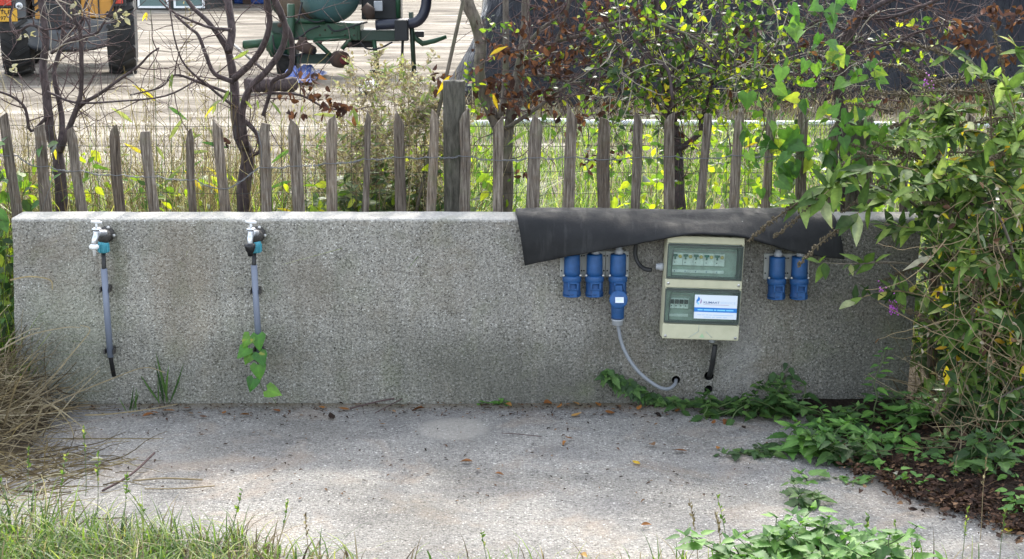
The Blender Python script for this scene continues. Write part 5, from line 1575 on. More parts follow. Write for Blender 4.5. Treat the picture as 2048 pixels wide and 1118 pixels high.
for (x, y, n) in ((945, 150, 6), (940, 165, 5), (990, 45, 9), (985, 60, 8), (945, 130, 5), (955, 180, 8), (960, 205, 8), (950, 220, 7), (985, 110, 3), (1020, 50, 6)): cluster(t3, x, y, 0.55, n, 0.018, 'ovate', 'leaf_rose', 0.030, t3.r)
for (x, y) in ((985, 190), (983, 110), (1058, 205), (895, 152)): cluster(t3, x, y, 0.5, 1, 0.01, 'lance', 'leaf_yellow', 0.08, t3.r)
for _ in range(28):
    a = atY(t3.r.uniform(940, 1330), t3.r.uniform(-10, 225), t3.r.uniform(0.5, 1.0))
    twiggy(t3, [a], t3.r, 1, 0.36, 'twig', 'dead', 'leaf_brown', 7, 0.038, 0.05, 0.0, 0.0026, 4)
t3.finish(240)

# ---- fourth: bramble-leaved shrubby tree with arching canes
t4, L4 = tree('tangled leafy shrub tree with yellow-green leaves and arching canes behind the cream box', (1362, 430), 0.72, [
    ([(1362, 430, 24), (1358, 370, 22), (1355, 300, 22), (1346, 250, 22), (1335, 200, 19), (1325, 130, 15), (1315, 60, 12), (1310, -60, 9)], 0.15),
    ([(1358, 300, 12), (1400, 266, 11), (1402, 245, 9), (1420, 180, 8), (1430, 120, 6)], -0.1),
    ([(1332, 195, 8), (1290, 170, 7), (1262, 140, 6), (1240, 100, 6), (1200, 40, 4)], -0.15),
    ([(1335, 150, 7), (1400, 112, 7), (1450, 135, 6), (1510, 120, 5), (1560, 90, 4)], -0.2),
    ([(1238, 30, 6), (1270, 80, 7), (1300, 115, 7), (1335, 138, 7), (1345, 200, 7)], -0.25),
    ([(1345, 240, 7), (1390, 190, 6), (1440, 60, 5), (1450, -40, 4)], 0.15),
    ([(1346, 250, 7), (1310, 200, 6), (1285, 120, 5), (1280, 20, 4), (1260, -50, 3)], 0.1),
    ([(1500, 130, 5), (1420, 140, 5), (1330, 190, 5)], -0.2)], 'bark', 34)
for pts in L4: twiggy(t4, pts, t4.r, 12, 0.36, 'twig', 'ovate', 'leaf_rose', 10, 0.036, 0.02, 0.1)
for pts in L4[2:]: twiggy(t4, pts, t4.r, 9, 0.36, 'twig_pale', 'ovate', 'leaf_dark', 11, 0.038, 0.02, 0.1)
for _ in range(84):      # arching canes that cross the gaps
    a = atY(t4.r.uniform(1060, 1660), t4.r.uniform(-20, 235), t4.r.uniform(0.55, 1.2))
    twiggy(t4, [a], t4.r, 1, 0.42, 'twig' if t4.r.random() < 0.6 else 'twig_pale', 'ovate', 'leaf_rose' if t4.r.random() < 0.5 else 'leaf_dark', 9, 0.036, 0.05, 0.0, 0.003, 4)
for (x, y, n) in ((1330, 30, 12), (1410, 80, 12), (1430, 95, 10), (1360, 90, 12), (1390, 10, 9), (1300, 90, 12), (1240, 60, 12), (1250, 130, 10), (1470, 30, 10), (1270, 170, 12), (1400, 175, 10), (1190, 90, 10), (1175, 140, 8), (1200, 180, 8), (1230, 200, 8), (1340, 165, 14), (1300, 150, 12), (1440, 110, 12), (1215, 20, 12), (1480, 70, 10)):
    cluster(t4, x, y, t4.r.uniform(0.45, 0.9), n, 0.035, 'ovate', 'leaf_rose' if t4.r.random() < 0.6 else 'leaf_dark', 0.036, t4.r, 0.2)
for (x, y) in ((1305, 205), (1315, 195), (1330, 160), (1300, 180), (1410, 30), (1555, 25), (1345, 190)): cluster(t4, x, y, 0.5, 3, 0.014, 'ovate', 'leaf_yellow', 0.032, t4.r)
for (x, y, n) in ((1260, 20, 12), (1280, 40, 10), (1200, 110, 8), (1160, 50, 8), (1220, 210, 7), (1175, 310, 6), (1245, 310, 7), (1500, 60, 8), (1490, 100, 10), (1480, 130, 8), (1540, 120, 7), (1240, 180, 7), (1170, 330, 4), (1375, 275, 5), (1470, 190, 5), (1190, 25, 8)): cluster(t4, x, y, 0.6, n, 0.024, 'dead', 'leaf_brown', 0.038, t4.r)
t4.finish(300)

# ---- fifth: dark trunk hung with bindweed
t5, L5 = tree('dark trunk with twisted branches at the right, wrapped in bindweed', (1690, 430), 0.60, [
    ([(1692, 430, 24), (1690, 330, 24), (1685, 240, 27), (1679, 180, 26), (1685, 130, 23), (1690, 80, 20), (1712, 32, 17), (1742, -60, 13)], 0.1),
    ([(1686, 135, 16), (1704, 62, 14), (1740, 20, 11), (1800, -10, 9), (1860, -40, 7)], -0.1),
    ([(1712, 35, 9), (1790, 32, 8), (1850, 10, 7), (1910, -15, 6)], -0.2),
    ([(1738, 12, 7), (1780, 70, 7), (1830, 100, 6), (1846, 142, 5)], -0.2),
    ([(1690, 60, 7), (1640, 40, 6), (1600, 60, 5), (1560, 30, 4)], 0.05),
    ([(1680, 170, 6), (1630, 140, 5), (1590, 150, 4), (1540, 120, 4)], -0.1),
    ([(1700, 80, 6), (1770, 90, 5), (1850, 60, 4), (1930, 40, 3)], -0.15)], 'bark', 35)
for pts in L5[1:]: twiggy(t5, pts, t5.r, 17, 0.38, sub=3)
for (x, y, n) in ((1790, 90, 6), (1800, 110, 6), (1810, 130, 6), (1850, 100, 8), (1830, 40, 6)): cluster(t5, x, y, 0.45, n, 0.03, 'ovate', 'leaf_rose', 0.035, t5.r)
for (x, y, n) in ((1900, 60, 12), (1940, 50, 14), (1960, 90, 14), (2000, 40, 12), (1930, 80, 10), (2020, 110, 12), (1905, 85, 8), (1980, 20, 12), (2030, 30, 12), (1960, 180, 10), (1930, 200, 8)): cluster(t5, x, y, 0.3, n, 0.03, 'dead', 'leaf_brown', 0.042, t5.r)
for _ in range(46):
    a = atY(t5.r.uniform(1480, 1960), t5.r.uniform(-10, 220), t5.r.uniform(0.45, 0.9))
    if t5.r.random() < 0.5: twiggy(t5, [a], t5.r, 1, 0.40, 'twig', 'dead', 'leaf_brown', 5, 0.036, 0.05, 0.0, 0.0026, 5)
    else: twiggy(t5, [a], t5.r, 1, 0.40, 'twig_pale', 'ovate', 'leaf_rose', 8, 0.036, 0.05, 0.0, 0.0026, 5)
t5.finish(160)

# ================================================================ CLIMBERS
def bindweed(label, paths, y, seed, lsize, count, mat='leaf_heart', spread=0.05, minr=0.0014, kind='heart'):
    f = atY(paths[0][0][0], paths[0][0][1], y)
    pl = Plant('bindweed', label, 'climbing plant', (f.x, y, 0.0 if f.z < 0.4 else f.z), None, 'stem_green', seed)
    rng = pl.r
    for path in paths:
        q = smoothpath([(a, b) for a, b in path], 6)
        pts = [atY(a, b, y + 0.02 * math.sin(i * 0.9) + rng.uniform(-0.01, 0.01)) for i, (a, b) in enumerate(q)]
        pl.stem(pts, minr, minr * 0.8, 'stem_green', 'stem', 5)
        n = max(1, int(count * len(q) / sum(len(p) * 6 for p in paths)))
        for _ in range(n):
            p = pts[rng.randrange(len(pts))]
            off = Vector((rng.gauss(0, spread), -abs(rng.gauss(0, spread * 0.7)), rng.gauss(0, spread * 0.6)))
            e = p + off
            pl.stem([p, p.lerp(e, 0.5) + Vector((0, 0, 0.01)), e], minr * 0.7, minr * 0.5, 'stem_green', 'stem', 4)
            d = Vector((rng.gauss(0, 0.6), rng.gauss(-0.35, 0.3), rng.gauss(-0.7, 0.5)))
            nn = Vector((rng.gauss(0, 0.8), rng.gauss(-0.7, 0.5), rng.gauss(0.6, 0.5)))
            pl.leaf(kind, mat, e, d, nn, lsize * rng.uniform(0.4, 1.25), rng.uniform(0.7, 1.1))
    return pl
bw = bindweed('lush bright green bindweed with heart-shaped leaves climbing the trunk and pickets at the right', [
    [(1640, 420), (1620, 340), (1600, 270), (1630, 200), (1620, 120), (1640, 40), (1630, -30)],
    [(1690, 400), (1700, 330), (1660, 270), (1700, 200), (1660, 140), (1670, 60), (1650, 0)],
    [(1560, 400), (1560, 330), (1540, 250), (1560, 180), (1545, 100), (1560, 30)],
    [(1730, 300), (1750, 250), (1720, 190), (1750, 150), (1720, 110)],
    [(1640, 300), (1600, 310), (1560, 300), (1520, 270)],
    [(1780, 330), (1760, 270), (1700, 260), (1660, 240)]], 0.33, 41, 0.066, 210, spread=0.085)
bw.finish(260)

# young bindweed hanging on the second tap's conduit
tv = Plant('bindweed', 'small bindweed with eight bright green heart leaves on the second tap conduit', 'climbing plant', atY(550, 806, -0.06), None, 'stem_green', 42)
vp = [atY(a, b, -0.075) for a, b in ((515, 672), (510, 690), (520, 706), (514, 722), (522, 742), (520, 765), (528, 782), (545, 796), (552, 806))]
tv.stem([Vector(p) for p in smoothpath([tuple(v) for v in vp], 4)], 0.0022, 0.0016, 'stem_green')
for (x, y, sz, dx, dz) in ((500, 682, 0.058, -0.5, -0.7), (516, 680, 0.066, 0.1, -0.9), (496, 706, 0.062, -0.6, -0.5), (502, 716, 0.056, -0.5, -0.8), (518, 716, 0.06, 0.35, -0.8), (516, 740, 0.066, 0.1, -1.0), (508, 768, 0.058, -0.3, -0.8), (535, 790, 0.064, 0.85, -0.2)):
    tv.leaf('heart', 'leaf_tap', atY(x, y - 10, -0.092), (dx, -0.25, dz), (0.1 * dx, -0.85, 0.5), sz, 1.05)
tv.finish(20)

# ================================================================ WEEDS BEHIND THE FENCE
rv = random.Random(77)
ORD = ['first', 'second', 'third', 'fourth', 'fifth', 'sixth', 'seventh', 'eighth', 'ninth', 'tenth', 'eleventh', 'twelfth', 'thirteenth', 'fourteenth', 'fifteenth', 'sixteenth', 'seventeenth', 'eighteenth', 'nineteenth', 'twentieth', 'twenty-first', 'twenty-second', 'twenty-third', 'twenty-fourth', 'twenty-fifth', 'twenty-sixth', 'twenty-seventh', 'twenty-eighth', 'twenty-ninth', 'thirtieth', 'thirty-first']
def gap(px):
    k = sum(1 for p in PK if (p[0] + p[2]) / 2 < px)
    return 'just right of the %s picket from the left' % ORD[max(0, k - 1)]
def backgrass():
    """lush sunlit grass between the fence and the white film roll; sparser, drier to the left"""
    s = Soup(); d = Soup()
    for _ in range(30000):
        y = 0.75 + 9.2 * rv.random() ** 1.15
        k = (y + 6.09) / 6.5
        x = rv.uniform(-0.35, 3.3) * k if rv.random() < 0.86 else rv.uniform(-2.2, 0.0) * k
        left = x < -0.25 * k
        if left and y > 3.2 and rv.random() < 0.75: continue
        if 0.5 + 0.5 * noise.noise((x * 1.6, y * 1.6, 3)) < 0.34: continue
        h = rv.uniform(0.16, 0.42) * (1.0 if not left else 0.9)
        if y > 6: h *= 0.75
        sp = d if rv.random() < (0.17 if not left else 0.55) else s
        sp.blade((x, y, -0.03), h, rv.uniform(0.05, 0.5), rv.uniform(0, 6.28), rv.uniform(0.005, 0.012), rv.random(), 3, rv.uniform(0.1, 0.7))
    tag(s.build('grass', M['grass_lit'], None, (1.2, 3.0, 0)), 'lush bright green grass growing behind the fence on the right', 'grass', kind='stuff')
    tag(d.build('dry_grass', M['grass_dry'], None, (-0.8, 2.0, 0)), 'dry straw-coloured grass scattered behind the fence', 'dry grass', kind='stuff')
backgrass()
def left_undergrowth():
    r = random.Random(78); d = Soup(); g = Soup()
    for _ in range(2300):                       # fine branching dead weed stems
        x = r.uniform(-2.5, -0.2); y = r.uniform(0.55, 1.9)
        h = 0.55 + 0.55 * r.random() + 0.12 * noise.noise((x * 2.5, y, 0))
        if noise.noise((x * 1.7, y * 1.4, 6)) < -0.22: continue
        q = wander(Vector((x, y, 0.25)), Vector((r.gauss(0, 0.18), r.gauss(0, 0.12), 1)), h * r.uniform(0.5, 0.95), r, 7, 0.10)
        d.ribbon(q, r.uniform(0.0022, 0.0045), r.random())
        for _k in range(2):
            p = q[r.randrange(3, 8)]
            d.ribbon(wander(p, Vector((r.gauss(0, 0.8), r.gauss(0, 0.4), 0.7)), r.uniform(0.05, 0.18), r, 4, 0.2), 0.0022, r.random())
    for _ in range(2000):                       # broad arching blades, many yellowed
        x = r.uniform(-2.5, -0.1); y = r.uniform(0.5, 2.2)
        g.blade((x, y, 0.1), r.uniform(0.5, 0.95), r.uniform(0.0, 0.35), r.uniform(0, 6.28), r.uniform(0.006, 0.016), r.random() ** 0.6, 5, r.uniform(0.2, 0.9))
    tag(d.build('dead_weeds', M['grass_dry'], None, (-1.2, 1.0, 0)), 'thin brown dead weed stems crowding behind the left half of the fence', 'weeds', kind='stuff')
    tag(g.build('grass', M['grass_lit'], None, (-1.2, 1.0, 0)), 'broad yellow-green grass blades behind the left half of the fence', 'grass', kind='stuff')
left_undergrowth()
def toegrass():
    d = Soup()
    for _ in range(2600):
        a = onG(rv.uniform(900, 2100), rv.uniform(204, 240)); 
        d.blade(a, rv.uniform(0.10, 0.42), rv.uniform(0.1, 0.9), rv.uniform(0, 6.28), rv.uniform(0.006, 0.014), rv.random(), 3, rv.uniform(0.2, 0.9))
    tag(d.build('dry_grass', M['grass_dry'], None, (2, 12, 0)), 'tangled dead grass along the foot of the black heap', 'dry grass', kind='stuff')
toegrass()

# ---- tall single stalks and weeds
def stalk(label, px, py_top, y, seed, kind='reed', lean=0.0):
    top = atY(px + lean, py_top, y); base = Vector((atY(px, 418, y).x, y, -0.03))
    pl = Plant('tall_weed', label, 'weed', base, 'tall dry weed stalks behind the fence', 'stem_dry' if kind != 'green' else 'stem_green', seed)
    r = pl.r
    path = [base.lerp(top, i / 8) + Vector((r.uniform(-1, 1) * 0.008, r.uniform(-1, 1) * 0.01, 0)) for i in range(9)]
    pl.stem(path, 0.0030, 0.0012, None, 'stem', 5)
    if kind == 'reed' or kind == 'green':
        for i in range(3, 8):
            if r.random() < 0.75:
                p = path[i]; sd = r.choice((-1, 1))
                pl.leaf('lance', 'leaf_willow' if r.random() < 0.6 else ('leaf_yellow' if r.random() < 0.5 else 'leaf_heart'), p, (sd * r.uniform(0.3, 1), r.uniform(-0.5, 0.3), r.uniform(-0.9, 0.9)), (0, -0.6, 0.6), r.uniform(0.07, 0.14), 0.7)
    if kind == 'seed':
        for i in range(26):
            t = r.uniform(0.55, 1.0); p = base.lerp(top, t)
            q = wander(p, rdir(r, 0.6), 0.09 * (1.25 - t), r, 3, 0.3)
            pl.stem(q, 0.0008, 0.0005, None, 'stem', 3)
            for z in q[1:]: pl.leaf('dead', 'fluff', z, rdir(r), rdir(r), 0.013)
    pl.finish(40)
for i, (px, pt, y, kind, lean) in enumerate([(150, 205, 0.8, 'seed', 10), (185, 190, 1.0, 'seed', 8), (215, 235, 0.9, 'reed', -6), (250, 180, 1.1, 'reed', 14), (262, 60, 0.9, 'reed', 38), (300, 200, 0.7, 'seed', -10), (318, 20, 0.75, 'green', -16), (335, 140, 0.9, 'green', 3), (345, 215, 0.8, 'reed', -6), (372, 225, 0.9, 'green', -10), (398, 150, 1.0, 'seed', 12), (412, 240, 0.7, 'reed', 6), (430, 130, 0.8, 'green', 6), (445, 150, 0.8, 'green', 12), (205, 225, 0.75, 'seed', 20), (540, 220, 0.9, 'seed', -8), (555, 160, 1.0, 'reed', 8), (60, 230, 0.8, 'seed', -5), (360, 15, 0.85, 'seed', 14), (570, 235, 0.7, 'reed', 12), (625, 160, 1.0, 'green', 4), (285, 130, 0.9, 'seed', 22), (175, 300, 0.7, 'green', 4), (330, 320, 0.7, 'green', -6), (400, 330, 0.7, 'green', 8), (1058, 190, 0.6, 'green', -4), (1490, 150, 0.8, 'green', 4), (1548, 90, 0.7, 'green', 2), (1385, 230, 0.9, 'seed', -8), (1210, 220, 0.9, 'seed', 8)]):
    stalk({'seed': 'thin dry seeding weed stalk', 'reed': 'tall straw-coloured reed stalk', 'green': 'green leafy weed stalk'}[kind] + ' ' + gap(px), px, pt, y, 100 + i, kind, lean)

# ---- thicket of willowherb and fat-hen left of the thick post
def thicket():
    specs = [(655, 250), (690, 190), (720, 150), (742, 120), (765, 190), (790, 170), (812, 130), (835, 140), (850, 190), (872, 200), (705, 240), (675, 280), (820, 220), (755, 240), (640, 300), (890, 240), (780, 260), (860, 250), (730, 205), (800, 150), (845, 165), (775, 145), (700, 165), (870, 165), (755, 165)]
    for i, (px, pt) in enumerate(specs):
        y = 0.60 + 0.45 * rv.random()
        top = atY(px + rv.uniform(-10, 10), pt, y); base = Vector((atY(px, 418, y).x + rv.uniform(-0.04, 0.04), y, -0.03))
        pl = Plant('willowherb', ('shorter' if pt > 215 else 'tall') + ' fluffy seeding willowherb ' + gap(px), 'weed', base, 'willowherb thicket by the thick post', 'stem_dry', 200 + i)
        r = pl.r
        main = [base.lerp(top, k / 9) + Vector((r.uniform(-1, 1) * 0.012, r.uniform(-1, 1) * 0.012, 0)) for k in range(10)]
        pl.stem(main, 0.004, 0.0012, 'stem_dry', 'stem', 5)
        for b in range(16):
            t = r.uniform(0.30, 1.0); p = base.lerp(top, t)
            q = wander(p, Vector((r.gauss(0, 0.8), r.gauss(0, 0.5), 0.75)), r.uniform(0.10, 0.26) * (1.3 - t * 0.6), r, 6, 0.22)
            pl.stem(q, 0.0014, 0.0006, 'stem_dry', 'stem', 3)
            for z in q[1:]:
                if t > 0.6:
                    for _ in range(4): pl.leaf('dead', 'fluff', z + rdir(r) * 0.014, rdir(r), rdir(r), r.uniform(0.010, 0.024))
                    if r.random() < 0.6: pl.leaf('lance', 'leaf_willow', z, Vector((r.gauss(0, 1), r.gauss(0, 0.7), 0.6)), (0, -0.5, 0.8), r.uniform(0.03, 0.06))
                else:
                    for _ in range(3): pl.leaf('lance', 'leaf_weed' if r.random() < 0.7 else 'leaf_willow', z, Vector((r.gauss(0, 1), r.gauss(0, 0.8), r.gauss(0.2, 0.5))), (0, -0.5, 0.8), r.uniform(0.04, 0.085), 1.3)
        pl.finish(22, 16)
thicket()

# low leafy weeds behind the fence (right side) and at the far left
def lowweeds():
    s = Soup()
    for _ in range(5200):
        if rv.random() < 0.80:
            y = rv.uniform(0.5, 2.2); x = rv.uniform(-0.9, 2.6)
            if x < -0.1 and rv.random() < 0.5: continue
            z = rv.uniform(0.2, 0.92) if rv.random() < 0.8 else rv.uniform(0.3, 1.05)
            if noise.noise((x * 2.2, z * 2.2, 8)) < 0.0: continue
        else:
            y = rv.uniform(0.45, 1.0); x = rv.uniform(-2.6, -0.4); z = rv.uniform(0.3, 0.92)
            if x > -1.75 and (z > 0.80 or noise.noise((x * 2.6, z * 2, 3)) < 0.05): continue
        s.tmpl(TM['ovate'][rv.randrange(6)], frame((x, y, z), rdir(rv, -0.2), rdir(rv, 0.8), rv.uniform(0.03, 0.075)), rv.random())
    tag(s.build('low_weeds', M['leaf_rose'], None, (1.0, 1.2, 0)), 'mixed low leafy weeds crowding the back of the fence', 'weeds', kind='stuff')
lowweeds()
bl = Plant('bramble', 'green leafy bramble at the far left end of the wall', 'shrub', Vector((atY(0, 700, 0.3).x - 0.1, 0.25, 0)), None, 'stem_green', 301)
for _ in range(16):
    q = wander(Vector((-2.08 + rv.uniform(-0.15, 0.08), 0.25 + rv.uniform(-0.15, 0.2), 0)), Vector((rv.gauss(0, 0.2), rv.gauss(-0.1, 0.2), 1)), rv.uniform(0.5, 1.05), rv, 9, 0.16)
    bl.stem(q, 0.003, 0.001, 'stem_green')
    for z in q[2:]:
        for _k in range(3):
            if z.x > -2.04 and z.y < 0.24: continue
            bl.leaf('ovate', 'leaf_heart' if rv.random() < 0.6 else 'leaf_dark', z + rdir(rv) * 0.03, rdir(rv, -0.3), (rv.gauss(0, 0.5), -0.6, 0.7), rv.uniform(0.04, 0.08))
bl.finish(120)

# ================================================================ BUDDLEIA AT THE RIGHT END OF THE WALL
def buddleia():
    base = Vector((2.02, 0.05, 0.0))
    pl = Plant('butterfly_bush', 'large arching butterfly bush with grey-green leaves spilling over the right end of the wall', 'shrub', base, None, 'bark_grey', 401)
    r = pl.r
    def shoot(path, r0, dens, lsize, spike=True, mat='leaf_budd', ws=1.6):
        q = smoothpath([tuple(p) for p in path], 6); pts = [Vector(p) for p in q]
        pl.stem(pts, r0, 0.0016, 'bark_grey' if r0 > 0.006 else 'stem_dry', 'branch' if r0 > 0.006 else 'stem', 6)
        L = len(pts)
        for i in range(2, L):
            if r.random() > dens: continue
            t = (pts[min(i + 1, L - 1)] - pts[i - 1]).normalized()
            for sd in (-1, 1):
                d = t * 0.45 + Vector((sd * r.uniform(0.2, 0.8), r.gauss(-0.45, 0.4), r.gauss(0.0, 0.6)))
                pl.leaf('lance', mat, pts[i], d, Vector((r.gauss(0, 0.3), -0.45, 0.9)), lsize * r.uniform(0.5, 1.25), ws * r.uniform(0.75, 1.1))
        if spike:
            t = (pts[-1] - pts[-3]).normalized()
            seedhead(pts[-1], t, r.uniform(0.16, 0.30))
    def seedhead(p, t, L):
        m = pl.mb('seed', 'seed_head')
        q = wander(p, t, L, r, 8, 0.10, 0.15)
        m.tube(q, [0.004 * (1 - 0.5 * i / 8) for i in range(9)], 5, False)
        for i in range(90):
            k = r.random(); j = min(7, int(k * 8)); c = q[j].lerp(q[j + 1], k * 8 - j)
            o = rdir(r) * 0.013 * (1.15 - k * 0.7)
            m.box(c + o, (0.0045, 0.0045, 0.009), Matrix.Rotation(r.uniform(0, 3), 3, 'X') @ Matrix.Rotation(r.uniform(0, 3), 3, 'Z'))
    # main arching shoots, laid out from the photograph
    P = lambda x, y, d: atY(x, y, d)
    B = lambda: base + Vector((r.uniform(-0.12, 0.2), r.uniform(-0.12, 0.15), 0))
    shoots = [
        [(1960, 640, -0.05), (1900, 500, -0.15), (1830, 410, -0.22), (1740, 370, -0.28), (1650, 372, -0.30), (1600, 402, -0.30)],
        [(1990, 600, -0.1), (1930, 440, -0.2), (1860, 360, -0.3), (1780, 330, -0.34), (1700, 350, -0.35), (1640, 395, -0.34)],
        [(2000, 600, -0.1), (1950, 470, -0.25), (1880, 400, -0.32), (1800, 385, -0.36), (1740, 410, -0.38), (1690, 445, -0.38)],
        [(1960, 620, -0.1), (1900, 560, -0.2), (1830, 530, -0.26), (1760, 525, -0.3), (1700, 528, -0.3), (1640, 525, -0.28)],
        [(1970, 660, -0.1), (1900, 610, -0.2), (1840, 590, -0.26), (1790, 582, -0.3), (1740, 590, -0.3), (1710, 600, -0.28)],
        [(2000, 620, 0.0), (1980, 400, -0.1), (1940, 260, -0.15), (1880, 200, -0.2), (1820, 190, -0.25)],
        [(2010, 600, 0.0), (2000, 360, -0.1), (1990, 220, -0.15), (1950, 130, -0.2), (1900, 110, -0.2)],
        [(2030, 620, -0.1), (2020, 420, -0.25), (2000, 300, -0.3), (1950, 260, -0.35), (1880, 280, -0.38)],
        [(2040, 620, -0.1), (2040, 400, -0.2), (2035, 260, -0.25), (2010, 170, -0.3), (1970, 150, -0.3)],
        [(2060, 620, -0.1), (2070, 380, -0.2), (2060, 220, -0.25), (2050, 120, -0.3), (2020, 80, -0.3)],
        [(2010, 700, -0.1), (1980, 640, -0.3), (1940, 640, -0.4), (1910, 660, -0.45), (1890, 690, -0.46)],
        [(2040, 700, -0.15), (2020, 600, -0.4), (1990, 540, -0.5), (1950, 520, -0.55), (1920, 540, -0.58)],
        [(2060, 700, -0.2), (2040, 560, -0.45), (2010, 460, -0.55), (1985, 420, -0.6), (1950, 430, -0.62)],
        [(2050, 720, -0.2), (2040, 660, -0.5), (2000, 620, -0.6), (1980, 620, -0.65), (1950, 650, -0.68)],
        [(1960, 560, 0.1), (1900, 380, 0.1), (1850, 300, 0.05), (1790, 280, 0.0), (1740, 300, 0.0)],
        [(1990, 500, 0.15), (1950, 330, 0.12), (1900, 230, 0.1), (1850, 230, 0.05)],
        [(2040, 500, 0.1), (2050, 300, 0.0), (2030, 200, -0.1), (1990, 250, -0.2), (1960, 320, -0.25)],
        [(2020, 720, -0.1), (1990, 750, -0.35), (1940, 770, -0.4), (1890, 800, -0.42)],
        [(2060, 760, -0.2), (2050, 770, -0.5), (2010, 790, -0.55), (1960, 820, -0.56)],
        [(2070, 560, -0.2), (2065, 480, -0.4), (2040, 400, -0.45), (2000, 360, -0.5), (1940, 350, -0.52)]]
    for i, sh in enumerate(shoots):
        path = [B()] + [P(*q) for q in sh]
        shoot(path, 0.010 if i % 3 == 0 else 0.006, (0.75 if i in (0, 1, 2) else 0.62) if i not in (3, 4) else 0.45, 0.11 if i < 3 else 0.088, spike=(i in (0, 1, 2, 5, 6, 14, 15, 16)))
    # side shoots filling the body of the bush
    for _ in range(84):
        yy = r.uniform(220, 800)
        a = P(r.uniform(1870 if yy < 420 else 1955, 2090), yy, r.uniform(-0.40, 0.30))
        d = Vector((r.gauss(-0.4, 0.6), r.gauss(-0.3, 0.4), r.gauss(0.2, 0.6)))
        q = wander(a, d, r.uniform(0.18, 0.40), r, 4, 0.15, 0.05)
        shoot(q, 0.003, 0.8, 0.08, spike=(r.random() < 0.2))
    for _ in range(20):     # old brown panicles massed in the upper part
        a = P(r.uniform(1780, 2080), r.uniform(150, 420), r.uniform(-0.4, 0.1))
        seedhead(a, Vector((r.gauss(-0.9, 0.4), r.gauss(-0.2, 0.3), r.gauss(0.1, 0.35))), r.uniform(0.16, 0.32))
    # yellowing leaves
    for _ in range(70):
        a = P(r.uniform(1880, 2060), r.uniform(240, 760), r.uniform(-0.5, 0.0))
        pl.leaf('lance', 'leaf_yellow', a, rdir(r, -0.6), (0, -0.7, 0.6), r.uniform(0.04, 0.085), 1.3)
    # one pale dead leaf
    pl.leaf('lance', 'leaf_pale', P(1868, 512, -0.4), Vector((-0.9, -0.1, -0.35)), (0.1, -0.6, 0.8), 0.13, 0.9)
    # last purple flower panicles
    for (x, y, d, n) in ((1788, 610, -0.31, 60), (1768, 575, -0.30, 10), (1857, 168, -0.2, 24)):
        m = MB(); c = P(x, y, d)
        for _ in range(n):
            o = Vector((r.gauss(0, 0.009), r.gauss(0, 0.009), r.gauss(0, 0.017)))
            m.lathe([(0.001, 0), (0.0042, 0.004), (0.001, 0.005)], c + o, rdir(r), 5)
        m.build('flower', M['purple'], pl.root)['kind'] = 'stuff'
    pl.finish(300)
buddleia()

# dry twining stems over the bush
def drytangle():
    r = random.Random(55); base = Vector((2.1, -0.35, 0.0))
    pl = Plant('dead_vine', 'tangle of dead straw-coloured vine stems hanging over the butterfly bush', 'climbing plant', base, None, 'stem_dry', 55)
    for i in range(60):
        a = atY(r.uniform(1880, 2070), r.uniform(390, 720), r.uniform(-0.75, -0.4))
        q = wander(a, Vector((r.gauss(0, 0.5), r.gauss(0, 0.25), r.gauss(-0.3, 0.6))), r.uniform(0.12, 0.5), r, 12, 0.35, 0.03)
        pl.stem(q, r.uniform(0.0012, 0.0024), 0.0008, 'stem_dry', 'stem', 4)
        for z in q[2:]:
            if r.random() < 0.35: pl.leaf('dead', 'fluff' if r.random() < 0.4 else 'litter', z, rdir(r, -0.6), rdir(r), r.uniform(0.012, 0.035))
    for i in range(14):   # long straight dry canes
        a = base + Vector((r.uniform(-0.3, 0.2), r.uniform(-0.2, 0.2), 0)); b = atY(r.uniform(1850, 2060), r.uniform(420, 860), r.uniform(-0.7, -0.3))
        pl.stem([a, a.lerp(b, 0.5) + Vector((r.uniform(-0.05, 0.05), 0, 0.05)), b, b + (b - a) * 0.3], 0.0026, 0.0012, 'stem_dry', 'stem', 5)
    pl.finish(60, 14)
drytangle()

# ================================================================ NETTLES AND CREEPERS IN FRONT OF THE WALL
def nettle(label, px, py, hgt, seed, mat='leaf_nettle', lsize=0.07, stems=4, spread=0.10, lean=(0, 0), group=None, zg=0.0, name='nettle', limit=60):
    g = onG(px, py)
    pl = Plant(name, label, 'nettle' if name == 'nettle' else 'weed', g, group, 'stem_green', seed); r = pl.r
    for s in range(stems):
        b = g + Vector((r.gauss(0, spread * 0.5), r.gauss(0, spread * 0.35), -0.01))
        h = hgt * r.uniform(0.65, 1.1)
        top = b + Vector((lean[0] + r.gauss(0, spread * 0.6), lean[1] + r.gauss(0, spread * 0.4), h))
        q = [b.lerp(top, k / 7) + Vector((r.gauss(0, 0.006), r.gauss(0, 0.006), -0.02 * (k / 7) ** 2)) for k in range(8)]
        pl.stem(q, 0.0030, 0.0014, 'stem_green')
        n = max(3, int(h / 0.030)); a0 = r.uniform(0, 3)
        for k in range(n):
            t = (k + 1.0) / n; j = min(6, int(t * 7)); p = q[j].lerp(q[j + 1], t * 7 - j if j < 7 else 1)
            for sd in (0, 1):
                an = a0 + k * 1.57 + sd * math.pi
                d = Vector((math.cos(an), math.sin(an), r.uniform(-0.55, 0.25)))
                sz = lsize * (0.55 + 0.6 * math.sin(math.pi * min(1, t * 0.8 + 0.15))) * r.uniform(0.8, 1.15)
                pt = p + d.normalized() * 0.016
                pl.leaf('nettle', mat, pt, d, (0, -0.25, 1.0), sz, r.uniform(0.85, 1.1))
        for _t in range(3):
            an = r.uniform(0, 6.28); pl.leaf('nettle', mat, q[-1], Vector((math.cos(an), math.sin(an), 0.7)), (0, 0, 1), lsize * 0.45)
    pl.finish(limit)
    return pl
nettle('bright green nettle clump at the bottom edge, left half of the sunlit pair', 1575, 1165, 0.185, 501, 'leaf_nettle_light', 0.080, 22, 0.17, limit=200)
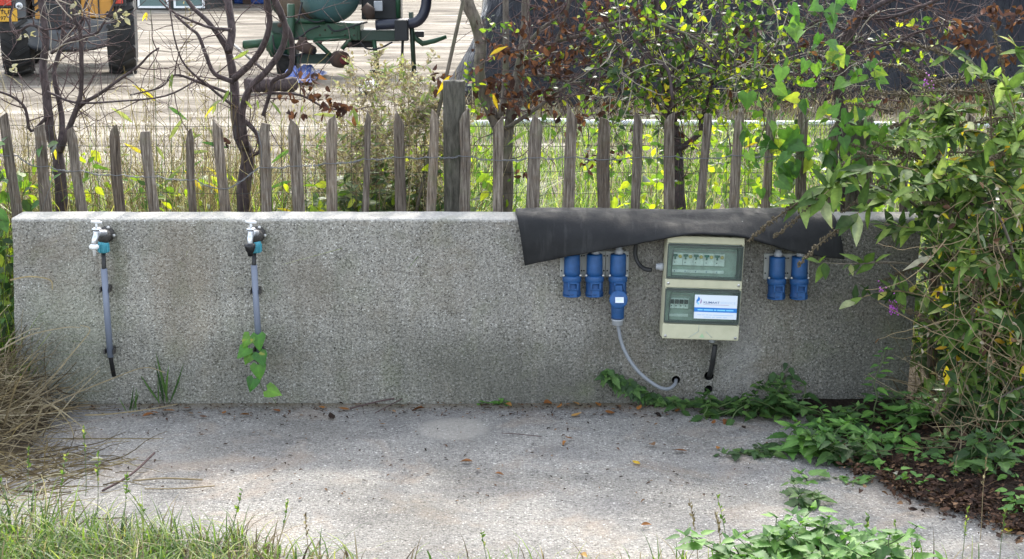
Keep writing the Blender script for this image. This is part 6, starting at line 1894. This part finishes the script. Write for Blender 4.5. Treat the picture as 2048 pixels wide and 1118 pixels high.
nettle('bright green nettle clump at the bottom edge, right half of the sunlit pair', 1690, 1172, 0.185, 502, 'leaf_nettle_light', 0.080, 22, 0.17, limit=200)
nettle('large drooping nettle on the apron, the biggest beside the wall foot', 1610, 905, 0.13, 503, 'leaf_nettle_light', 0.095, 6, 0.09)
nettle('dark nettle spreading below the big one toward the litter', 1705, 925, 0.12, 504, 'leaf_nettle', 0.086, 7, 0.12)
nettle('sprawling nettle lying on the apron left of the big nettle', 1545, 905, 0.05, 505, 'leaf_nettle', 0.070, 5, 0.12, (-0.08, 0))
nettle('small wilted nettle in the middle of the apron, nearest the sunlit clump', 1608, 1005, 0.075, 506, 'leaf_nettle', 0.061, 5, 0.06)
nettle('small nettle sprig between the wilted one and the large nettles', 1655, 962, 0.05, 507, 'leaf_nettle_light', 0.07, 3, 0.08)
nettle('nettle sprouting from the brown leaf litter at the right', 1960, 945, 0.17, 508, 'leaf_nettle', 0.078, 6, 0.08)
nettle('nettle standing in the shade under the butterfly bush', 1905, 845, 0.20, 509, 'leaf_nettle', 0.070, 7, 0.14)
nettle('nettle against the wall foot below the rightmost sockets', 1590, 825, 0.15, 510, 'leaf_nettle', 0.066, 7, 0.13)
nettle('nettle at the wall foot right of the holes', 1500, 835, 0.10, 511, 'leaf_nettle', 0.064, 7, 0.12)
nettle('nettle cluster at the wall foot just below the drilled holes', 1430, 832, 0.09, 512, 'leaf_nettle', 0.057, 8, 0.14)
nettle('leggy nettle leaning on the right part of the wall', 1735, 860, 0.36, 513, 'leaf_nettle_light', 0.05, 1, 0.02, (0.06, 0.04))
nettle('bushy nettle row under the wall near its right end', 1680, 850, 0.14, 514, 'leaf_nettle', 0.070, 9, 0.17)
nettle('yellowing nettle between the wall end and the bush', 1800, 865, 0.17, 515, 'leaf_nettle_light', 0.075, 4, 0.12)
nettle('nettle at the frame edge on the right under the bush', 2030, 880, 0.22, 516, 'leaf_nettle', 0.074, 7, 0.12)
nettle('low nettle on the litter in front of the butterfly bush', 1850, 905, 0.09, 517, 'leaf_nettle', 0.061, 6, 0.12)
nettle('low leafy nettle in the shade between the two wall-foot nettle rows', 1640, 868, 0.11, 530, 'leaf_nettle_light', 0.075, 6, 0.13)
nettle('nettle spreading over the litter edge right of the big nettle', 1775, 905, 0.11, 531, 'leaf_nettle_light', 0.08, 6, 0.13)
nettle('nettle under the bush beside the brown stick', 1850, 860, 0.16, 532, 'leaf_nettle', 0.07, 6, 0.13)
nettle('young nettle on the litter near the right frame edge', 2025, 935, 0.12, 533, 'leaf_nettle_light', 0.07, 5, 0.10)
nettle('tiny green seedling at the wall foot below the middle', 988, 806, 0.045, 518, 'leaf_nettle_light', 0.05, 3, 0.05, name='seedling')

def creeper():
    y = -0.035
    pl = Plant('creeper', 'dark leafy creeper hanging along the wall foot under the grey cable', 'climbing plant', onG(1490, 815), None, 'stem_green', 520); r = pl.r
    path = [(1210, 742), (1232, 758), (1265, 775), (1300, 792), (1345, 803), (1400, 812), (1450, 816), (1500, 822)]
    q = smoothpath(path, 8); pts = [atY(a, b, y + r.uniform(-0.01, 0.005)) for a, b in q]
    for p in pts: p.z = max(p.z, 0.012)
    pl.stem(pts, 0.0022, 0.0026, 'stem_green')
    for p in pts:
        for _ in range(4):
            pl.leaf('nettle', 'leaf_nettle', p + Vector((r.gauss(0, 0.012), -abs(r.gauss(0, 0.012)), r.gauss(0, 0.008))), Vector((r.gauss(0.2, 0.7), -0.4, r.gauss(-0.5, 0.4))), (0, -0.8, 0.6), r.uniform(0.028, 0.058))
    pl.finish(170)
    pl = Plant('wall_fern', 'small tuft of green weed growing on the wall below the right sockets', 'weed', atY(1560, 760, -0.005), None, 'stem_green', 521); r = pl.r
    c = atY(1560, 745, -0.01)
    for _ in range(16):
        e = c + Vector((r.gauss(0, 0.03), -abs(r.gauss(0.02, 0.012)), r.gauss(-0.005, 0.025)))
        pl.stem([c + Vector((0, 0, -0.03)), e], 0.0012, 0.0008)
        pl.leaf('nettle', 'leaf_nettle', e, Vector((r.gauss(0, 0.6), -0.4, -0.6)), (0, -0.8, 0.6), r.uniform(0.03, 0.05))
    pl.finish(20)
creeper()

# ================================================================ DRY GRASS HEAP, FOREGROUND GRASS, LITTER
def hay():
    r = random.Random(61); s = Soup(); g = Soup()
    for _ in range(5600):
        u = r.random()
        x = -2.35 + abs(r.gauss(0, 0.21)); y = -0.10 + r.gauss(-0.22, 0.26)
        if x > -1.72 or y > -0.02: continue
        hgt = max(0.02, (0.36 - (x + 2.2) * 0.42) * r.random())
        b = Vector((x, y, hgt * 0.6))
        d = Vector((r.gauss(0.15, 1.0), r.gauss(-0.1, 0.5), r.gauss(0.15, 0.7)))
        q = wander(b, d, r.uniform(0.08, 0.36), r, 6, 0.20, 0.08)
        for p in q: p.z = max(p.z, 0.006); p.y = min(p.y, -0.008)
        s.ribbon(q, r.uniform(0.002, 0.0055), r.random() ** 0.7)
    for _ in range(1500):                       # matted brown core
        b = Vector((-2.30 + abs(r.gauss(0, 0.17)), -0.16 + r.gauss(-0.10, 0.13), abs(r.gauss(0, 0.10))))
        if b.y > -0.03 or b.x > -1.72: continue
        q = wander(b, Vector((r.gauss(0, 1), r.gauss(0, 0.7), r.gauss(0, 0.35))), r.uniform(0.06, 0.2), r, 5, 0.45, 0.05)
        for p in q: p.z = max(p.z, 0.006); p.y = min(p.y, -0.008)
        s.ribbon(q, r.uniform(0.003, 0.007), 0.35 * r.random())
    # long arching stalks
    for (pa) in ([(40, 840), (120, 800), (230, 755), (290, 735), (330, 745)], [(20, 860), (100, 760), (150, 700), (180, 660), (160, 650)], [(60, 900), (90, 810), (140, 850), (155, 920)], [(0, 700), (60, 670), (130, 655), (160, 655)], [(0, 930), (80, 870), (150, 790), (200, 740)], [(0, 780), (70, 790), (160, 850), (190, 890)], [(130, 960), (210, 935), (300, 950), (330, 930)], [(10, 890), (60, 980), (160, 1010), (240, 985)], [(170, 830), (220, 828), (300, 818), (355, 808)], [(20, 560), (60, 553), (100, 560), (105, 580)]):
        q0 = smoothpath(pa, 5)
        q = [atY(a, b, -0.28 if b < 800 else -0.5) for a, b in q0]
        for p in q: p.z = max(p.z, 0.008)
        s.ribbon([tuple(p) for p in q], 0.0065, 0.80 + 0.19 * r.random())
    tag(s.build('dry_grass_heap', M['grass_dry'], None, (-2.0, -0.3, 0)), 'heap of dead straw-coloured grass at the left foot of the wall', 'dry grass', kind='stuff')
    # dark soil and roots at the edge of the apron
    for _ in range(330):
        p = onG(r.gauss(40, 85), 900 + abs(r.gauss(0, 70)))
        if p.x > -1.25: continue
        q = wander(p + Vector((0, 0, 0.012)), Vector((r.gauss(0.3, 0.9), r.gauss(0, 0.6), r.gauss(0.06, 0.1))), r.uniform(0.06, 0.28), r, 6, 0.25, 0.10)
        for z in q: z.z = max(z.z, 0.005)
        g.ribbon(q, r.uniform(0.002, 0.006), 0.75 * r.random())
    tag(g.build('dead_stems', M['grass_dry'], None, (-1.9, -0.7, 0)), 'brown dead stems lying on the left edge of the apron', 'dead stems', kind='stuff')
hay()
def lush_left():
    r = random.Random(63); s = Soup()
    for _ in range(900):
        x = r.uniform(-2.5, -1.96); y = r.uniform(-0.05, 0.35)
        s.blade((x, y, -0.04), r.uniform(0.25, 0.62), r.uniform(0, 0.5), r.uniform(0, 6.28), r.uniform(0.005, 0.011), r.random(), 4, r.uniform(0.2, 0.8))
    tag(s.build('grass', M['grass_lit'], None, (-2.2, 0.1, 0)), 'tall green grass beside the left end of the wall', 'grass', kind='stuff')
lush_left()

def foreground():
    r = random.Random(64); s = Soup(); d = Soup()
    def dens(px):
        return max(0.0, 1.0 - px / 640.0)
    for _ in range(3600):
        px = r.uniform(-60, 900)
        py = 1040 + 190 * r.random() ** 0.8
        edge = 1045 + (max(0, px) / 640.0) * 62 + 22 * noise.noise((px * 0.012, 0, 5))
        if py < edge: continue
        if px > 560 and r.random() > 0.32 * (1 - (px - 560) / 400): continue
        p = onG(px, py); k = 1.0
        h = r.uniform(0.05, 0.16) * (0.6 + 0.5 * dens(px)) + (0.05 if r.random() < 0.06 else 0)
        sp = d if r.random() < 0.16 + 0.3 * (px > 450) else s
        sp.blade((p.x, p.y, -0.005), h + 0.03, r.uniform(0.05, 0.7), r.uniform(0, 6.28), r.uniform(0.004, 0.011), r.random(), 4, r.uniform(0.1, 1.0))
    for _ in range(420):     # the rest of the front edge: sparse
        px = r.uniform(900, 2060); p = onG(px, r.uniform(1115, 1200))
        sp = d if r.random() < 0.4 else s
        sp.blade((p.x, p.y, -0.01), r.uniform(0.05, 0.13), r.uniform(0.1, 0.6), r.uniform(0, 6.28), r.uniform(0.003, 0.006), r.random(), 4, r.uniform(0.1, 0.8))
    tag(s.build('grass', M['grass'], None, (-1.3, -1.5, 0)), 'green grass along the bottom left edge in front of the apron', 'grass', kind='stuff')
    tag(d.build('dry_grass', M['grass_dry'], None, (-1.0, -1.5, 0)), 'straw-coloured blades mixed into the front grass', 'dry grass', kind='stuff')
    # flowering grass stalks with seed heads
    specs = [(170, 990, 0.17, 'grass'), (20, 1040, 0.17, 'grass'), (60, 1030, 0.17, 'grass'), (110, 1050, 0.18, 'grass'), (190, 1060, 0.2, 'grass'), (250, 1060, 0.14, 'grass'), (330, 1090, 0.17, 'grass'), (450, 1100, 0.14, 'grass'), (545, 1110, 0.13, 'grass'), (625, 1120, 0.11, 'grass_dry'), (980, 1135, 0.09, 'grass'), (1450, 1130, 0.14, 'grass_dry'), (1465, 1135, 0.16, 'grass'), (1400, 1140, 0.16, 'grass_dry'), (1725, 1140, 0.13, 'grass'), (1800, 1145, 0.12, 'grass'), (1920, 1140, 0.14, 'grass'), (1960, 1080, 0.20, 'grass_dry'), (2000, 1120, 0.12, 'grass')]
    for i, (px, py, h, mt) in enumerate(specs):
        g = onG(px, py)
        pl = Plant('grass_stalk', ('green' if mt == 'grass' else 'straw-coloured') + ' grass seed stalk at the front edge ' + ('in the bottom left corner' if px < 100 else 'below the first tap' if px < 280 else 'between and below the two taps' if px < 470 else 'below the second tap' if px < 700 else 'left of the bottom centre' if px < 900 else 'near the bottom centre' if px < 1200 else 'left of the sunlit nettles' if px < 1500 else 'right of the sunlit nettles' if px < 1880 else 'in the bottom right corner'), 'grass', g, 'flowering grass stalks along the front edge', 'stem_green' if mt == 'grass' else 'stem_dry', 700 + i)
        q = wander(g + Vector((0, 0, -0.02)), Vector((pl.r.gauss(0, 0.22), pl.r.gauss(0, 0.12), 1)), h * 1.5, pl.r, 8, 0.06)
        pl.stem(q, 0.0014, 0.0008)
        for _ in range(16):
            t = pl.r.uniform(4.6, 7.9); j = int(t); c = q[j].lerp(q[min(8, j + 1)], t - j)
            pl.leaf('lance', mt, c, Vector((pl.r.gauss(0, 0.5), pl.r.gauss(0, 0.5), 0.8)), rdir(pl.r), pl.r.uniform(0.008, 0.018), 2.0)
        pl.finish(0)
foreground()

# ---- leaf litter at the right
def litter():
    r = random.Random(65); s = Soup()
    # humus washed over the right-hand side of the apron
    ed = smoothpath([(1560, 822), (1640, 850), (1700, 900), (1790, 962), (1890, 1005), (2000, 1042), (2120, 1072), (2400, 1130)], 10)
    V = []; F = []
    for i, (a, b) in enumerate(ed):
        p = onG(a, b - 8 + 16 * noise.noise((a * 0.025, 1, 0)) + 9 * noise.noise((a * 0.09, 4, 0)))
        for k in range(7):
            t = k / 6; y = p.y + (0.30 - p.y) * t if p.x > 1.80 else p.y + (-0.006 - p.y) * t
            V.append((p.x + (0.12 * t if p.x > 1.8 else 0), y, 0.0045 + 0.028 * min(1, t * 3) * (0.4 + 0.6 * abs(noise.noise((p.x * 7, y * 7, 0))))))
    for i in range(len(ed) - 1):
        for k in range(6):
            q = i * 7 + k
            F.append((q, q + 7, q + 8, q + 1))
    mb = MB(); mb.add(V, F, 0, True)
    tag(mb.build('soil', M['soil']), kind='structure')
    line = smoothpath([(1490, 862), (1600, 905), (1720, 945), (1800, 985), (1900, 1020), (2000, 1055), (2100, 1080)], 8)
    for _ in range(6500):
        px = r.uniform(1680, 2110)
        yl = np.interp(px, [a for a, b in line], [b for a, b in line]) + 10 * noise.noise((px * 0.02, 0, 3))
        top = 815 if px < 1800 else 790
        t = r.random()
        py = yl - (yl - top) * t ** (1.9 if px > 1750 else 2.4) + (abs(r.gauss(0, 16)) if r.random() < 0.3 else 0)
        if px < 1760 and r.random() < 0.7: continue
        p = onG(px, py)
        if p.y > -0.01 and p.x < 1.75: continue
        s.tmpl(TM['dead' if r.random() < 0.6 else 'flat'][r.randrange(6)], frame(p + Vector((0, 0, r.uniform(0.006, 0.03))), Vector((r.gauss(0, 1), r.gauss(0, 1), r.gauss(0, 0.25))), Vector((r.gauss(0, 0.5), r.gauss(0, 0.5), 1)), 0.008 + 0.028 * r.random() ** 2.2), r.random())
    for _ in range(1800):                       # fine green and straw bits pressed into it
        px = r.uniform(1720, 2110); py = r.uniform(840, 1060); p = onG(px, py)
        yl = np.interp(px, [a for a, b in line], [b for a, b in line])
        if py > yl - 4: continue
        s.ribbon(wander(p + Vector((0, 0, 0.02)), Vector((r.gauss(0, 1), r.gauss(0, 1), 0.1)), r.uniform(0.03, 0.10), r, 3, 0.3), r.uniform(0.0012, 0.003), 0.6 + 0.4 * r.random())
    tag(s.build('leaf_litter', M['litter'], None, (1.7, -0.5, 0)), 'drift of rotting brown leaf litter under the bush at the right', 'leaf litter', kind='stuff')
    gc = Soup()
    for _ in range(420):                        # small green leaves creeping over the humus
        px = r.uniform(1690, 2100); yl = np.interp(px, [a for a, b in line], [b for a, b in line])
        py = yl - 8 - abs(r.gauss(0, 60)); p = onG(px, py)
        if noise.noise((p.x * 5, p.y * 5, 2)) < 0.02: continue
        gc.tmpl(TM['nettle' if r.random() < 0.5 else 'ovate'][r.randrange(6)], frame(p + Vector((0, 0, r.uniform(0.02, 0.06))), Vector((r.gauss(0, 1), r.gauss(-0.3, 1), r.gauss(0, 0.3))), Vector((r.gauss(0, 0.3), -0.3, 1)), r.uniform(0.02, 0.05)), r.random())
    tag(gc.build('ground_cover', M['leaf_nettle_light'], None, (1.8, -0.6, 0)), 'small green leaves creeping over the brown litter at the right', 'ground cover', kind='stuff')
    # crumbs and small dark bits over the apron
    c = Soup()
    for _ in range(1500):
        px = r.uniform(180, 1700); py = 808 + abs(r.gauss(0, 16)) if r.random() < 0.72 else r.uniform(812, 1010)
        p = onG(px, py)
        c.tmpl(TM['dead'][r.randrange(6)], frame(p + Vector((0, 0, 0.004)), Vector((r.gauss(0, 1), r.gauss(0, 1), 0.05)), (0, 0, 1), 0.005 + 0.014 * r.random() ** 2), r.random())
    tag(c.build('crumbs', M['litter'], None, (0, -0.2, 0)), 'crumbs of dark plant debris along the foot of the wall', 'debris', kind='stuff')
litter()

def fallen(px, py, size, mat, label, group=None, seed=0, kind='flat'):
    r = random.Random(seed * 7 + 1); p = onG(px, py, 0.0)
    o = bpy.data.objects.new('fallen_leaf', leaf_mesh(kind, r.randrange(6), mat)); COL.objects.link(o)
    an = r.uniform(0, 6.28)
    o.matrix_world = frame(p + Vector((0, 0, 0.006)), Vector((math.cos(an), math.sin(an), 0.06)), Vector((r.gauss(0, 0.15), r.gauss(0, 0.15), 1)), size)
    tag(o, label, 'leaf', group)
fallen(1280, 931, 0.038, 'leaf_yellow', 'bright yellow fallen leaf alone on the apron in front of the cream box', seed=1)
fallen(1768, 962, 0.10, 'leaf_pale', 'large pale curled dead leaf at the edge of the brown litter', seed=2, kind='dead')
fallen(1756, 942, 0.075, 'leaf_tap', 'fresh green leaf lying beside the large pale dead leaf', seed=3)
fallen(1888, 865, 0.10, 'leaf_pale', 'long wrinkled tan leaf lying under the bush above the litter', seed=4, kind='dead')
fallen(180, 925, 0.06, 'leaf_pale', 'whitish dry leaf on the dead stems left of the apron', seed=5, kind='dead')
fallen(1912, 915, 0.055, 'leaf_yellow', 'yellow leaf on the litter beside the shaded nettle', seed=6)
fallen(1858, 986, 0.045, 'leaf_fallen', 'orange leaf at the lower edge of the brown litter', seed=7)
fallen(1840, 935, 0.075, 'leaf_willow', 'yellow-green long leaf lying on the litter', seed=8)
fallen(2010, 1068, 0.06, 'leaf_yellow', 'yellow leaf at the right frame edge below the litter', seed=9)
spots = [(1302, 890), (1437, 896), (1374, 905), (1132, 885), (1148, 880), (1142, 834), (1088, 810), (1115, 818), (962, 814), (1010, 811), (1158, 812), (1275, 822), (1308, 830), (1350, 826), (1425, 850), (848, 819), (807, 812), (710, 812), (1282, 1054), (700, 822), (666, 840), (990, 950), (370, 818), (350, 824), (330, 834), (380, 828), (300, 826), (285, 836), (415, 836), (560, 826), (500, 832), (445, 830), (1490, 860), (1452, 842), (1600, 905), (1200, 815), (1240, 818), (1230, 828), (640, 815), (1160, 1112), (390, 822), (760, 850), (945, 926), (955, 940)]
for i, (a, b) in enumerate(spots):
    fallen(a, b, random.Random(i).uniform(0.03, 0.055), 'leaf_fallen' if i % 4 else 'litter', ('small curled' if i % 3 == 0 else 'small flat') + (' dark brown' if i % 4 == 0 else ' orange-brown') + ' leaf on the apron ' + ('below the first tap' if a < 345 else 'between the taps, by the wall' if a < 460 else 'below the second tap' if a < 680 else 'left of the pale round patch' if a < 850 else 'by the pale round patch' if a < 1005 else 'right of the pale round patch, by the wall' if a < 1125 else 'below the left sockets' if a < 1260 else 'below the cream box' if a < 1440 else 'beside the nettles'), 'small brown leaves scattered on the apron', 20 + i, 'flat' if i % 3 else 'dead')
def twig_on(label, pts, r, mat='twig'):
    q = [onG(a, b, 0.0) + Vector((0, 0, 0.006 + z)) for a, b, z in pts]
    tag(MB().tube([Vector(p) for p in smoothpath([tuple(v) for v in q], 4)], r, 6).build('fallen_twig', M[mat], None, loc=q[0]), label, 'twig')
twig_on('reddish forked twig lying at the wall foot left of the middle', [(700, 820, 0), (750, 812, 0.01), (800, 803, 0.012)], 0.003)
twig_on('short twig crossing the reddish twig at the wall foot', [(750, 829, 0), (780, 815, 0.004), (810, 803, 0.012)], 0.002)
twig_on('thin straight grey straw lying on the apron right of the pale round patch', [(1003, 869, 0), (1040, 872, 0.001), (1083, 876, 0)], 0.0016)
twig_on('long tan stalk lying across the left of the apron', [(265, 965, 0), (330, 962, 0.004), (405, 963, 0)], 0.003, 'stem_dry')
twig_on('tan straw stalk in front of the long tan one', [(290, 981, 0), (360, 982, 0.003), (430, 975, 0)], 0.0022, 'stem_dry')
twig_on('dry bent twig at the left end of the apron', [(205, 985, 0), (262, 958, 0.01), (310, 925, 0.03)], 0.004)
twig_on('brown stick lying in the undergrowth right of the wall end', [(1800, 835, 0.05), (1900, 845, 0.03), (2010, 860, 0.04)], 0.004, 'bark_grey')
twig_on('pale bare stem across the litter under the bush', [(1790, 880, 0.02), (1860, 893, 0.02), (1950, 898, 0.015)], 0.003, 'stem_dry')
st = MB(); p = onG(781, 800); st.lathe([(0.004, 0), (0.012, 0.003), (0.013, 0.009), (0.006, 0.014)], p + Vector((0, -0.015, 0)), (0, 0.1, 1), 9)
tag(st.build('pebble', M['white_plastic'], None, loc=p), 'white pebble at the wall foot beside the reddish twig', 'pebble')

# low undergrowth in the shade at the right end of the wall
def undergrowth():
    r = random.Random(66); s = Soup(); d = Soup()
    for _ in range(1500):
        p = Vector((r.uniform(1.62, 2.6), r.uniform(-0.55, 0.35), 0)); z = abs(r.gauss(0, 0.16))
        if p.x < 1.80 and p.y > -0.05: continue
        s.tmpl(TM['ovate' if r.random() < 0.6 else 'nettle'][r.randrange(6)], frame(p + Vector((0, 0, z)), rdir(r, -0.1), Vector((r.gauss(0, 0.4), -0.4, 0.8)), r.uniform(0.025, 0.07)), r.random())
    for _ in range(500):
        p = Vector((r.uniform(1.55, 2.6), r.uniform(-0.8, 0.3), r.uniform(0, 0.05)))
        if p.x < 1.80 and p.y > -0.05: continue
        q = wander(p, Vector((r.gauss(-0.2, 0.8), r.gauss(0, 0.5), r.gauss(0.5, 0.5))), r.uniform(0.1, 0.45), r, 6, 0.25, 0.06)
        for z in q: z.z = max(z.z, 0.006)
        d.ribbon(q, r.uniform(0.002, 0.005), r.random())
    for _ in range(3000):                       # dense shaded foliage behind and beside the wall end
        p = Vector((r.uniform(1.72, 2.7), r.uniform(0.10, 0.75), r.uniform(0.0, 0.86)))
        if p.y < 0.22 and p.x < 1.82: continue
        s.tmpl(TM['ovate' if r.random() < 0.5 else 'lance'][r.randrange(6)], frame(p, rdir(r, -0.2), Vector((r.gauss(0, 0.5), -0.5, 0.7)), r.uniform(0.04, 0.09)), r.random())
    tag(s.build('undergrowth', M['leaf_dark'], None, (2.1, 0, 0)), 'dark low leafy undergrowth at the right end of the wall', 'undergrowth', kind='stuff')
    tag(d.build('dead_stems', M['grass_dry'], None, (2.1, -0.2, 0)), 'dead stems threading the undergrowth below the butterfly bush', 'dead stems', kind='stuff')
undergrowth()

# grass tufts at the wall foot by the first tap
for i, (px, py, h) in enumerate(((335, 805, 0.16), (262, 822, 0.10))):
    g = onG(px, py); pl = Plant('grass_tuft', ['sparse green grass tuft against the wall between the taps', 'short grass tuft at the wall foot below the first tap'][i], 'grass', g, None, 'stem_green', 800 + i)
    for _ in range(7): pl.leaf('lance', 'leaf_nettle', g + Vector((pl.r.gauss(0, 0.02), -0.02, 0)), Vector((pl.r.gauss(0.1, 0.35), pl.r.gauss(-0.1, 0.1), 1)), (pl.r.gauss(0, 0.3), -1, 0.2), h * pl.r.uniform(0.6, 1.4), 0.22)
    pl.finish(10)
